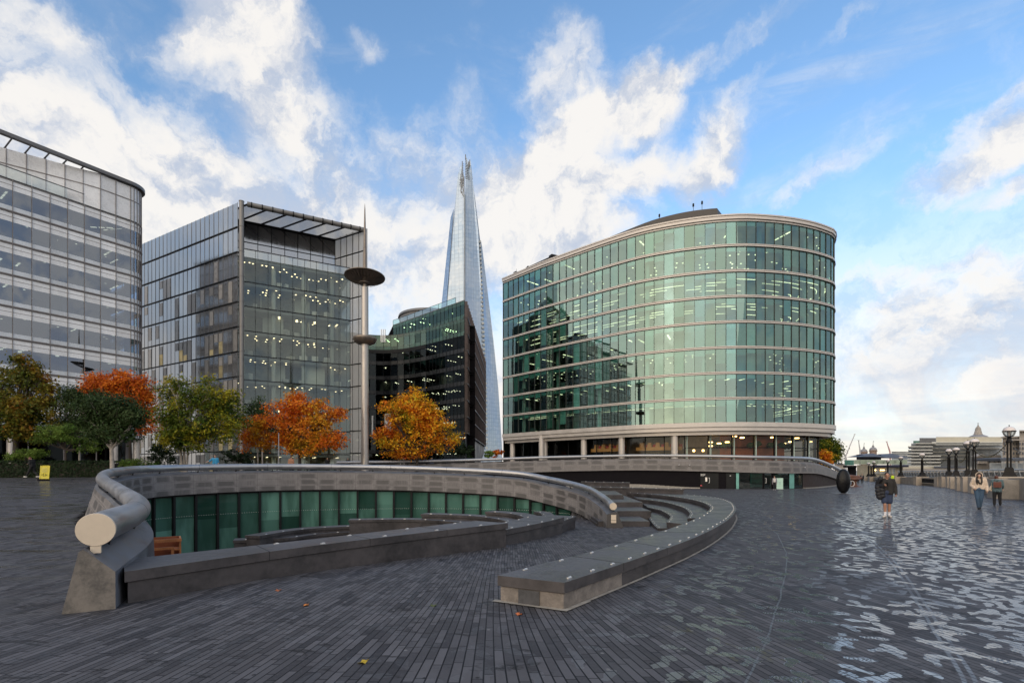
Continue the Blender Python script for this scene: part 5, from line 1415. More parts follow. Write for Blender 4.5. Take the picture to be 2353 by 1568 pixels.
def tree(label, x, d, ybase, blobs_px, leaf, n, size, trunk=None, bark=None, fork=.35, tr=.16, seed=0, name='autumn_tree', stems=1, per=22, clump=.6, group=None, deep=.8):
    """blobs_px: (column, row, half width, half height) of each mass of the crown in the measuring frame"""
    rg = random.Random(seed); k = d/1176
    base = P(x, ybase, d); g = gz(base.x, base.y); base.z = g
    t = thing(name, label, 'tree', tuple(base), group)
    blobs = []
    for j, (bx, by, rx, ry) in enumerate(blobs_px):
        c = P(bx, by, d); c.y += rg.uniform(-.35, .35)*rx*k*deep; blobs.append((c, (rx*k*.88, rx*k*deep*.88, ry*k*.88)))
        for _ in range(5):                     # ragged boughs standing out of each mass
            q = rg.uniform(0, 2*pi); f_ = rg.uniform(.72, 1.0); s_ = rg.uniform(.22, .38)
            blobs.append((c+Vector((math.cos(q)*rx*k*f_, rg.uniform(-.7, .4)*rx*k*deep, math.sin(q)*ry*k*f_)), (rx*k*s_*1.15, rx*k*s_, ry*k*s_)))
    mb = MB(); crown_mesh(mb, blobs, int(n*2.3), size*.86, rg, clump, per); mb.build('crown', leaf, t)
    mb = MB(); lowz = min(c.z-r[2] for c, r in blobs); topz = max(c.z for c, r in blobs)
    for s in range(stems):
        f = Vector((base.x+(s-(stems-1)/2)*.35, base.y+rg.uniform(-.1, .1), lerp(g, topz, fork)))
        b0 = Vector((base.x+(s-(stems-1)/2)*.12, base.y, g-.1))
        mb.tube([b0, b0.lerp(f, .15)+Vector((0, 0, 0)), b0.lerp(f, .5)+Vector((rg.uniform(-.05, .05), 0, 0)), f], [tr*1.35, tr, tr*.85, tr*.75], 10)
        for c, r in blobs[::2]:
            if stems > 1 and rg.random() < .4: continue
            pts = limb(mb, f, c+Vector((rg.uniform(-.3, .3)*r[0], 0, .25*r[2])), tr*.55, tr*.14, rg)
            for _ in range(5):
                q = pts[rg.randint(2, 5)]; e = Vector((rg.gauss(0, 1)*r[0], rg.gauss(0, 1)*r[1], rg.gauss(.3, .8)*r[2]))*.62
                limb(mb, q, c+e, tr*.20, tr*.05, rg)
    mb.build('trunk', bark or M_bark, t, 60)
    return t
tree('rusty orange and green tree at the left edge, tallest of the left group', 36, 42, 1082,
     [(25, 935, 72, 48), (55, 850, 34, 36), (95, 955, 42, 40), (-20, 880, 40, 52), (40, 985, 62, 26), (112, 905, 18, 24), (70, 880, 42, 26)], L_brown, 6500, .27, tr=.24, seed=1, fork=.45)
tree('round dark green tree with white forked branches, in front of an orange crown', 258, 38, 1078,
     [(258, 955, 62, 52), (236, 935, 40, 38), (286, 942, 40, 42), (258, 988, 54, 24)], L_dark, 6500, .20, tr=.17, bark=M_birch, seed=2, fork=.36, name='broadleaf_tree')
tree('bright orange tree whose top shows above the round dark green tree', 300, 47, 1076,
     [(270, 885, 62, 26), (325, 895, 34, 30), (338, 960, 20, 46), (220, 885, 24, 20), (300, 920, 50, 40)], L_orange, 5200, .24, tr=.16, seed=3, fork=.5)
tree('thin dark green birch between the rusty tree and the round green tree', 253-70, 49, 1076,
     [(170, 945, 48, 50), (190, 905, 34, 28), (160, 990, 52, 26), (205, 950, 26, 40)], L_dark, 4200, .22, tr=.10, bark=M_birch, seed=4, fork=.5, name='birch_tree')
tree('low spreading cloud-pruned pine with layered green pads at the left', 150, 41, 1078,
     [(115, 990, 30, 9), (165, 985, 42, 10), (140, 1008, 48, 9), (190, 1012, 34, 8), (205, 1030, 22, 6)], L_shrub, 3000, .15, tr=.10, seed=5, fork=.55, name='pine_tree', per=30, clump=.35)
tree('small flat-topped clipped pine behind the walking man in black', 60, 40, 1080,
     [(78, 1040, 26, 8), (36, 1047, 24, 8)], L_shrub, 1700, .14, tr=.08, seed=6, fork=.6, name='pine_tree', per=30, clump=.3)
tree('yellow-green tree with pale stems in front of the grey glass block', 424, 45, 1070,
     [(460, 905, 62, 42), (415, 935, 48, 42), (510, 935, 50, 46), (470, 975, 84, 46), (430, 1010, 56, 26), (395, 980, 36, 34), (525, 985, 34, 36)], L_green, 8000, .24, tr=.11, bark=M_birch, seed=7, fork=.30, name='broadleaf_tree', stems=3)
tree('slender grey-green tree between the yellow-green and the red-orange trees', 603, 60, 1066,
     [(598, 945, 26, 26), (585, 965, 26, 30), (610, 985, 22, 34)], L_dark, 1800, .22, tr=.09, bark=M_birch, seed=8, fork=.4, name='birch_tree')
tree('small thin orange sapling left of the red-orange tree', 592, 50, 1066,
     [(590, 985, 26, 22), (575, 1010, 22, 20), (600, 1015, 20, 16)], L_red, 1500, .22, tr=.07, bark=M_birch, seed=9, fork=.5)
tree('red-orange autumn tree with yellow lower boughs', 688, 50, 1064,
     [(690, 935, 52, 32), (645, 960, 42, 28), (742, 960, 46, 36), (700, 990, 74, 30), (765, 1015, 32, 24), (720, 1020, 56, 20), (655, 1005, 34, 26), (620, 975, 26, 18)], L_red, 7500, .24, tr=.17, seed=10, fork=.34)
tree('yellow and orange maple with a broad cone crown beside the light mast', 958, 58, 1062,
     [(952, 905, 24, 24), (950, 935, 48, 32), (950, 962, 62, 34), (905, 975, 38, 36), (1000, 975, 42, 36), (950, 1000, 86, 32), (885, 1010, 30, 20), (1020, 1010, 32, 24), (945, 1028, 70, 18)], L_maple, 8500, .27, tr=.2, seed=11, fork=.3, name='maple_tree')
tree('green tree at the right corner of the curved glass office', 1906, 118, 1078,
     [(1904, 1030, 24, 26), (1912, 1045, 18, 20), (1898, 1012, 12, 12)], L_green, 3200, .5, tr=.3, seed=12, fork=.25, name='broadleaf_tree', clump=1.2)
tree('little golden tree below the green tree beside the curved office', 1894, 105, 1078,
     [(1893, 1050, 12, 12), (1897, 1062, 10, 8)], L_maple, 1000, .42, tr=.12, seed=13, fork=.3, clump=.9)
def shrub(label, x, y, d, rx, ry, leaf, n, size, seed, name='shrub'):
    rg = random.Random(seed); k = d/1176; c = P(x, y, d); g = gz(c.x, c.y); t = thing(name, label, 'shrub', (c.x, c.y, g))
    mb = MB(); crown_mesh(mb, [(c+Vector((q*rx*k*.5, rg.uniform(-.3, .3), rg.uniform(-.2, .2)*ry*k)), (rx*k*.6, rx*k*.45, ry*k)) for q in (-1, 0, 1)], n, size, rg, .3, 24); mb.build('foliage', leaf, t)
    mb = MB()
    for q in (-.5, 0, .5): mb.bar((c.x+q*.3, c.y, g-.05), (c.x+q*rx*k*.6, c.y, c.z), .03, 0, 5, .015)
    mb.build('stem', M_bark, t)
shrub('bright green rounded shrub at the end of the clipped hedge', 300, 1064, 40, 26, 12, L_shrub, 900, .14, 20)
shrub('low yellow-green ground shrub before the round dark tree', 345, 1070, 41, 22, 6, L_shrub, 600, .13, 21)
shrub('dark rounded shrub under the yellow-green tree', 372, 1042, 52, 34, 26, L_hedge, 1700, .2, 22)
shrub('second dark shrub, at the foot of the slender grey-green tree', 545, 1050, 56, 36, 18, L_hedge, 1500, .2, 23)
shrub('dark green bush at the foot of the bronze-finned corner', 1062, 1036, 66, 30, 16, L_hedge, 1500, .22, 24)
shrub('green bush in the gap between the finned corner and the curved office', 1122, 1042, 90, 12, 9, L_shrub, 500, .3, 25)
shrub('orange bush in the gap beside the curved office', 1141, 1041, 92, 12, 9, L_orange, 500, .3, 26)
# clipped hedge
h0, h1 = P(-160, 1070, 39), P(272, 1070, 41); gzh = gz(h0.x, h0.y)
hd = thing('clipped_hedge', 'long dark clipped hedge along the plaza edge at the left', 'hedge', (h0.x, h0.y, gzh))
mb = MB(); rg = random.Random(31)
c = (h0+h1)/2; ang = math.atan2(h1.y-h0.y, h1.x-h0.x)
zt_ = EYE+(HZ-1059)/1176*40
for _ in range(9000):
    u = rg.uniform(-.5, .5)*(h1-h0).length; face = rg.random()
    v, z = (-.5, rg.uniform(gzh, zt_)) if face < .6 else (rg.uniform(-.5, .5), zt_)
    p = Vector((c.x+math.cos(ang)*u-math.sin(ang)*v, c.y+math.sin(ang)*u+math.cos(ang)*v, z))+Vector((rg.gauss(0, .04), rg.gauss(0, .04), rg.gauss(0, .04)))
    nrm = Vector((rg.gauss(0, .5), -1 if face < .6 else rg.gauss(0, .5), rg.gauss(.2, .5) if face < .6 else 1)).normalized(); a = nrm.orthogonal().normalized(); w = nrm.cross(a); s = .13
    mb.add((p-a*s*.5, p+w*s*.35, p+a*s*.5, p-w*s*.35), ((0, 1, 2, 3),))
mb.build('foliage', L_hedge, hd)
mb = MB(); mb.box((c.x, c.y, (gzh+zt_)/2-.1), ((h1-h0).length-.1, .9, zt_-gzh-.1), ang); mb.build('inner_twigs', M_bark, hd)
mb = MB()
sp = thing('signpost', 'thin steel post standing left of the red-orange tree', 'post', tuple(P(640, 1062, 47)))
p = P(640, 1062, 47); g = gz(p.x, p.y); mb.bar((p.x, p.y, g-.2), (p.x, p.y, EYE+(HZ-995)/1176*47), .045); mb.lathe([(.06, -.04), (.07, .02), (0, .06)], (p.x, p.y, EYE+(HZ-995)/1176*47), 8); mb.build('pole', M_rail, sp)
ms = thing('menu_stand', 'small stand with a red-edged top beyond the far steel rail', 'stand', tuple(P(924, 1062, 64)))
p = P(924, 1060, 66); g = gz(p.x, p.y); mb = MB(); 
for dx in (-.3, .3): mb.bar((p.x+dx, p.y, g), (p.x+dx*.6, p.y, g+1.55), .035)
mb.build('leg', M_steel, ms); mb = MB(); mb.box((p.x, p.y, g+1.6), (1.15, .5, .10)); mb.build('top', M_red, ms)

# ================================================================== RIVERSIDE
LP = [(2317.9, 36, 'largest'), (2238, 47.6, ''), (2223, 50.5, ''), (2196, 61.8, ''), (2179.5, 65, ''), (2118, 76.7, ''), (2069, 89, ''), (2039, 106, ''), (2007, 116, ''), (1995, 128, ''), (2001, 146, '')]
M_iron = mk('black_cast_iron', (.009, .008, .008), .5, .3, 3, 0, .1, spec=.2)
M_dome = mk('opal_lamp_dome', (.72, .66, .64), .35, .05, 2, 0, 0)
M_lampg = glass('clear_lamp_glass', (.80, .80, .78), .10)
M_river = mk('river_wall_stone', (.44, .38, .31), .8, .15, 1.3, 0, .2, c2=(.50, .43, .36))
M_riverd = mk('river_wall_panel', (.30, .27, .235), .8, .25, 1.2, 0, .2)
pier_top = [EYE-14/1176*d for _, d, _ in LP]
lamp_lab = ['largest and nearest globe lamp on the river wall, cut by no other lamp', 'nearer lamp of the first close pair, rising above the hooded woman', 'farther lamp of the first close pair, partly behind its neighbour', 'taller lamp of the second close pair along the river wall',
            'shorter lamp of the second close pair along the river wall', 'lone globe lamp in front of the layered glass office', 'globe lamp just right of the man with the black coat', 'globe lamp rising directly above the head of the man in shorts',
            'tallest of the three small far globe lamps before the pub', 'leftmost of the three small far globe lamps before the pub', 'faintest far globe lamp, lowest of the three before the pub']
def make_lamp():
    t = thing('globe_lamp', lamp_lab[0], 'street lamp', (0, 0, 0), 'globe lamps along the river wall')
    H = 3.64
    mb = MB(); mb.box((0, 0, .07), (.80, .80, .14), 0, 0, .92); mb.box((0, 0, .20), (.66, .66, .13), 0, 0, .86); mb.box((0, 0, .42), (.54, .54, .32), 0, 0, .86); mb.box((0, 0, .62), (.44, .44, .09), 0, 0, .8)
    mb.build('pedestal', M_iron, t)
    for sx in (-1, 1):
        for sy in (-1, 1):
            mb = MB(); mb.lathe([(.062, .64), (.055, .72), (.052, 2.32), (.062, 2.38)], (sx*.085, sy*.085, 0), 10); mb.build('column', M_iron, t, 50)
    mb = MB(); mb.lathe([(.15, 2.36), (.18, 2.42), (.17, 2.50), (.12, 2.58), (.10, 2.68), (.15, 2.72), (.08, 2.76)], (0, 0, 0), 16); mb.build('collar', M_iron, t, 50)
    c = 3.18; r = .345; rv = .43; mb = MB()
    for k in range(4):
        q = k*pi/2+.3; pts = [(math.cos(q)*r*math.sin(a), math.sin(q)*r*math.sin(a), c-rv*math.cos(a)) for a in np.linspace(.12, pi/2, 9)]
        mb.tube(pts, .020, 6)
    mb.lathe([(r-.01, c-.028), (r+.035, c-.028), (r+.035, c+.03), (r-.01, c+.03), (r-.01, c-.028)], (0, 0, 0), 32)
    mb.build('globe_cage', M_iron, t)
    mb = MB(); mb.lathe([(r*math.sin(a), c-rv*math.cos(a)) for a in np.linspace(.15, pi/2-.08, 9)], (0, 0, 0), 24); mb.build('globe_glass', M_lampg, t, 60)
    mb = MB(); mb.lathe([(r*1.01*math.cos(a), c+.03+r*.92*math.sin(a)) for a in np.linspace(0, pi/2, 10)], (0, 0, 0), 28); mb.build('dome', M_dome, t, 60)
    mb = MB(); mb.lathe([(.03, c+.34), (.02, c+.37), (.04, c+.41), (.02, c+.44), (0, c+.45)], (0, 0, 0), 10); mb.build('finial', M_iron, t)
    mb = MB(); mb.lathe([(.04, c-.38), (.06, c-.2), (.08, c-.03)], (0, 0, 0), 10); mb.build('lantern', M_dome, t)
    return t
L0 = make_lamp()
wallp = []
for i, (x, d, _) in enumerate(LP):
    o = L0 if i == 0 else copy_tree(L0); p = P(x, HZ, d); o.location = (p.x, p.y, pier_top[i]); o.rotation_euler = (0, 0, math.atan2(p.x, p.y)*-1+(.1*i)); o['label'] = lamp_lab[i]; wallp.append(Vector((p.x, p.y, pier_top[i])))
rw = thing('river_wall', 'long pale stone river wall with square piers and dark seat openings', 'wall', tuple(wallp[0]))
line = [Vector((19, 12, 1.6)), Vector((28.5, 26.5, 1.5))]+wallp+[Vector((140, 190, 0)), Vector((260, 330, -.5))]
mb = MB(); nn_ = normals2(line, -1)
lp = resample(line, 2.0); ln = normals2(lp, -1)
for i in range(len(lp)-1):
    a, b_ = lp[i], lp[i+1]; n0, n1_ = ln[i], ln[i+1]; th = .25
    vs_ = []
    for p, n in ((a, n0), (b_, n1_)):
        vs_ += [p+n*th+Vector((0, 0, -3)), p+n*th+Vector((0, 0, -.12)), p-n*th+Vector((0, 0, -.12)), p-n*th+Vector((0, 0, -8))]
    mb.add(vs_, [(0, 4, 5, 1), (1, 5, 6, 2), (2, 6, 7, 3)])
mb.build('parapet', M_riverd, rw)
def ang_at(p):
    i = min(range(len(lp)), key=lambda k: (lp[k]-p).length); return math.atan2(-ln[i].x, ln[i].y), ln[i]
for i, p in enumerate(wallp):
    a, n = ang_at(p); w = 1.75 if i else 2.3; q = p+n*.15
    mb = MB(); mb.box((q.x, q.y, p.z-1.05), (w, 1.5, 2.1), a); mb.box((q.x, q.y, p.z-.04), (w+.10, 1.6, .078), a); mb.build('pier', M_river, rw)
for k, (x, d, w, h) in enumerate(((2262, 43.5, 1.9, 0), (2335, 33.0, 2.6, -.15), (2166, 68.5, 1.6, 0), (2209, 57.5, 1.8, 0), (2052, 97, 2, 0))):
    i = min(range(len(lp)), key=lambda q: abs(1176+1176*lp[q].x/lp[q].y-x) if lp[q].y > 28 else 1e9); p = lp[i]; a, n = ang_at(p); q = p+n*(.35 if k != 1 else .8)
    mb = MB(); mb.box((q.x, q.y, p.z-1.05+h), (w, 1.2, 2.0), a); mb.build('pier', M_river if k != 1 else M_riverd, rw)
for x0, x1 in ((2122, 2163), (2268, 2280), (2190, 2200), (2245, 2258)):
    pts = []
    for x in (x0, x1):
        i = min(range(len(lp)-1), key=lambda q: abs(1176+1176*lp[q].x/lp[q].y-x) if lp[q].y > 30 else 1e9); pts.append(lp[i]+ln[i]*.27)
    a, b_ = pts; e = b_-a; c = (a+b_)/2; L_ = max(1.2, e.length); an = math.atan2(e.y, e.x)
    mb = MB(); mb.box((c.x, c.y, c.z-.62), (L_, .10, .62), an); al = mb.build('seat_opening', M_black, rw)
    mb = MB(); n = ang_at(c)[1]
    for z, w in ((-.26, .12), (-.95, .30)): mb.box((c.x+n.x*.12, c.y+n.y*.12, c.z+z), (L_+.3, w, .09), an)
    mb.build('seat_ledge', M_river, al)
# strings of festoon lights between the lamps
M_rope = mk('festoon_cable', (.10, .09, .05), .7, .3, 5, 0, .2)
for i, j, lab in ((0, 1, 'festoon cable drooping from the largest lamp to the next pair'), (2, 3, 'festoon cable drooping between the two close lamp pairs'), (4, 5, 'festoon cable drooping from the second pair to the lone lamp')):
    a, b_ = wallp[i]+Vector((0, 0, 2.55)), wallp[j]+Vector((0, 0, 2.55)); mb = MB()
    pts = [a.lerp(b_, t_)-Vector((0, 0, .9*4*t_*(1-t_))) for t_ in np.linspace(0, 1, 24)]; mb.tube(pts, .028, 5)
    for p in pts[1:-1]: mb.lathe([(0, -.12), (.045, -.07), (0, 0)], p, 6)
    tag(mb.build('festoon_cable', M_rope), lab, 'cable')
# gangway truss beyond the wall
M_truss = mk('pale_grey_truss', (.36, .37, .37), .5, .15, 1, .3, 0)
gw = thing('gangway_truss', 'pale grey lattice gangway beyond the river wall', 'gangway', tuple(P(2352, 1085, 52)))
a, b_ = P(2420, 1077, 58), P(2062, 1082, 118); mb = MB(); n = 36
for k in range(n):
    p, q = a.lerp(b_, k/n), a.lerp(b_, (k+1)/n); lo = Vector((0, 0, -1.15)); mb.bar(p, q, .08, 0, 4); mb.bar(p+lo, q+lo, .08, 0, 4)
    m_ = (p+q)/2; mb.bar(p+lo, m_, .05, 0, 4); mb.bar(m_, q+lo, .05, 0, 4)
    mb.quad(p+lo*.25+Vector((.6, .4, 0)), q+lo*.25+Vector((.6, .4, 0)), q+lo+Vector((.6, .4, 0)), p+lo+Vector((.6, .4, 0)), 1)
mb.build('truss', [M_truss, M_roofg], gw)

# ---------------------------------------------------------------- sculptures, sign
M_bronze = mk('black_bronze', (.006, .006, .007), .32, .3, 2, .0, .03, spec=.25)
c = P(1937, HZ, 43); g = gz(c.x, c.y); rz_, rx_ = 56/1176*43/2, 30/1176*43/2
eg = thing('oval_sculpture', 'smooth black upright oval sculpture like a giant full stop', 'sculpture', (c.x, c.y, g))
mb = MB(); mb.lathe([(rx_*math.sin(a)**.92, -rz_*math.cos(a)) for a in np.linspace(0, pi, 36)], (c.x, c.y, g+rz_), 40, 0, 1, .8); mb.build('body', M_bronze, eg, 80)
mb = MB(); mb.box((c.x, c.y, g+.012), (2.1, 1.3, .03)); mb.build('base_plate', M_gtop, eg)
M_rust = mk('rusty_bronze', (.14, .065, .045), .6, .4, 3, .2, .4)
c = P(1962, HZ, 66); g = gz(c.x, c.y)
an = thing('bronze_sculpture', 'rust brown flared bronze sculpture standing behind the black oval', 'sculpture', (c.x, c.y, g))
mb = MB(); mb.lathe([(1.05, -.05), (.95, .03), (.50, .12), (.30, .32), (.27, .62), (.42, .86), (.62, .98), (.55, 1.12), (0, 1.14)], (c.x, c.y, g), 18); mb.build('pedestal', M_rust, an, 50)
mb = MB(); mb.tube([(c.x-1.0, c.y, g+1.46), (c.x-.3, c.y-.1, g+1.30), (c.x+.5, c.y, g+1.20), (c.x+1.0, c.y, g+1.12)], [.16, .26, .24, .10], 10); mb.tube([(c.x-.9, c.y-.2, g+1.05), (c.x+.2, c.y-.2, g+1.02), (c.x+.7, c.y-.2, g+1.05)], [.14, .2, .12], 10); mb.build('arm', M_rust, an, 50)
mb = MB(); mb.tube([(c.x-.62+.30*math.cos(q), c.y-.5, g+.42+.36*math.sin(q)) for q in np.linspace(0, 2*pi, 25)], .035, 6, 0, False)
hp = mb.build('white_hoop', M_white); tag(hp, 'white hoop leaning at the foot of the rusty bronze sculpture', 'hoop')
c = P(103, HZ, 35.6); g = gz(c.x, c.y)
ab = thing('pavement_sign', 'bright yellow folding pavement sign on the wet plaza at the left', 'sign', (c.x, c.y, g))
M_yell = mk('yellow_plastic', (.62, .52, .03), .45, .08, 3, 0, .02)
an_ = .35
mb = MB(); mb.box((c.x, c.y, g+.55), (.50, .05, .92), an_, 0, 1, -.16)
body = mb.build('board', M_yell, ab)
mb = MB()
for sx in (-.24, .24): mb.box((c.x+math.cos(an_)*sx, c.y+math.sin(an_)*sx-.0, g+.55), (.05, .07, .98), an_, 0, 1, -.16)
mb.box((c.x, c.y+.08, g+1.02), (.36, .07, .06), an_); mb.build('edge', M_yell, body)
mb = MB(); mb.box((c.x, c.y-.1, g+.06), (.56, .34, .12), an_); mb.build('base', M_black, ab)
mb = MB()
nx_, ny_ = math.sin(an_), -math.cos(an_)
for k, (w, z) in enumerate(((.30, .84), (.26, .76), (.30, .68), (.22, .60))): mb.box((c.x+nx_*(.055+(.55-z)*.16), c.y+ny_*(.055+(.55-z)*.16), g+z), (w, .012, .022), an_)
mb.build('text_line', mk('pale_yellow_print', (.62, .58, .25), .5, .1, 3, 0, 0), ab)
mb = MB()
for k in range(7):
    q = k*.9; mb.box((c.x+nx_*.10+math.cos(an_)*(.13*math.cos(q)), c.y+ny_*.10+math.sin(an_)*(.13*math.cos(q)), g+.40+.06*math.sin(q)), (.10, .012, .018), an_, 0, 1, 0, q)
mb.build('scribble', M_dark, ab)

# ---------------------------------------------------------------- far bank
M_pst = mk('pale_portland_stone', (.34, .31, .28), .8, .2, .15, 0, 0)
M_slabw = mk('white_floor_edge', (.56, .56, .52), .6, .08, .2, 0, 0)
M_fglass = mk('far_grey_glass', (.30, .335, .37), .5, .35, .12, 0, 0, spec=.8)
M_cream = mk('cream_screen', (.50, .47, .38), .7, .06, .3, 0, 0)
M_slate = mk('blue_grey_roof', (.085, .095, .12), .6, .2, .3, 0, 0)
M_navy = mk('navy_fascia', (.015, .018, .045), .45, .2, 1, 0, 0)
M_lead2 = mk('grey_lead_dome', (.24, .24, .255), .6, .15, .1, 0, 0)
def cf(px, py): return ((2830+px/6.36)/1.3605, (1330+py/6.36)/1.3605)
def ce(px, py): return ((2560+px/6.92)/1.3605, (1330+py/6.92)/1.3605)
def slabbox(mb, conv, x0, y0, x1, y1, d, depth, m=0, d1=None):
    a = P(*conv(x0, y0), d); b_ = P(*conv(x1, y1), d1 or d); a2 = P(*conv(x1, y0), d1 or d); b2 = P(*conv(x0, y1), d)
    mx_ = (a.x+b_.x)/(a.y+b_.y); dp = Vector((mx_*depth, depth, 0)); vs_ = [b2, b_, a2, a, b2+dp, b_+dp, a2+dp, a+dp]
    mb.add(vs_, ((0, 1, 2, 3), (7, 6, 5, 4), (0, 3, 7, 4), (1, 5, 6, 2), (3, 2, 6, 7), (0, 4, 5, 1)), m)
lo = thing('layered_office', 'long layered glass office with white floor edges across the river', 'office building', tuple(P(*cf(900, 800), 560)))
mb = MB(); slabbox(mb, cf, 110, 345, 525, 830, 556, 40); slabbox(mb, cf, 525, 330, 1930, 900, 560, 40); mb.build('glass_wall', M_fglass, lo)
mb = MB()
for y in (402, 470, 532, 592, 655, 718, 785): slabbox(mb, cf, 30 if y > 500 else 45, y, 540 if y < 580 else 700, y+18, 554.3, 46)
for y in (318, 362, 438, 510, 578, 648): slabbox(mb, cf, 520, y, 1920 if y < 460 else 1250, y+20, 557.5, 46)
slabbox(mb, cf, 200, 342, 610, 356, 554, 40); mb.build('floor_edge', M_slabw, lo)
mb = MB(); slabbox(mb, cf, 606, 220, 1918, 322, 562, 30); mb.build('roof_screen', M_cream, lo)
mb = MB(); slabbox(mb, cf, 275, 240, 604, 348, 561, 30); mb.build('plant_room', M_roofg, lo); mb = MB(); slabbox(mb, cf, 152, 296, 275, 400, 560, 30); mb.build('roof_glass', M_green, lo)
mb = MB()
for x in range(130, 1900, 26): slabbox(mb, cf, x, 360, x+4, 790, 554.5, 1)
mb.build('mullion', M_roofg, lo)
cl = thing('stone_building', 'classical stone building with a pediment and columns across the river', 'building', tuple(P(*cf(1700, 800), 330)))
mb = MB(); slabbox(mb, cf, 1415, 615, 1900, 870, 331, 25); mb.build('wall', M_pst, cl)
mb = MB(); slabbox(mb, cf, 1410, 606, 1905, 634, 329, 6); slabbox(mb, cf, 1650, 580, 1890, 608, 332, 10); a, b_, c = P(*cf(1428, 606), 328.5), P(*cf(1625, 606), 328.5), P(*cf(1520, 556), 328.5); dp = Vector((0, 5, 0)); mb.add([a, b_, c, a+dp, b_+dp, c+dp], ((0, 1, 2), (5, 4, 3), (0, 3, 4, 1), (1, 4, 5, 2), (2, 5, 3, 0))); mb.build('pediment', M_pst, cl)
for x in range(1448, 1620, 32):
    p, q = P(*cf(x, 650), 329), P(*cf(x, 752), 329); mb = MB(); mb.bar(q, p, .55, 0, 10); mb.build('column', M_pst, cl)
mb = MB()
for x in (1440, 1472, 1504, 1536, 1568, 1600): slabbox(mb, cf, x-6, 660, x+20, 748, 330.8, .5)
mb.build('shadow_bay', M_slate, cl)
for x in (1655, 1750, 1835): mb = MB(); slabbox(mb, cf, x, 660, x+30, 720, 330.6, .5); mb.build('window', M_slate, cl)
rs = thing('stone_building', 'tall stone block rising at the right edge behind the largest lamp', 'building', tuple(P(*cf(2200, 600), 300)))
mb = MB(); slabbox(mb, cf, 1925, 205, 2260, 870, 300, 40); slabbox(mb, cf, 2260, 95, 3200, 870, 296, 40); mb.build('wall', M_pst, rs)
mb = MB(); slabbox(mb, cf, 1890, 218, 2270, 238, 297, 3); slabbox(mb, cf, 2258, 85, 3200, 110, 293, 3); slabbox(mb, cf, 2110, 262, 3000, 290, 295.5, 2); slabbox(mb, cf, 1925, 300, 2500, 312, 299, 2); mb.build('cornice', M_pst, rs)
for x in range(1950, 2900, 62):
    for y in (330, 420, 520, 620): mb = MB(); slabbox(mb, cf, x, y, x+26, y+52, 299.6 if x < 2240 else 295.6, .3); mb.build('window', M_slate, rs)
ph_ = thing('pier_pavilion', 'low pier building with blue-grey pitched roofs on the water', 'building', tuple(P(*cf(2100, 800), 130)))
mb = MB(); slabbox(mb, cf, 1672, 748, 2600, 900, 132, 6); mb.build('wall', M_fglass, ph_)
mb = MB()
for x0, x1 in ((1890, 2130), (2130, 2380), (2380, 2640)):
    a, b_, c, e = P(*cf(x0, 690), 129), P(*cf(x1, 690), 129), P(*cf(x1-40, 630), 129), P(*cf(x0-10, 645), 129); dp = Vector((0, 8, 0)); mb.add([a, b_, c, e, a+dp, b_+dp, c+dp, e+dp], ((0, 1, 2, 3), (0, 4, 5, 1), (1, 5, 6, 2), (2, 6, 7, 3), (3, 7, 4, 0), (7, 6, 5, 4)))
mb.build('roof', M_slate, ph_)
mb = MB()
for x in (1675, 1915, 1950, 2195, 2215, 2340): a, b_ = P(*cf(x, 700 if x > 1800 else 745), 128), P(*cf(x, 900), 128); mb.bar(a, b_, .12, 0, 5)
slabbox(mb, cf, 1668, 738, 2500, 750, 128, .3); mb.build('frame', M_truss, ph_)
mb = MB()
for x0, y0, x1, y1 in ((2170, 460, 2290, 520), (1915, 490, 1995, 520), (2230, 545, 2260, 500), (2260, 545, 2300, 510)): mb.bar(P(*cf(x0, y0), 127), P(*cf(x1, y1), 127), .13, 0, 5)
mb.build('davit', M_roofg, ph_)
bg_ = thing('river_bridge', 'pale stone bridge deck running low across the river behind the lamps', 'bridge', tuple(P(*cf(300, 860), 420)))
mb = MB(); slabbox(mb, cf, -250, 842, 1400, 925, 430, 20); mb.build('deck', M_pst, bg_); mb = MB(); slabbox(mb, cf, -250, 806, 1260, 846, 432, 16, 0); slabbox(mb, cf, 560, 800, 1200, 838, 429, 2, 1); mb.build('parapet', [M_cream, M_slate], bg_)
sb = tag(mb_ := (lambda m: (slabbox(m, cf, -400, 780, 3200, 960, 640, 50), m.build('embankment', M_pst))[1])(MB()), 'low pale stone embankment along the far bank', 'wall')
sp_ = thing('cathedral_dome', 'far cathedral dome with a stone lantern and cross above the layered office', 'dome', tuple(P(2246.5, 1010, 1150)))
c = P(2246.5, HZ, 1150); zz_ = lambda y: EYE+(HZ-y)/1176*1150
def cg(y): return (1330+y/6.36)/1.3605
mb = MB(); R0 = 22; mb.lathe([(24, 20), (24, zz_(1012)-2), (R0, zz_(1009)-8), (20, zz_(1006)), (15.5, zz_(1001.5)), (9.5, zz_(998.5)), (7.0, zz_(997.8))], (c.x, c.y, 0), 32); mb.build('dome_shell', M_lead2, sp_, 60)
mb = MB(); mb.lathe([(7.8, zz_(998.2)), (7.8, zz_(995.5)), (6.6, zz_(995.2)), (6.4, zz_(990.5)), (5.6, zz_(989.8)), (5.3, zz_(984.8)), (4.4, zz_(984.2)), (4.8, zz_(983.4)), (3.6, zz_(981.0)), (1.6, zz_(978.2)), (.9, zz_(976))], (c.x, c.y, 0), 16); mb.build('lantern', M_pst, sp_)
mb = MB(); mb.lathe([(0, zz_(976.4)), (1.3, zz_(975.4)), (0, zz_(974.2))], (c.x, c.y, 0), 10); mb.bar((c.x, c.y, zz_(974.4)), (c.x, c.y, zz_(970.5)), .5); mb.box((c.x, c.y, zz_(972)), (3.4, .8, .9)); mb.build('cross', M_lead2, sp_)
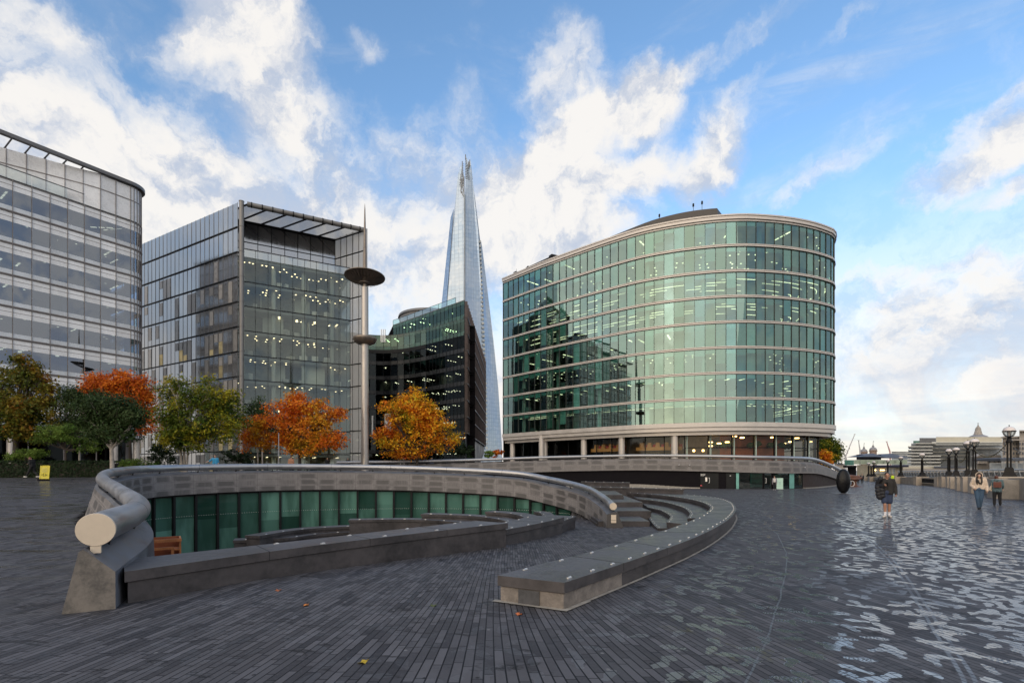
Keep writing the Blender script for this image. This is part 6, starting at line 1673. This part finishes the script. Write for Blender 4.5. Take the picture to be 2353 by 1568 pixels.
for px, pr, y0, yt, lab in ((967, 62, 605, 372, 'left of two far domed station towers with spikes, slightly the smaller'), (1165, 66, 600, 328, 'right and larger of two far domed station towers with spikes')):
    x, _ = ce(px, 0); D_ = 700; c = P(x, HZ, D_); k = D_/1176/6.92/1.3605; zy = lambda y: EYE+(HZ-ce(0, y)[1])/1176*D_; r = pr*k
    tw = thing('domed_tower', lab, 'tower', (c.x, c.y, 0))
    base = 525 if px > 1000 else 558
    mb = MB(); mb.lathe([(r, 0), (r, zy(base+28)), (r*1.22, zy(base+22)), (r*1.22, zy(base+12)), (r*1.05, zy(base+8)), (r*1.05, zy(base))], (c.x, c.y, 0), 20); mb.build('drum', mk('far_brick', (.27, .20, .165), .8, .15, .1, 0, 0) if px < 1000 else bpy.data.materials['far_brick'], tw, 30)
    mb = MB(); mb.lathe([(r*1.08*math.cos(a), zy(base)+r*1.02*math.sin(a)) for a in np.linspace(0, 1.25, 8)]+[(r*.30, zy(base-72)), (r*.28, zy(base-82)), (r*.38, zy(base-84)), (r*.12, zy(base-110))], (c.x, c.y, 0), 24); mb.build('dome_shell', M_lead2, tw, 50)
    mb = MB(); mb.bar((c.x, c.y, zy(base-108)), (c.x, c.y, zy(yt)), .4, 0, 6, .12); mb.box((c.x+.6, c.y, zy(yt+10)), (1.4, .2, .8)); mb.build('spike', M_lead2, tw)
for pts, lab in (((570, 735, 570, 655, 770, 180, 'tall pale luffing crane leaning right'), 'tall pale luffing crane, nearest the office, its jib leaning right'),
                 ((880, 640, 884, 590, 852, 312, ''), 'slim pale luffing crane just left of the domed towers'), ((1545, 640, 1530, 580, 1458, 338, ''), 'pinkish luffing crane right of the domed towers'), ((590, 735, 578, 690, 512, 548, ''), 'short dark crane jib low beside the tall pale crane')):
    D_ = 650; x0, y0, x1, y1, x2, y2 = pts[:6]; Q = lambda x, y: P(*ce(x, y), D_)
    cr = thing('tower_crane', lab, 'crane', tuple(Q(x0, y0)))
    m_ = mk('crane_paint', (.50, .50, .52), .6, .1, .2, 0, 0) if 'tall pale' in lab else bpy.data.materials['crane_paint'] if 'pink' not in lab else mk('crane_paint_pink', (.52, .30, .30), .6, .1, .2, 0, 0)
    mb = MB(); mb.bar(Q(x0, y0)-Vector((0, 0, 25)), Q(x1, y1), .9, 0, 5); mb.build('mast', m_, cr)
    mb = MB(); mb.bar(Q(x1, y1), Q(x2, y2), .75, 0, 5, .5); mb.bar(Q(x1, y1)+Vector((1.2, 0, .8)), Q(x2, y2), .22, 0, 4); mb.box(Q(x2, y2), (2.2, .8, .5)); mb.build('jib', m_, cr)
fb_ = thing('far_office', 'hazy blue-grey office slab far behind the layered glass office', 'office building', tuple(P(*ce(1750, 600), 800)))
mb = MB(); slabbox(mb, ce, 1565, 556, 2000, 900, 800, 60); mb.build('wall', M_fglass, fb_); mb = MB()
for y in (553, 590, 630): slabbox(mb, ce, 1560, y, 2000, y+8, 798, 2)
mb.build('floor_edge', M_slabw, fb_)
lb = thing('stone_building', 'low brown brick building glimpsed between the tree and the pub', 'building', tuple(P(*ce(470, 850), 230)))
mb = MB(); slabbox(mb, ce, 330, 826, 560, 1010, 230, 20); mb.build('wall', M_pst, lb); mb = MB(); a, b_, c = P(*ce(410, 826), 229), P(*ce(545, 826), 229), P(*ce(480, 800), 229); dp = Vector((0, 20, 0)); mb.add([a, b_, c, a+dp, b_+dp, c+dp], ((0, 1, 2), (5, 4, 3), (0, 3, 4, 1), (1, 4, 5, 2), (2, 5, 3, 0))); mb.build('roof', M_slate, lb)
# riverside pub with roof terrace
pb_ = thing('riverside_pub', 'riverside pub with glass roof terrace, navy canopy and dark parasol roof', 'building', tuple(P(*ce(1200, 1080), 158)))
D_ = 158
mb = MB(); slabbox(mb, ce, 815, 845, 1810, 1140, D_, 14); mb.build('wall', mk('pub_timber', (.27, .25, .20), .75, .2, 1.2, 0, .1), pb_)
mb = MB(); slabbox(mb, ce, 1130, 845, 1935, 892, D_-1.5, 4); mb.build('canopy', M_navy, pb_)
mb = MB(); slabbox(mb, ce, 515, 855, 810, 898, D_-4, 8); slabbox(mb, ce, 610, 898, 800, 1080, D_-2, 6); mb.build('dark_entrance', M_black, pb_)
mb = MB(); slabbox(mb, ce, 752, 735, 1905, 830, D_-.5, .12, 0); slabbox(mb, ce, 545, 738, 750, 850, D_-3, .12, 1); mb.build('terrace_screen', [mk('pale_green_screen', (.30, .36, .28), .3, .15, 1, 0, 0), mk('teal_screen', (.06, .20, .16), .3, .2, 1, 0, 0)], pb_)
mb = MB()
for x in (560, 612, 664, 716, 885, 1015, 1265, 1640, 1800): slabbox(mb, ce, x, 738, x+5, 828, D_-4 if x < 760 else D_-.8, .1)
slabbox(mb, ce, 1396, 768, 1401, 812, D_-.8, .1); slabbox(mb, ce, 1396, 768, 1424, 773, D_-.8, .1); slabbox(mb, ce, 1396, 786, 1418, 791, D_-.8, .1); slabbox(mb, ce, 1624, 768, 1656, 773, D_-.8, .1)
mb.build('terrace_post', M_roofg, pb_)
mb = MB(); slabbox(mb, ce, 805, 620, 1340, 725, D_+6, 6); mb.build('upper_storey', M_navy, pb_)
mb = MB()
for (x0, x1, xt, y0, yt) in ((860, 1440, 1165, 668, 596), (1380, 1980, 1560, 690, 598)):
    a, b_, c = P(*ce(x0, y0), D_+2), P(*ce(x1, y0), D_+2), P(*ce(xt, yt), D_+5); dp = Vector((0, 6, 0)); mb.add([a, b_, c, a+dp, b_+dp, c+dp], ((0, 1, 2), (5, 4, 3), (0, 3, 4, 1), (1, 4, 5, 2), (2, 5, 3, 0)))
mb.build('parasol_roof', M_slate, pb_)
for x0, x1 in ((1205, 1305), (1322, 1440), (1455, 1565), (1580, 1640)):
    mb = MB(); slabbox(mb, ce, x0, 925, x1, 1040, D_-.3, .2); w_ = mb.build('window', M_fglass, pb_); mb = MB()
    for xx in (x0-6, x1): slabbox(mb, ce, xx, 905, xx+7, 1045, D_-.5, .2)
    slabbox(mb, ce, x0, 910, x1, 922, D_-.5, .2); mb.build('frame', M_cream, w_)
mb = MB()
for x in (1212, 1330, 1362, 1398): p = P(*ce(x, 956), D_-.7); mb.lathe([(0, -.22), (.2, 0), (0, .22)], p, 8)
mb.build('window_lamp', M_litew, pb_)

# ================================================================== PEOPLE
M_skin = mk('skin', (.40, .21, .14), .55, .08, 9, 0, .03)
M_skinl = mk('fair_skin', (.50, .30, .22), .55, .08, 9, 0, .03)
M_hair = mk('dark_hair', (.016, .012, .010), .5, .3, 30, 0, .2)
M_hairr = mk('auburn_hair', (.11, .035, .018), .5, .3, 30, 0, .2)
M_hairb = mk('blond_hair', (.38, .24, .12), .55, .2, 30, 0, .2)
def cloth(n, c, r=.85, sc=14): return mk(n, c, r, .22, sc, 0, .35, .006)
C_swt, C_coat, C_navy, C_sock, C_shoe = cloth('dark_jumper', (.022, .020, .019)), cloth('black_padded_coat', (.010, .010, .013), .6), cloth('navy_shorts', (.028, .042, .085)), cloth('white_sock', (.72, .70, .72)), cloth('white_trainer', (.60, .56, .52), .6)
C_cream, C_jean, C_blk, C_teal, C_bag, C_tote = cloth('cream_fleece', (.62, .50, .39)), cloth('blue_jeans', (.045, .085, .14)), cloth('black_fabric', (.012, .012, .014)), cloth('grey_teal_jacket', (.10, .155, .17)), cloth('brown_leather', (.13, .035, .02), .5), cloth('pale_canvas', (.50, .42, .32))
C_blue, C_tan, C_white, C_grey, C_red, C_hiv = cloth('bright_blue_shirt', (.03, .24, .44)), cloth('tan_coat', (.30, .15, .09)), cloth('white_blouse', (.60, .57, .54)), cloth('grey_cardigan', (.20, .20, .22)), cloth('dark_red_coat', (.16, .02, .03)), cloth('hi_vis_yellow', (.55, .75, .03))

def cap(mb, a, b, ra, rb=None, seg=14, sx=1.0, sy=1.0):
    """tapered capsule from a to b"""
    a, b = Vector(a), Vector(b); rb = ra if rb is None else rb
    d = (b-a); d = d.normalized() if d.length > 1e-6 else Vector((0, 0, 1))
    pts = []; rad = []
    for q in np.linspace(-pi/2+.05, 0, 5): pts.append(a+d*ra*math.sin(q)); rad.append(ra*math.cos(q))
    for q in np.linspace(0, pi/2-.05, 5): pts.append(b+d*rb*math.sin(q)); rad.append(rb*math.cos(q))
    mb.tube(pts, rad, seg)
def ball(mb, c, r): # r: (rx, ry, rz)
    mb.lathe([(math.sin(a), -math.cos(a)*r[2]) for a in np.linspace(.02, pi-.02, 14)], c, 20, 0, r[0], r[1])
def fuse(mb, name, mat, parent, voxel, M, smooth=True):
    me = bpy.data.meshes.new(name+'_raw'); me.from_pydata([tuple(M @ Vector(v)) for v in mb.v], [], mb.f)
    o = bpy.data.objects.new(name+'_raw', me); col.objects.link(o)
    r = o.modifiers.new('fuse', 'REMESH'); r.mode = 'VOXEL'; r.voxel_size = voxel; r.use_smooth_shade = True
    s = o.modifiers.new('soften', 'SMOOTH'); s.iterations = 3; s.factor = .5
    dg = bpy.context.evaluated_depsgraph_get(); nm = bpy.data.meshes.new_from_object(o.evaluated_get(dg))
    bpy.data.objects.remove(o); bpy.data.meshes.remove(me)
    nm.name = name; nm.materials.clear(); nm.materials.append(mat); nm.shade_smooth()
    q = bpy.data.objects.new(name, nm); col.objects.link(q)
    q.parent = parent; q.matrix_parent_inverse = parent.matrix_basis.inverted()
    return q
def hand(mb, w, d, side, curl=.5, s=1.0):
    """palm, four unequal bent fingers and a thumb; d = direction of the forearm, side = where the thumb sits"""
    d = Vector(d).normalized(); side = (Vector(side)-d*Vector(side).dot(d)).normalized(); n = d.cross(side)
    w = Vector(w)
    for k in (-1, 0, 1): cap(mb, w+side*k*.022, w+d*.075+side*k*.026, .016)
    for k, L in ((-1.5, .055), (-.5, .068), (.5, .074), (1.5, .066)):
        p0 = w+d*.082+side*k*.019; p1 = p0+(d*math.cos(curl)+n*math.sin(curl))*L*.55; p2 = p1+(d*math.cos(curl*2.2)+n*math.sin(curl*2.2))*L*.5
        cap(mb, p0, p1, .0098, .009); cap(mb, p1, p2, .009, .008)
    t0 = w+d*.025+side*.036; t1 = t0+(d*.6+side*.55+n*.3).normalized()*.04; cap(mb, t0, t1, .012, .011); cap(mb, t1, t1+(d*.85+n*.5).normalized()*.03, .0105, .009)
def person(label, at, face, h, J, outfit, hairm, hair='short', skin=None, voxel=.011, group=None, lean=0.0):
    """J holds joints in metres for a 1.75 m figure that faces -Y; outfit lists (part name, shape function, material)"""
    root = thing('person', label, 'person', tuple(at), group)
    root.rotation_euler = (0, 0, 0)
    s = h/1.75; M = Matrix.Translation(Vector(at)) @ Matrix.Rotation(face, 4, 'Z') @ Matrix.Scale(s, 4)
    v = voxel*s
    mb = MB(); H = Vector(J['head']); N = Vector(J['neck']); ch = Vector(J['chest']); pe = Vector(J['pelvis'])
    ball(mb, H, (.074, .092, .108)); cap(mb, H+Vector((0, -.018, -.055)), H+Vector((0, -.045, -.085)), .05, .038)
    cap(mb, H+Vector((0, -.088, .005)), H+Vector((0, -.108, -.024)), .010, .016)                    # nose
    for sx in (-1, 1):
        ball(mb, H+Vector((sx*.076, .008, -.01)), (.012, .022, .032))                              # ears
        cap(mb, H+Vector((sx*.022, -.080, .024)), H+Vector((sx*.046, -.074, .024)), .011)          # brows
    cap(mb, H+Vector((-.02, -.084, -.060)), H+Vector((.02, -.084, -.060)), .010)                    # mouth
    cap(mb, H+Vector((0, .015, -.06)), N, .052, .058)
    for k in (-1, 1): cap(mb, ch+Vector((k*.085, 0, .02)), ch+Vector((k*.075, 0, -.12)), .105, .10)
    cap(mb, ch+Vector((-.13, 0, .11)), ch+Vector((.13, 0, .11)), .065); cap(mb, N, ch+Vector((0, 0, .10)), .06, .09)
    for k in (-1, 1): cap(mb, ch+Vector((k*.07, 0, -.12)), pe+Vector((k*.075, 0, .02)), .095, .11)
    for q in 'LR':
        sh, el, wr = (Vector(J[a+q]) for a in ('sh', 'el', 'wr')); cap(mb, sh, el, .052, .042); cap(mb, el, wr, .042, .028)
        hd_ = Vector(J.get('hd'+q, (wr-el).normalized())); hand(mb, wr, hd_, Vector(J.get('th'+q, (0, -1, 0))), J.get('curl'+q, .5))
        hp, kn, an = (Vector(J[a+q]) for a in ('hp', 'kn', 'an')); cap(mb, hp, kn, .088, .058); cap(mb, kn, kn.lerp(an, .35)+Vector((0, .012, 0)), .055, .056); cap(mb, kn.lerp(an, .35)+Vector((0, .012, 0)), an, .056, .036)
        fd = Vector(J.get('ft'+q, (0, -1, 0))); cap(mb, an+Vector((0, 0, -.045)), an+fd*.15+Vector((0, 0, -.055)), .036, .028)
    fuse(mb, 'body', skin or M_skin, root, v, M)
    mb = MB()
    if hair == 'short':
        ball(mb, H+Vector((0, .014, .022)), (.083, .095, .100)); mb.f = mb.f; cut = [f for f in mb.f]
    elif hair == 'long':
        ball(mb, H+Vector((0, .012, .012)), (.100, .102, .116))
        for sx in (-1, 1): cap(mb, H+Vector((sx*.075, -.01, -.05)), ch+Vector((sx*.095, -.105, .03)), .035, .045); cap(mb, ch+Vector((sx*.095, -.11, .03)), ch+Vector((sx*.07, -.13, -.12)), .045, .022)
        cap(mb, ch+Vector((-.05, -.125, .08)), ch+Vector((.02, -.14, -.08)), .05, .03)
    elif hair == 'back':
        ball(mb, H+Vector((0, .012, .012)), (.092, .100, .112)); ball(mb, H+Vector((0, .10, .045)), (.05, .05, .05))
    # keep hair off the face
    if hair in ('short', 'long'):
        keepv = []
        nm = fuse(mb, 'hair', hairm, root, v, M)
        inv = M.inverted(); me = nm.data
        import bmesh as _b
        bm = _b.new(); bm.from_mesh(me)
        dele = [f for f in bm.faces if (lambda c: (c-H).y < -.052 and (c-H).z < .052 and (c-H).z > -.14 and abs((c-H).x) < .066)(inv @ f.calc_center_median())]
        _b.ops.delete(bm, geom=dele, context='FACES'); bm.to_mesh(me); bm.free()
    else: fuse(mb, 'hair', hairm, root, v, M)
    for nm_, fn, mat_ in outfit:
        if nm_ in ('shoe', 'sock', 'boot'):
            for q in 'LR': mb = MB(); fn(mb, J, q); fuse(mb, nm_, mat_, root, v, M)
        else: mb = MB(); fn(mb, J); fuse(mb, nm_, mat_, root, v, M)
    return root, M
V = Vector
def stand(**k):
    J = dict(head=(0, -.01, 1.635), neck=(0, .01, 1.50), chest=(0, .01, 1.30), pelvis=(0, 0, .94),
             shL=(.185, .01, 1.42), elL=(.235, .03, 1.13), wrL=(.24, -.03, .88), shR=(-.185, .01, 1.42), elR=(-.235, .03, 1.13), wrR=(-.24, -.03, .88),
             hpL=(.09, 0, .90), knL=(.10, -.02, .49), anL=(.10, .02, .09), hpR=(-.09, 0, .90), knR=(-.10, -.02, .49), anR=(-.10, .02, .09))
    J.update(k); return J
def top(sleeve=1.0, hem=.88, fat=1.0, arm=1.0, hood=False):
    def f(mb, J):
        ch, pe, N = V(J['chest']), V(J['pelvis']), V(J['neck'])
        for k in (-1, 1):
            cap(mb, ch+V((k*.088, 0, .02)), ch+V((k*.08, 0, -.14)), .125*fat, .122*fat)
            cap(mb, ch+V((k*.08, 0, -.14)), V((pe.x+k*.085, pe.y, hem+.10)), .122*fat, .125*fat)
        cap(mb, ch+V((-.14, 0, .11)), ch+V((.14, 0, .11)), .078*fat); cap(mb, N+V((0, .012, -.02)), ch+V((0, 0, .1)), .068, .10)
        for q in 'LR':
            sh, el, wr = (V(J[a+q]) for a in ('sh', 'el', 'wr')); cap(mb, sh, el, .072*arm, .060*arm)
            if sleeve > .5: cap(mb, el, el.lerp(wr, .97), .060*arm, .046*arm)
        if hood:
            H = V(J['head']); 
            for a in np.linspace(-2.2, 2.2, 15): cap(mb, H+V((.122*math.sin(a), -.01, .015+.138*math.cos(a))), H+V((.09*math.sin(a), .10, .01+.11*math.cos(a))), .022, .03)
            cap(mb, H+V((0, .10, .0)), N+V((0, .07, 0)), .06, .07)
    return f
def legs(to=1.0, fat=1.0, hip=1.0, sep=0):
    def f(mb, J):
        pe = V(J['pelvis'])
        cap(mb, pe+V((-.08, 0, .03)), pe+V((.08, 0, .03)), .125*hip)
        for q in 'LR':
            hp, kn, an = (V(J[a+q]) for a in ('hp', 'kn', 'an'))
            if to <= .5: cap(mb, hp, hp.lerp(kn, to*2), .112*fat, .108*fat)
            else: cap(mb, hp, kn, .106*fat, .074*fat); cap(mb, kn, kn.lerp(an, (to-.5)*2), .074*fat, .056*fat)
    return f
def feet(up=.0, r=.046, ln=.17):
    def f(mb, J, sd='LR'):
        for q in sd:
            an = V(J['an'+q]); fd = V(J.get('ft'+q, (0, -1, 0)))
            cap(mb, an+V((0, 0, -.038))-fd*.03, an+fd*ln+V((0, 0, -.048)), r, r*.86)
            if up: cap(mb, an+V((0, 0, -.02)), an+V((0, .005, up)), r*1.02, r*1.0)
    return f
def socks(hh=.13):
    def f(mb, J, sd='LR'):
        for q in sd: an = V(J['an'+q]); kn = V(J['kn'+q]); cap(mb, an+V((0, 0, -.01)), an.lerp(kn, hh/.4), .046, .048)
    return f

# man in shorts, phone in his right hand, padded coat over that arm
c = P(2037, HZ, 19.2); c.z = gz(c.x, c.y)
J = stand(head=(.01, -.035, 1.625), elR=(-.27, .02, 1.14), wrR=(-.10, -.24, 1.235), hdR=(.75, -.55, .12), thR=(0, -.2, 1), curlR=.8, elL=(.265, .05, 1.15), wrL=(.285, -.03, .90), curlL=1.1,
          hpR=(-.085, 0, .90), knR=(-.065, -.12, .50), anR=(-.055, -.08, .09), hpL=(.085, .02, .90), knL=(.075, .0, .49), anL=(.07, .08, .085), ftL=(.25, -.97, 0), ftR=(-.25, -.97, 0))
man, MM = person('man in black jumper and navy shorts looking at a phone, white socks and trainers', c, -.60, 1.70, J,
    [('jumper', top(1, .86, 1.08, 1.1), C_swt), ('shorts', legs(.36, 1.02, 1.06), C_navy), ('sock', socks(.10), C_sock), ('shoe', feet(.0, .05, .19), C_shoe)], M_hair, 'short', voxel=.010)
mb = MB()
cap(mb, (-.30, -.02, 1.20), (-.12, -.19, 1.20), .085, .075)
for k, (x, y, z, r) in enumerate(((-.285, -.10, 1.15, .09), (-.27, -.13, 1.02, .10), (-.255, -.13, .89, .10), (-.235, -.13, .78, .095), (-.17, -.16, 1.06, .085), (-.15, -.16, .93, .09), (-.14, -.15, .82, .085), (-.22, -.14, .73, .07))): ball(mb, (x, y, z), (r*1.15, r*.85, r*.95))
cap(mb, (-.30, -.03, 1.30), (-.20, -.10, 1.47), .075, .085); cap(mb, (-.20, -.10, 1.47), (-.22, -.08, 1.57), .07, .03); cap(mb, (-.34, -.06, 1.43), (-.26, -.08, 1.38), .03, .06)
ct = tag(empty('padded_coat', tuple(MM @ V((-.25, -.13, .7)))), 'black padded coat hanging over the arm of the man in shorts', 'coat'); fuse(mb, 'coat_body', C_coat, ct, .012, MM)
mb = MB(); mb.box((0, 0, 0), (.072, .012, .145)); MP = MM @ Matrix.Translation((-.015, -.30, 1.285)) @ Matrix.Rotation(.5, 4, 'X')
mb.v = [tuple(MP @ V(q)) for q in mb.v]; tag(mb.build('phone', M_dark), 'dark phone held up by the man in shorts', 'phone')
# hooded woman walking
c = P(2249, HZ, 23.4); c.z = gz(c.x, c.y)
J = stand(head=(.0, -.03, 1.615), elR=(-.29, .03, 1.15), wrR=(-.19, -.13, 1.02), hdR=(.6, -.1, -.8), elL=(.255, .04, 1.14), wrL=(.285, -.02, .89), curlL=.9, hpL=(.09, 0, .90), knL=(.075, -.03, .50), anL=(.03, .05, .10), hpR=(-.09, 0, .90), knR=(-.06, -.11, .50), anR=(-.02, -.09, .085), ftR=(0, -1, 0))
person('woman in cream fleece with hood up, long dark hair and blue jeans', c, -.74, 1.66, J,
    [('fleece', top(1, .90, 1.10, 1.28, True), C_cream), ('jeans', legs(.97, 1.08, 1.08), C_jean), ('shoe', feet(.05, .048, .17), C_blk)], M_hair, 'long', M_skinl, .010)
# woman seen from behind with satchel and tote
c = P(2290, HZ, 26.0); c.z = gz(c.x, c.y)
J = stand(head=(.03, -.05, 1.60), elL=(.24, -.05, 1.15), wrL=(.20, -.17, 1.02), elR=(-.24, -.03, 1.15), wrR=(-.22, -.16, 1.0), hpL=(.09, 0, .9), knL=(.11, -.01, .49), anL=(.11, .0, .09), hpR=(-.09, 0, .9), knR=(-.11, -.06, .5), anR=(-.13, -.08, .09))
def coat_skirt(mb, J):
    top(1, .80, 1.05, 1.15)(mb, J)
    for a in np.linspace(0, 2*pi, 14, endpoint=False): cap(mb, (.12*math.cos(a), .09*math.sin(a), .98), (.19*math.cos(a), .14*math.sin(a), .80), .05, .025)
    cap(mb, (-.05, .09, 1.47), (.06, .09, 1.47), .06)
wb, WM = person('woman seen from behind in grey teal jacket, black tights and ankle boots', c, pi-.82, 1.55, J,
    [('jacket', coat_skirt, C_teal), ('tights', legs(1.0, 1.12, .95), C_blk), ('boot', feet(.10, .05, .16), C_blk)], M_hairr, 'back', M_skinl, .010)
bp = tag(empty('backpack', tuple(WM @ V((0, .2, 1.05)))), 'reddish brown leather backpack on the back of the woman in grey teal', 'backpack')
def local_box(mb, c, s, M, top_=1.0, bev=.0):
    k = len(mb.v); mb.box(c, s, 0, 0, top_); mb.v[k:] = [tuple(M @ V(q)) for q in mb.v[k:]]
mb = MB(); local_box(mb, (-.03, .20, 1.20), (.34, .12, .32), WM, .94); mb.build('bag_body', C_bag, bp)
mb = MB(); local_box(mb, (-.03, .275, 1.27), (.34, .03, .17), WM, .96); mb.build('flap', C_bag, bp)
mb = MB(); local_box(mb, (-.03, .27, 1.13), (.22, .03, .07), WM, .96); mb.build('front_pocket', C_bag, bp)
mb = MB()
for sx in (-.14, .09): cap(mb, (sx, .14, 1.36), (sx, .02, 1.46), .016); cap(mb, (sx, .02, 1.46), (sx*1.1, -.12, 1.30), .016)
fuse(mb, 'strap', C_bag, bp, .009, WM)
tb = tag(empty('tote_bag', tuple(WM @ V((.25, .1, .95)))), 'pale canvas tote bag at the elbow of the woman in grey teal', 'bag')
mb = MB(); cap(mb, (.24, .06, 1.10), (.29, .08, .92), .05, .085); cap(mb, (.33, .06, 1.0), (.24, .10, .86), .05, .045); fuse(mb, 'bag_body', C_tote, tb, .012, WM)
mb = MB(); cap(mb, (.24, .06, 1.12), (.20, .05, 1.46), .015); cap(mb, (.20, .05, 1.46), (.22, -.05, 1.15), .015); fuse(mb, 'strap', C_tote, tb, .009, WM)

def walker(label, x, d, face, h, outfit, hm=M_hair, hair='short', J=None, zoff=0.0, vox=.02, skin=None):
    c = P(x, HZ, d); c.z = gz(c.x, c.y)+zoff
    return person(label, c, face, h, J or stand(), outfit, hm, hair, skin or M_skinl, vox)
stride = stand(knL=(.10, -.18, .52), anL=(.10, -.30, .13), knR=(-.10, .02, .50), anR=(-.10, .30, .14), elL=(.23, .14, 1.15), wrL=(.22, .10, .9), elR=(-.23, -.08, 1.14), wrR=(-.22, -.20, .92))
suit = [('jacket', top(1, .82, 1.05, 1.1), cloth('dark_suit', (.014, .016, .026))), ('trousers', legs(1.0, 1, 1), C_blk), ('shoe', feet(.03), C_blk)]
walker('man in a dark suit with white shirt, far along the river walk', 1980, 88, -.6, 1.72, suit+[('shirt', lambda mb, J: cap(mb, (0, -.11, 1.40), (0, -.12, 1.15), .045, .03), C_white)])
walker('companion in dark red coat beside the far man in the suit', 1971, 90, -.45, 1.62, [('coat', top(1, .62, 1.05, 1.1), C_red), ('trousers', legs(1.0), C_blk), ('shoe', feet(.03), C_blk)])
walker('person in bright yellow hi-vis jacket behind the man in shorts', 2050.5, 74, .3, 1.66, [('jacket', top(1, .84, 1.15, 1.2), C_hiv), ('trousers', legs(1.0), C_blk), ('shoe', feet(.03), C_blk)])
def cardy(mb, J):
    for sx in (-1, 1): cap(mb, (sx*.13, .0, 1.40), (sx*.19, .0, .75), .075, .07)
    top(1, .95, .98, 1.05)(mb, J)
walker('woman in white blouse and grey cardigan leaving the glass doors', 1779, 52.3, -.5, 1.42, [('cardigan', cardy, C_grey), ('blouse', lambda mb, J: (cap(mb, (-.06, -.06, 1.40), (-.05, -.07, 1.05), .085, .09), cap(mb, (.06, -.06, 1.40), (.05, -.07, 1.05), .085, .09)), C_white), ('trousers', legs(1.0), C_blk), ('shoe', feet(.02), C_white)], M_hair, 'short', None, 0, .015)
bow = stand(**{k: v for k, v in stride.items()}); bow.update(head=(0, -.20, 1.52), neck=(0, -.10, 1.44), chest=(0, -.05, 1.28), shL=(.185, -.06, 1.38), shR=(-.185, -.06, 1.38), elL=(.22, -.02, 1.12), wrL=(.15, -.20, 1.08), knL=(.08, -.22, .52), anL=(.08, -.42, .16), anR=(-.08, .40, .17))
walker('man in black striding past the hedge with head bowed, white trainers', 75, 38.6, -pi/2, 1.72, [('jumper', top(1, .84, 1.06, 1.1), C_blk), ('trousers', legs(1.0), C_blk), ('shoe', feet(.0, .05, .19), C_white)], M_hairr, 'short', bow, 0, .014)
arm = stand(elR=(-.40, -.05, 1.22), wrR=(-.62, -.10, 1.14), hdR=(-1, 0, 0))
walker('man in bright blue T-shirt behind the tube wall, one arm stretched out', 494, 42.0, .25, 1.70, [('shirt', top(.3, .88, 1.08, 1.15), C_blue), ('trousers', legs(1.0), C_blk)], M_hair, 'short', arm, .05, .014)
walker('person in tan coat beneath the red-orange tree', 669, 44, pi, 1.62, [('coat', top(1, .80, 1.08, 1.1), C_tan), ('trousers', legs(1.0), C_blk)], M_hairr, 'short', None, .0)
walker('fair-haired woman in black walking behind the wall, left of the far rail end', 752, 62, .6, 1.60, [('coat', top(1, .80, 1.05, 1.1), C_blk), ('trousers', legs(1.0), C_blk)], M_hairb, 'back')
walker('person in dark coat just above the near tip of the far steel rail', 799, 66, .4, 1.66, [('coat', top(1, .80, 1.05, 1.1), C_swt), ('trousers', legs(1.0), C_blk)], M_hairr, 'short')
walker('man in dark blue beneath the maple, seen over the far rail', 992, 68, 0, 1.74, [('coat', top(1, .80, 1.05, 1.1), C_navy), ('trousers', legs(1.0), C_blk)], M_hair, 'short')

# ---------------------------------------------------------------- fallen leaves and a bird
rg = random.Random(5)
lab = [(832, 1522, 'bright yellow fallen leaf on the bare paving at the bottom', (.45, .33, .03)), (703, 1391, 'orange fallen leaf in front of the long bench', (.45, .16, .03)), (1193, 1408, 'orange leaf lying against the pale end of the broad bench', (.45, .13, .04)), (640, 1356, 'reddish leaf at the foot of the long bench', (.30, .10, .04)), (1302, 1366, 'small orange leaf near the corner of the broad bench', (.40, .12, .04)), (996, 1391, 'dull green leaf in the middle of the paving', (.07, .09, .03))]
for i, (x, y, l_, c_) in enumerate(lab):
    q = G(x, y if i != 2 else 1411, 0); q.z = gz(q.x, q.y)+.012; mb = MB(); s = .05 if i != 4 else .035; a0 = rg.uniform(0, 6)
    ring_ = [(q.x+s*math.cos(a0+k*pi/5)*(1 if k % 2 else .55), q.y+s*math.sin(a0+k*pi/5)*(1 if k % 2 else .55), q.z+.012*math.sin(k*1.3)) for k in range(10)]
    mb.add([tuple(q)]+ring_, [(0, 1+k, 1+(k+1) % 10) for k in range(10)]); mb.add([(p[0], p[1], p[2]-.003) for p in [tuple(q)]+ring_], [(0, 1+(k+1) % 10, 1+k) for k in range(10)])
    mb.bar((q.x, q.y, q.z), (q.x-.06*math.cos(a0), q.y-.06*math.sin(a0), q.z+.01), .002, 0, 4)
    tag(mb.build('fallen_leaf', mk('leaf_colour_%d' % i, c_, .6, .25, 30, 0, 0)), l_, 'leaf', 'fallen leaves on the paving')
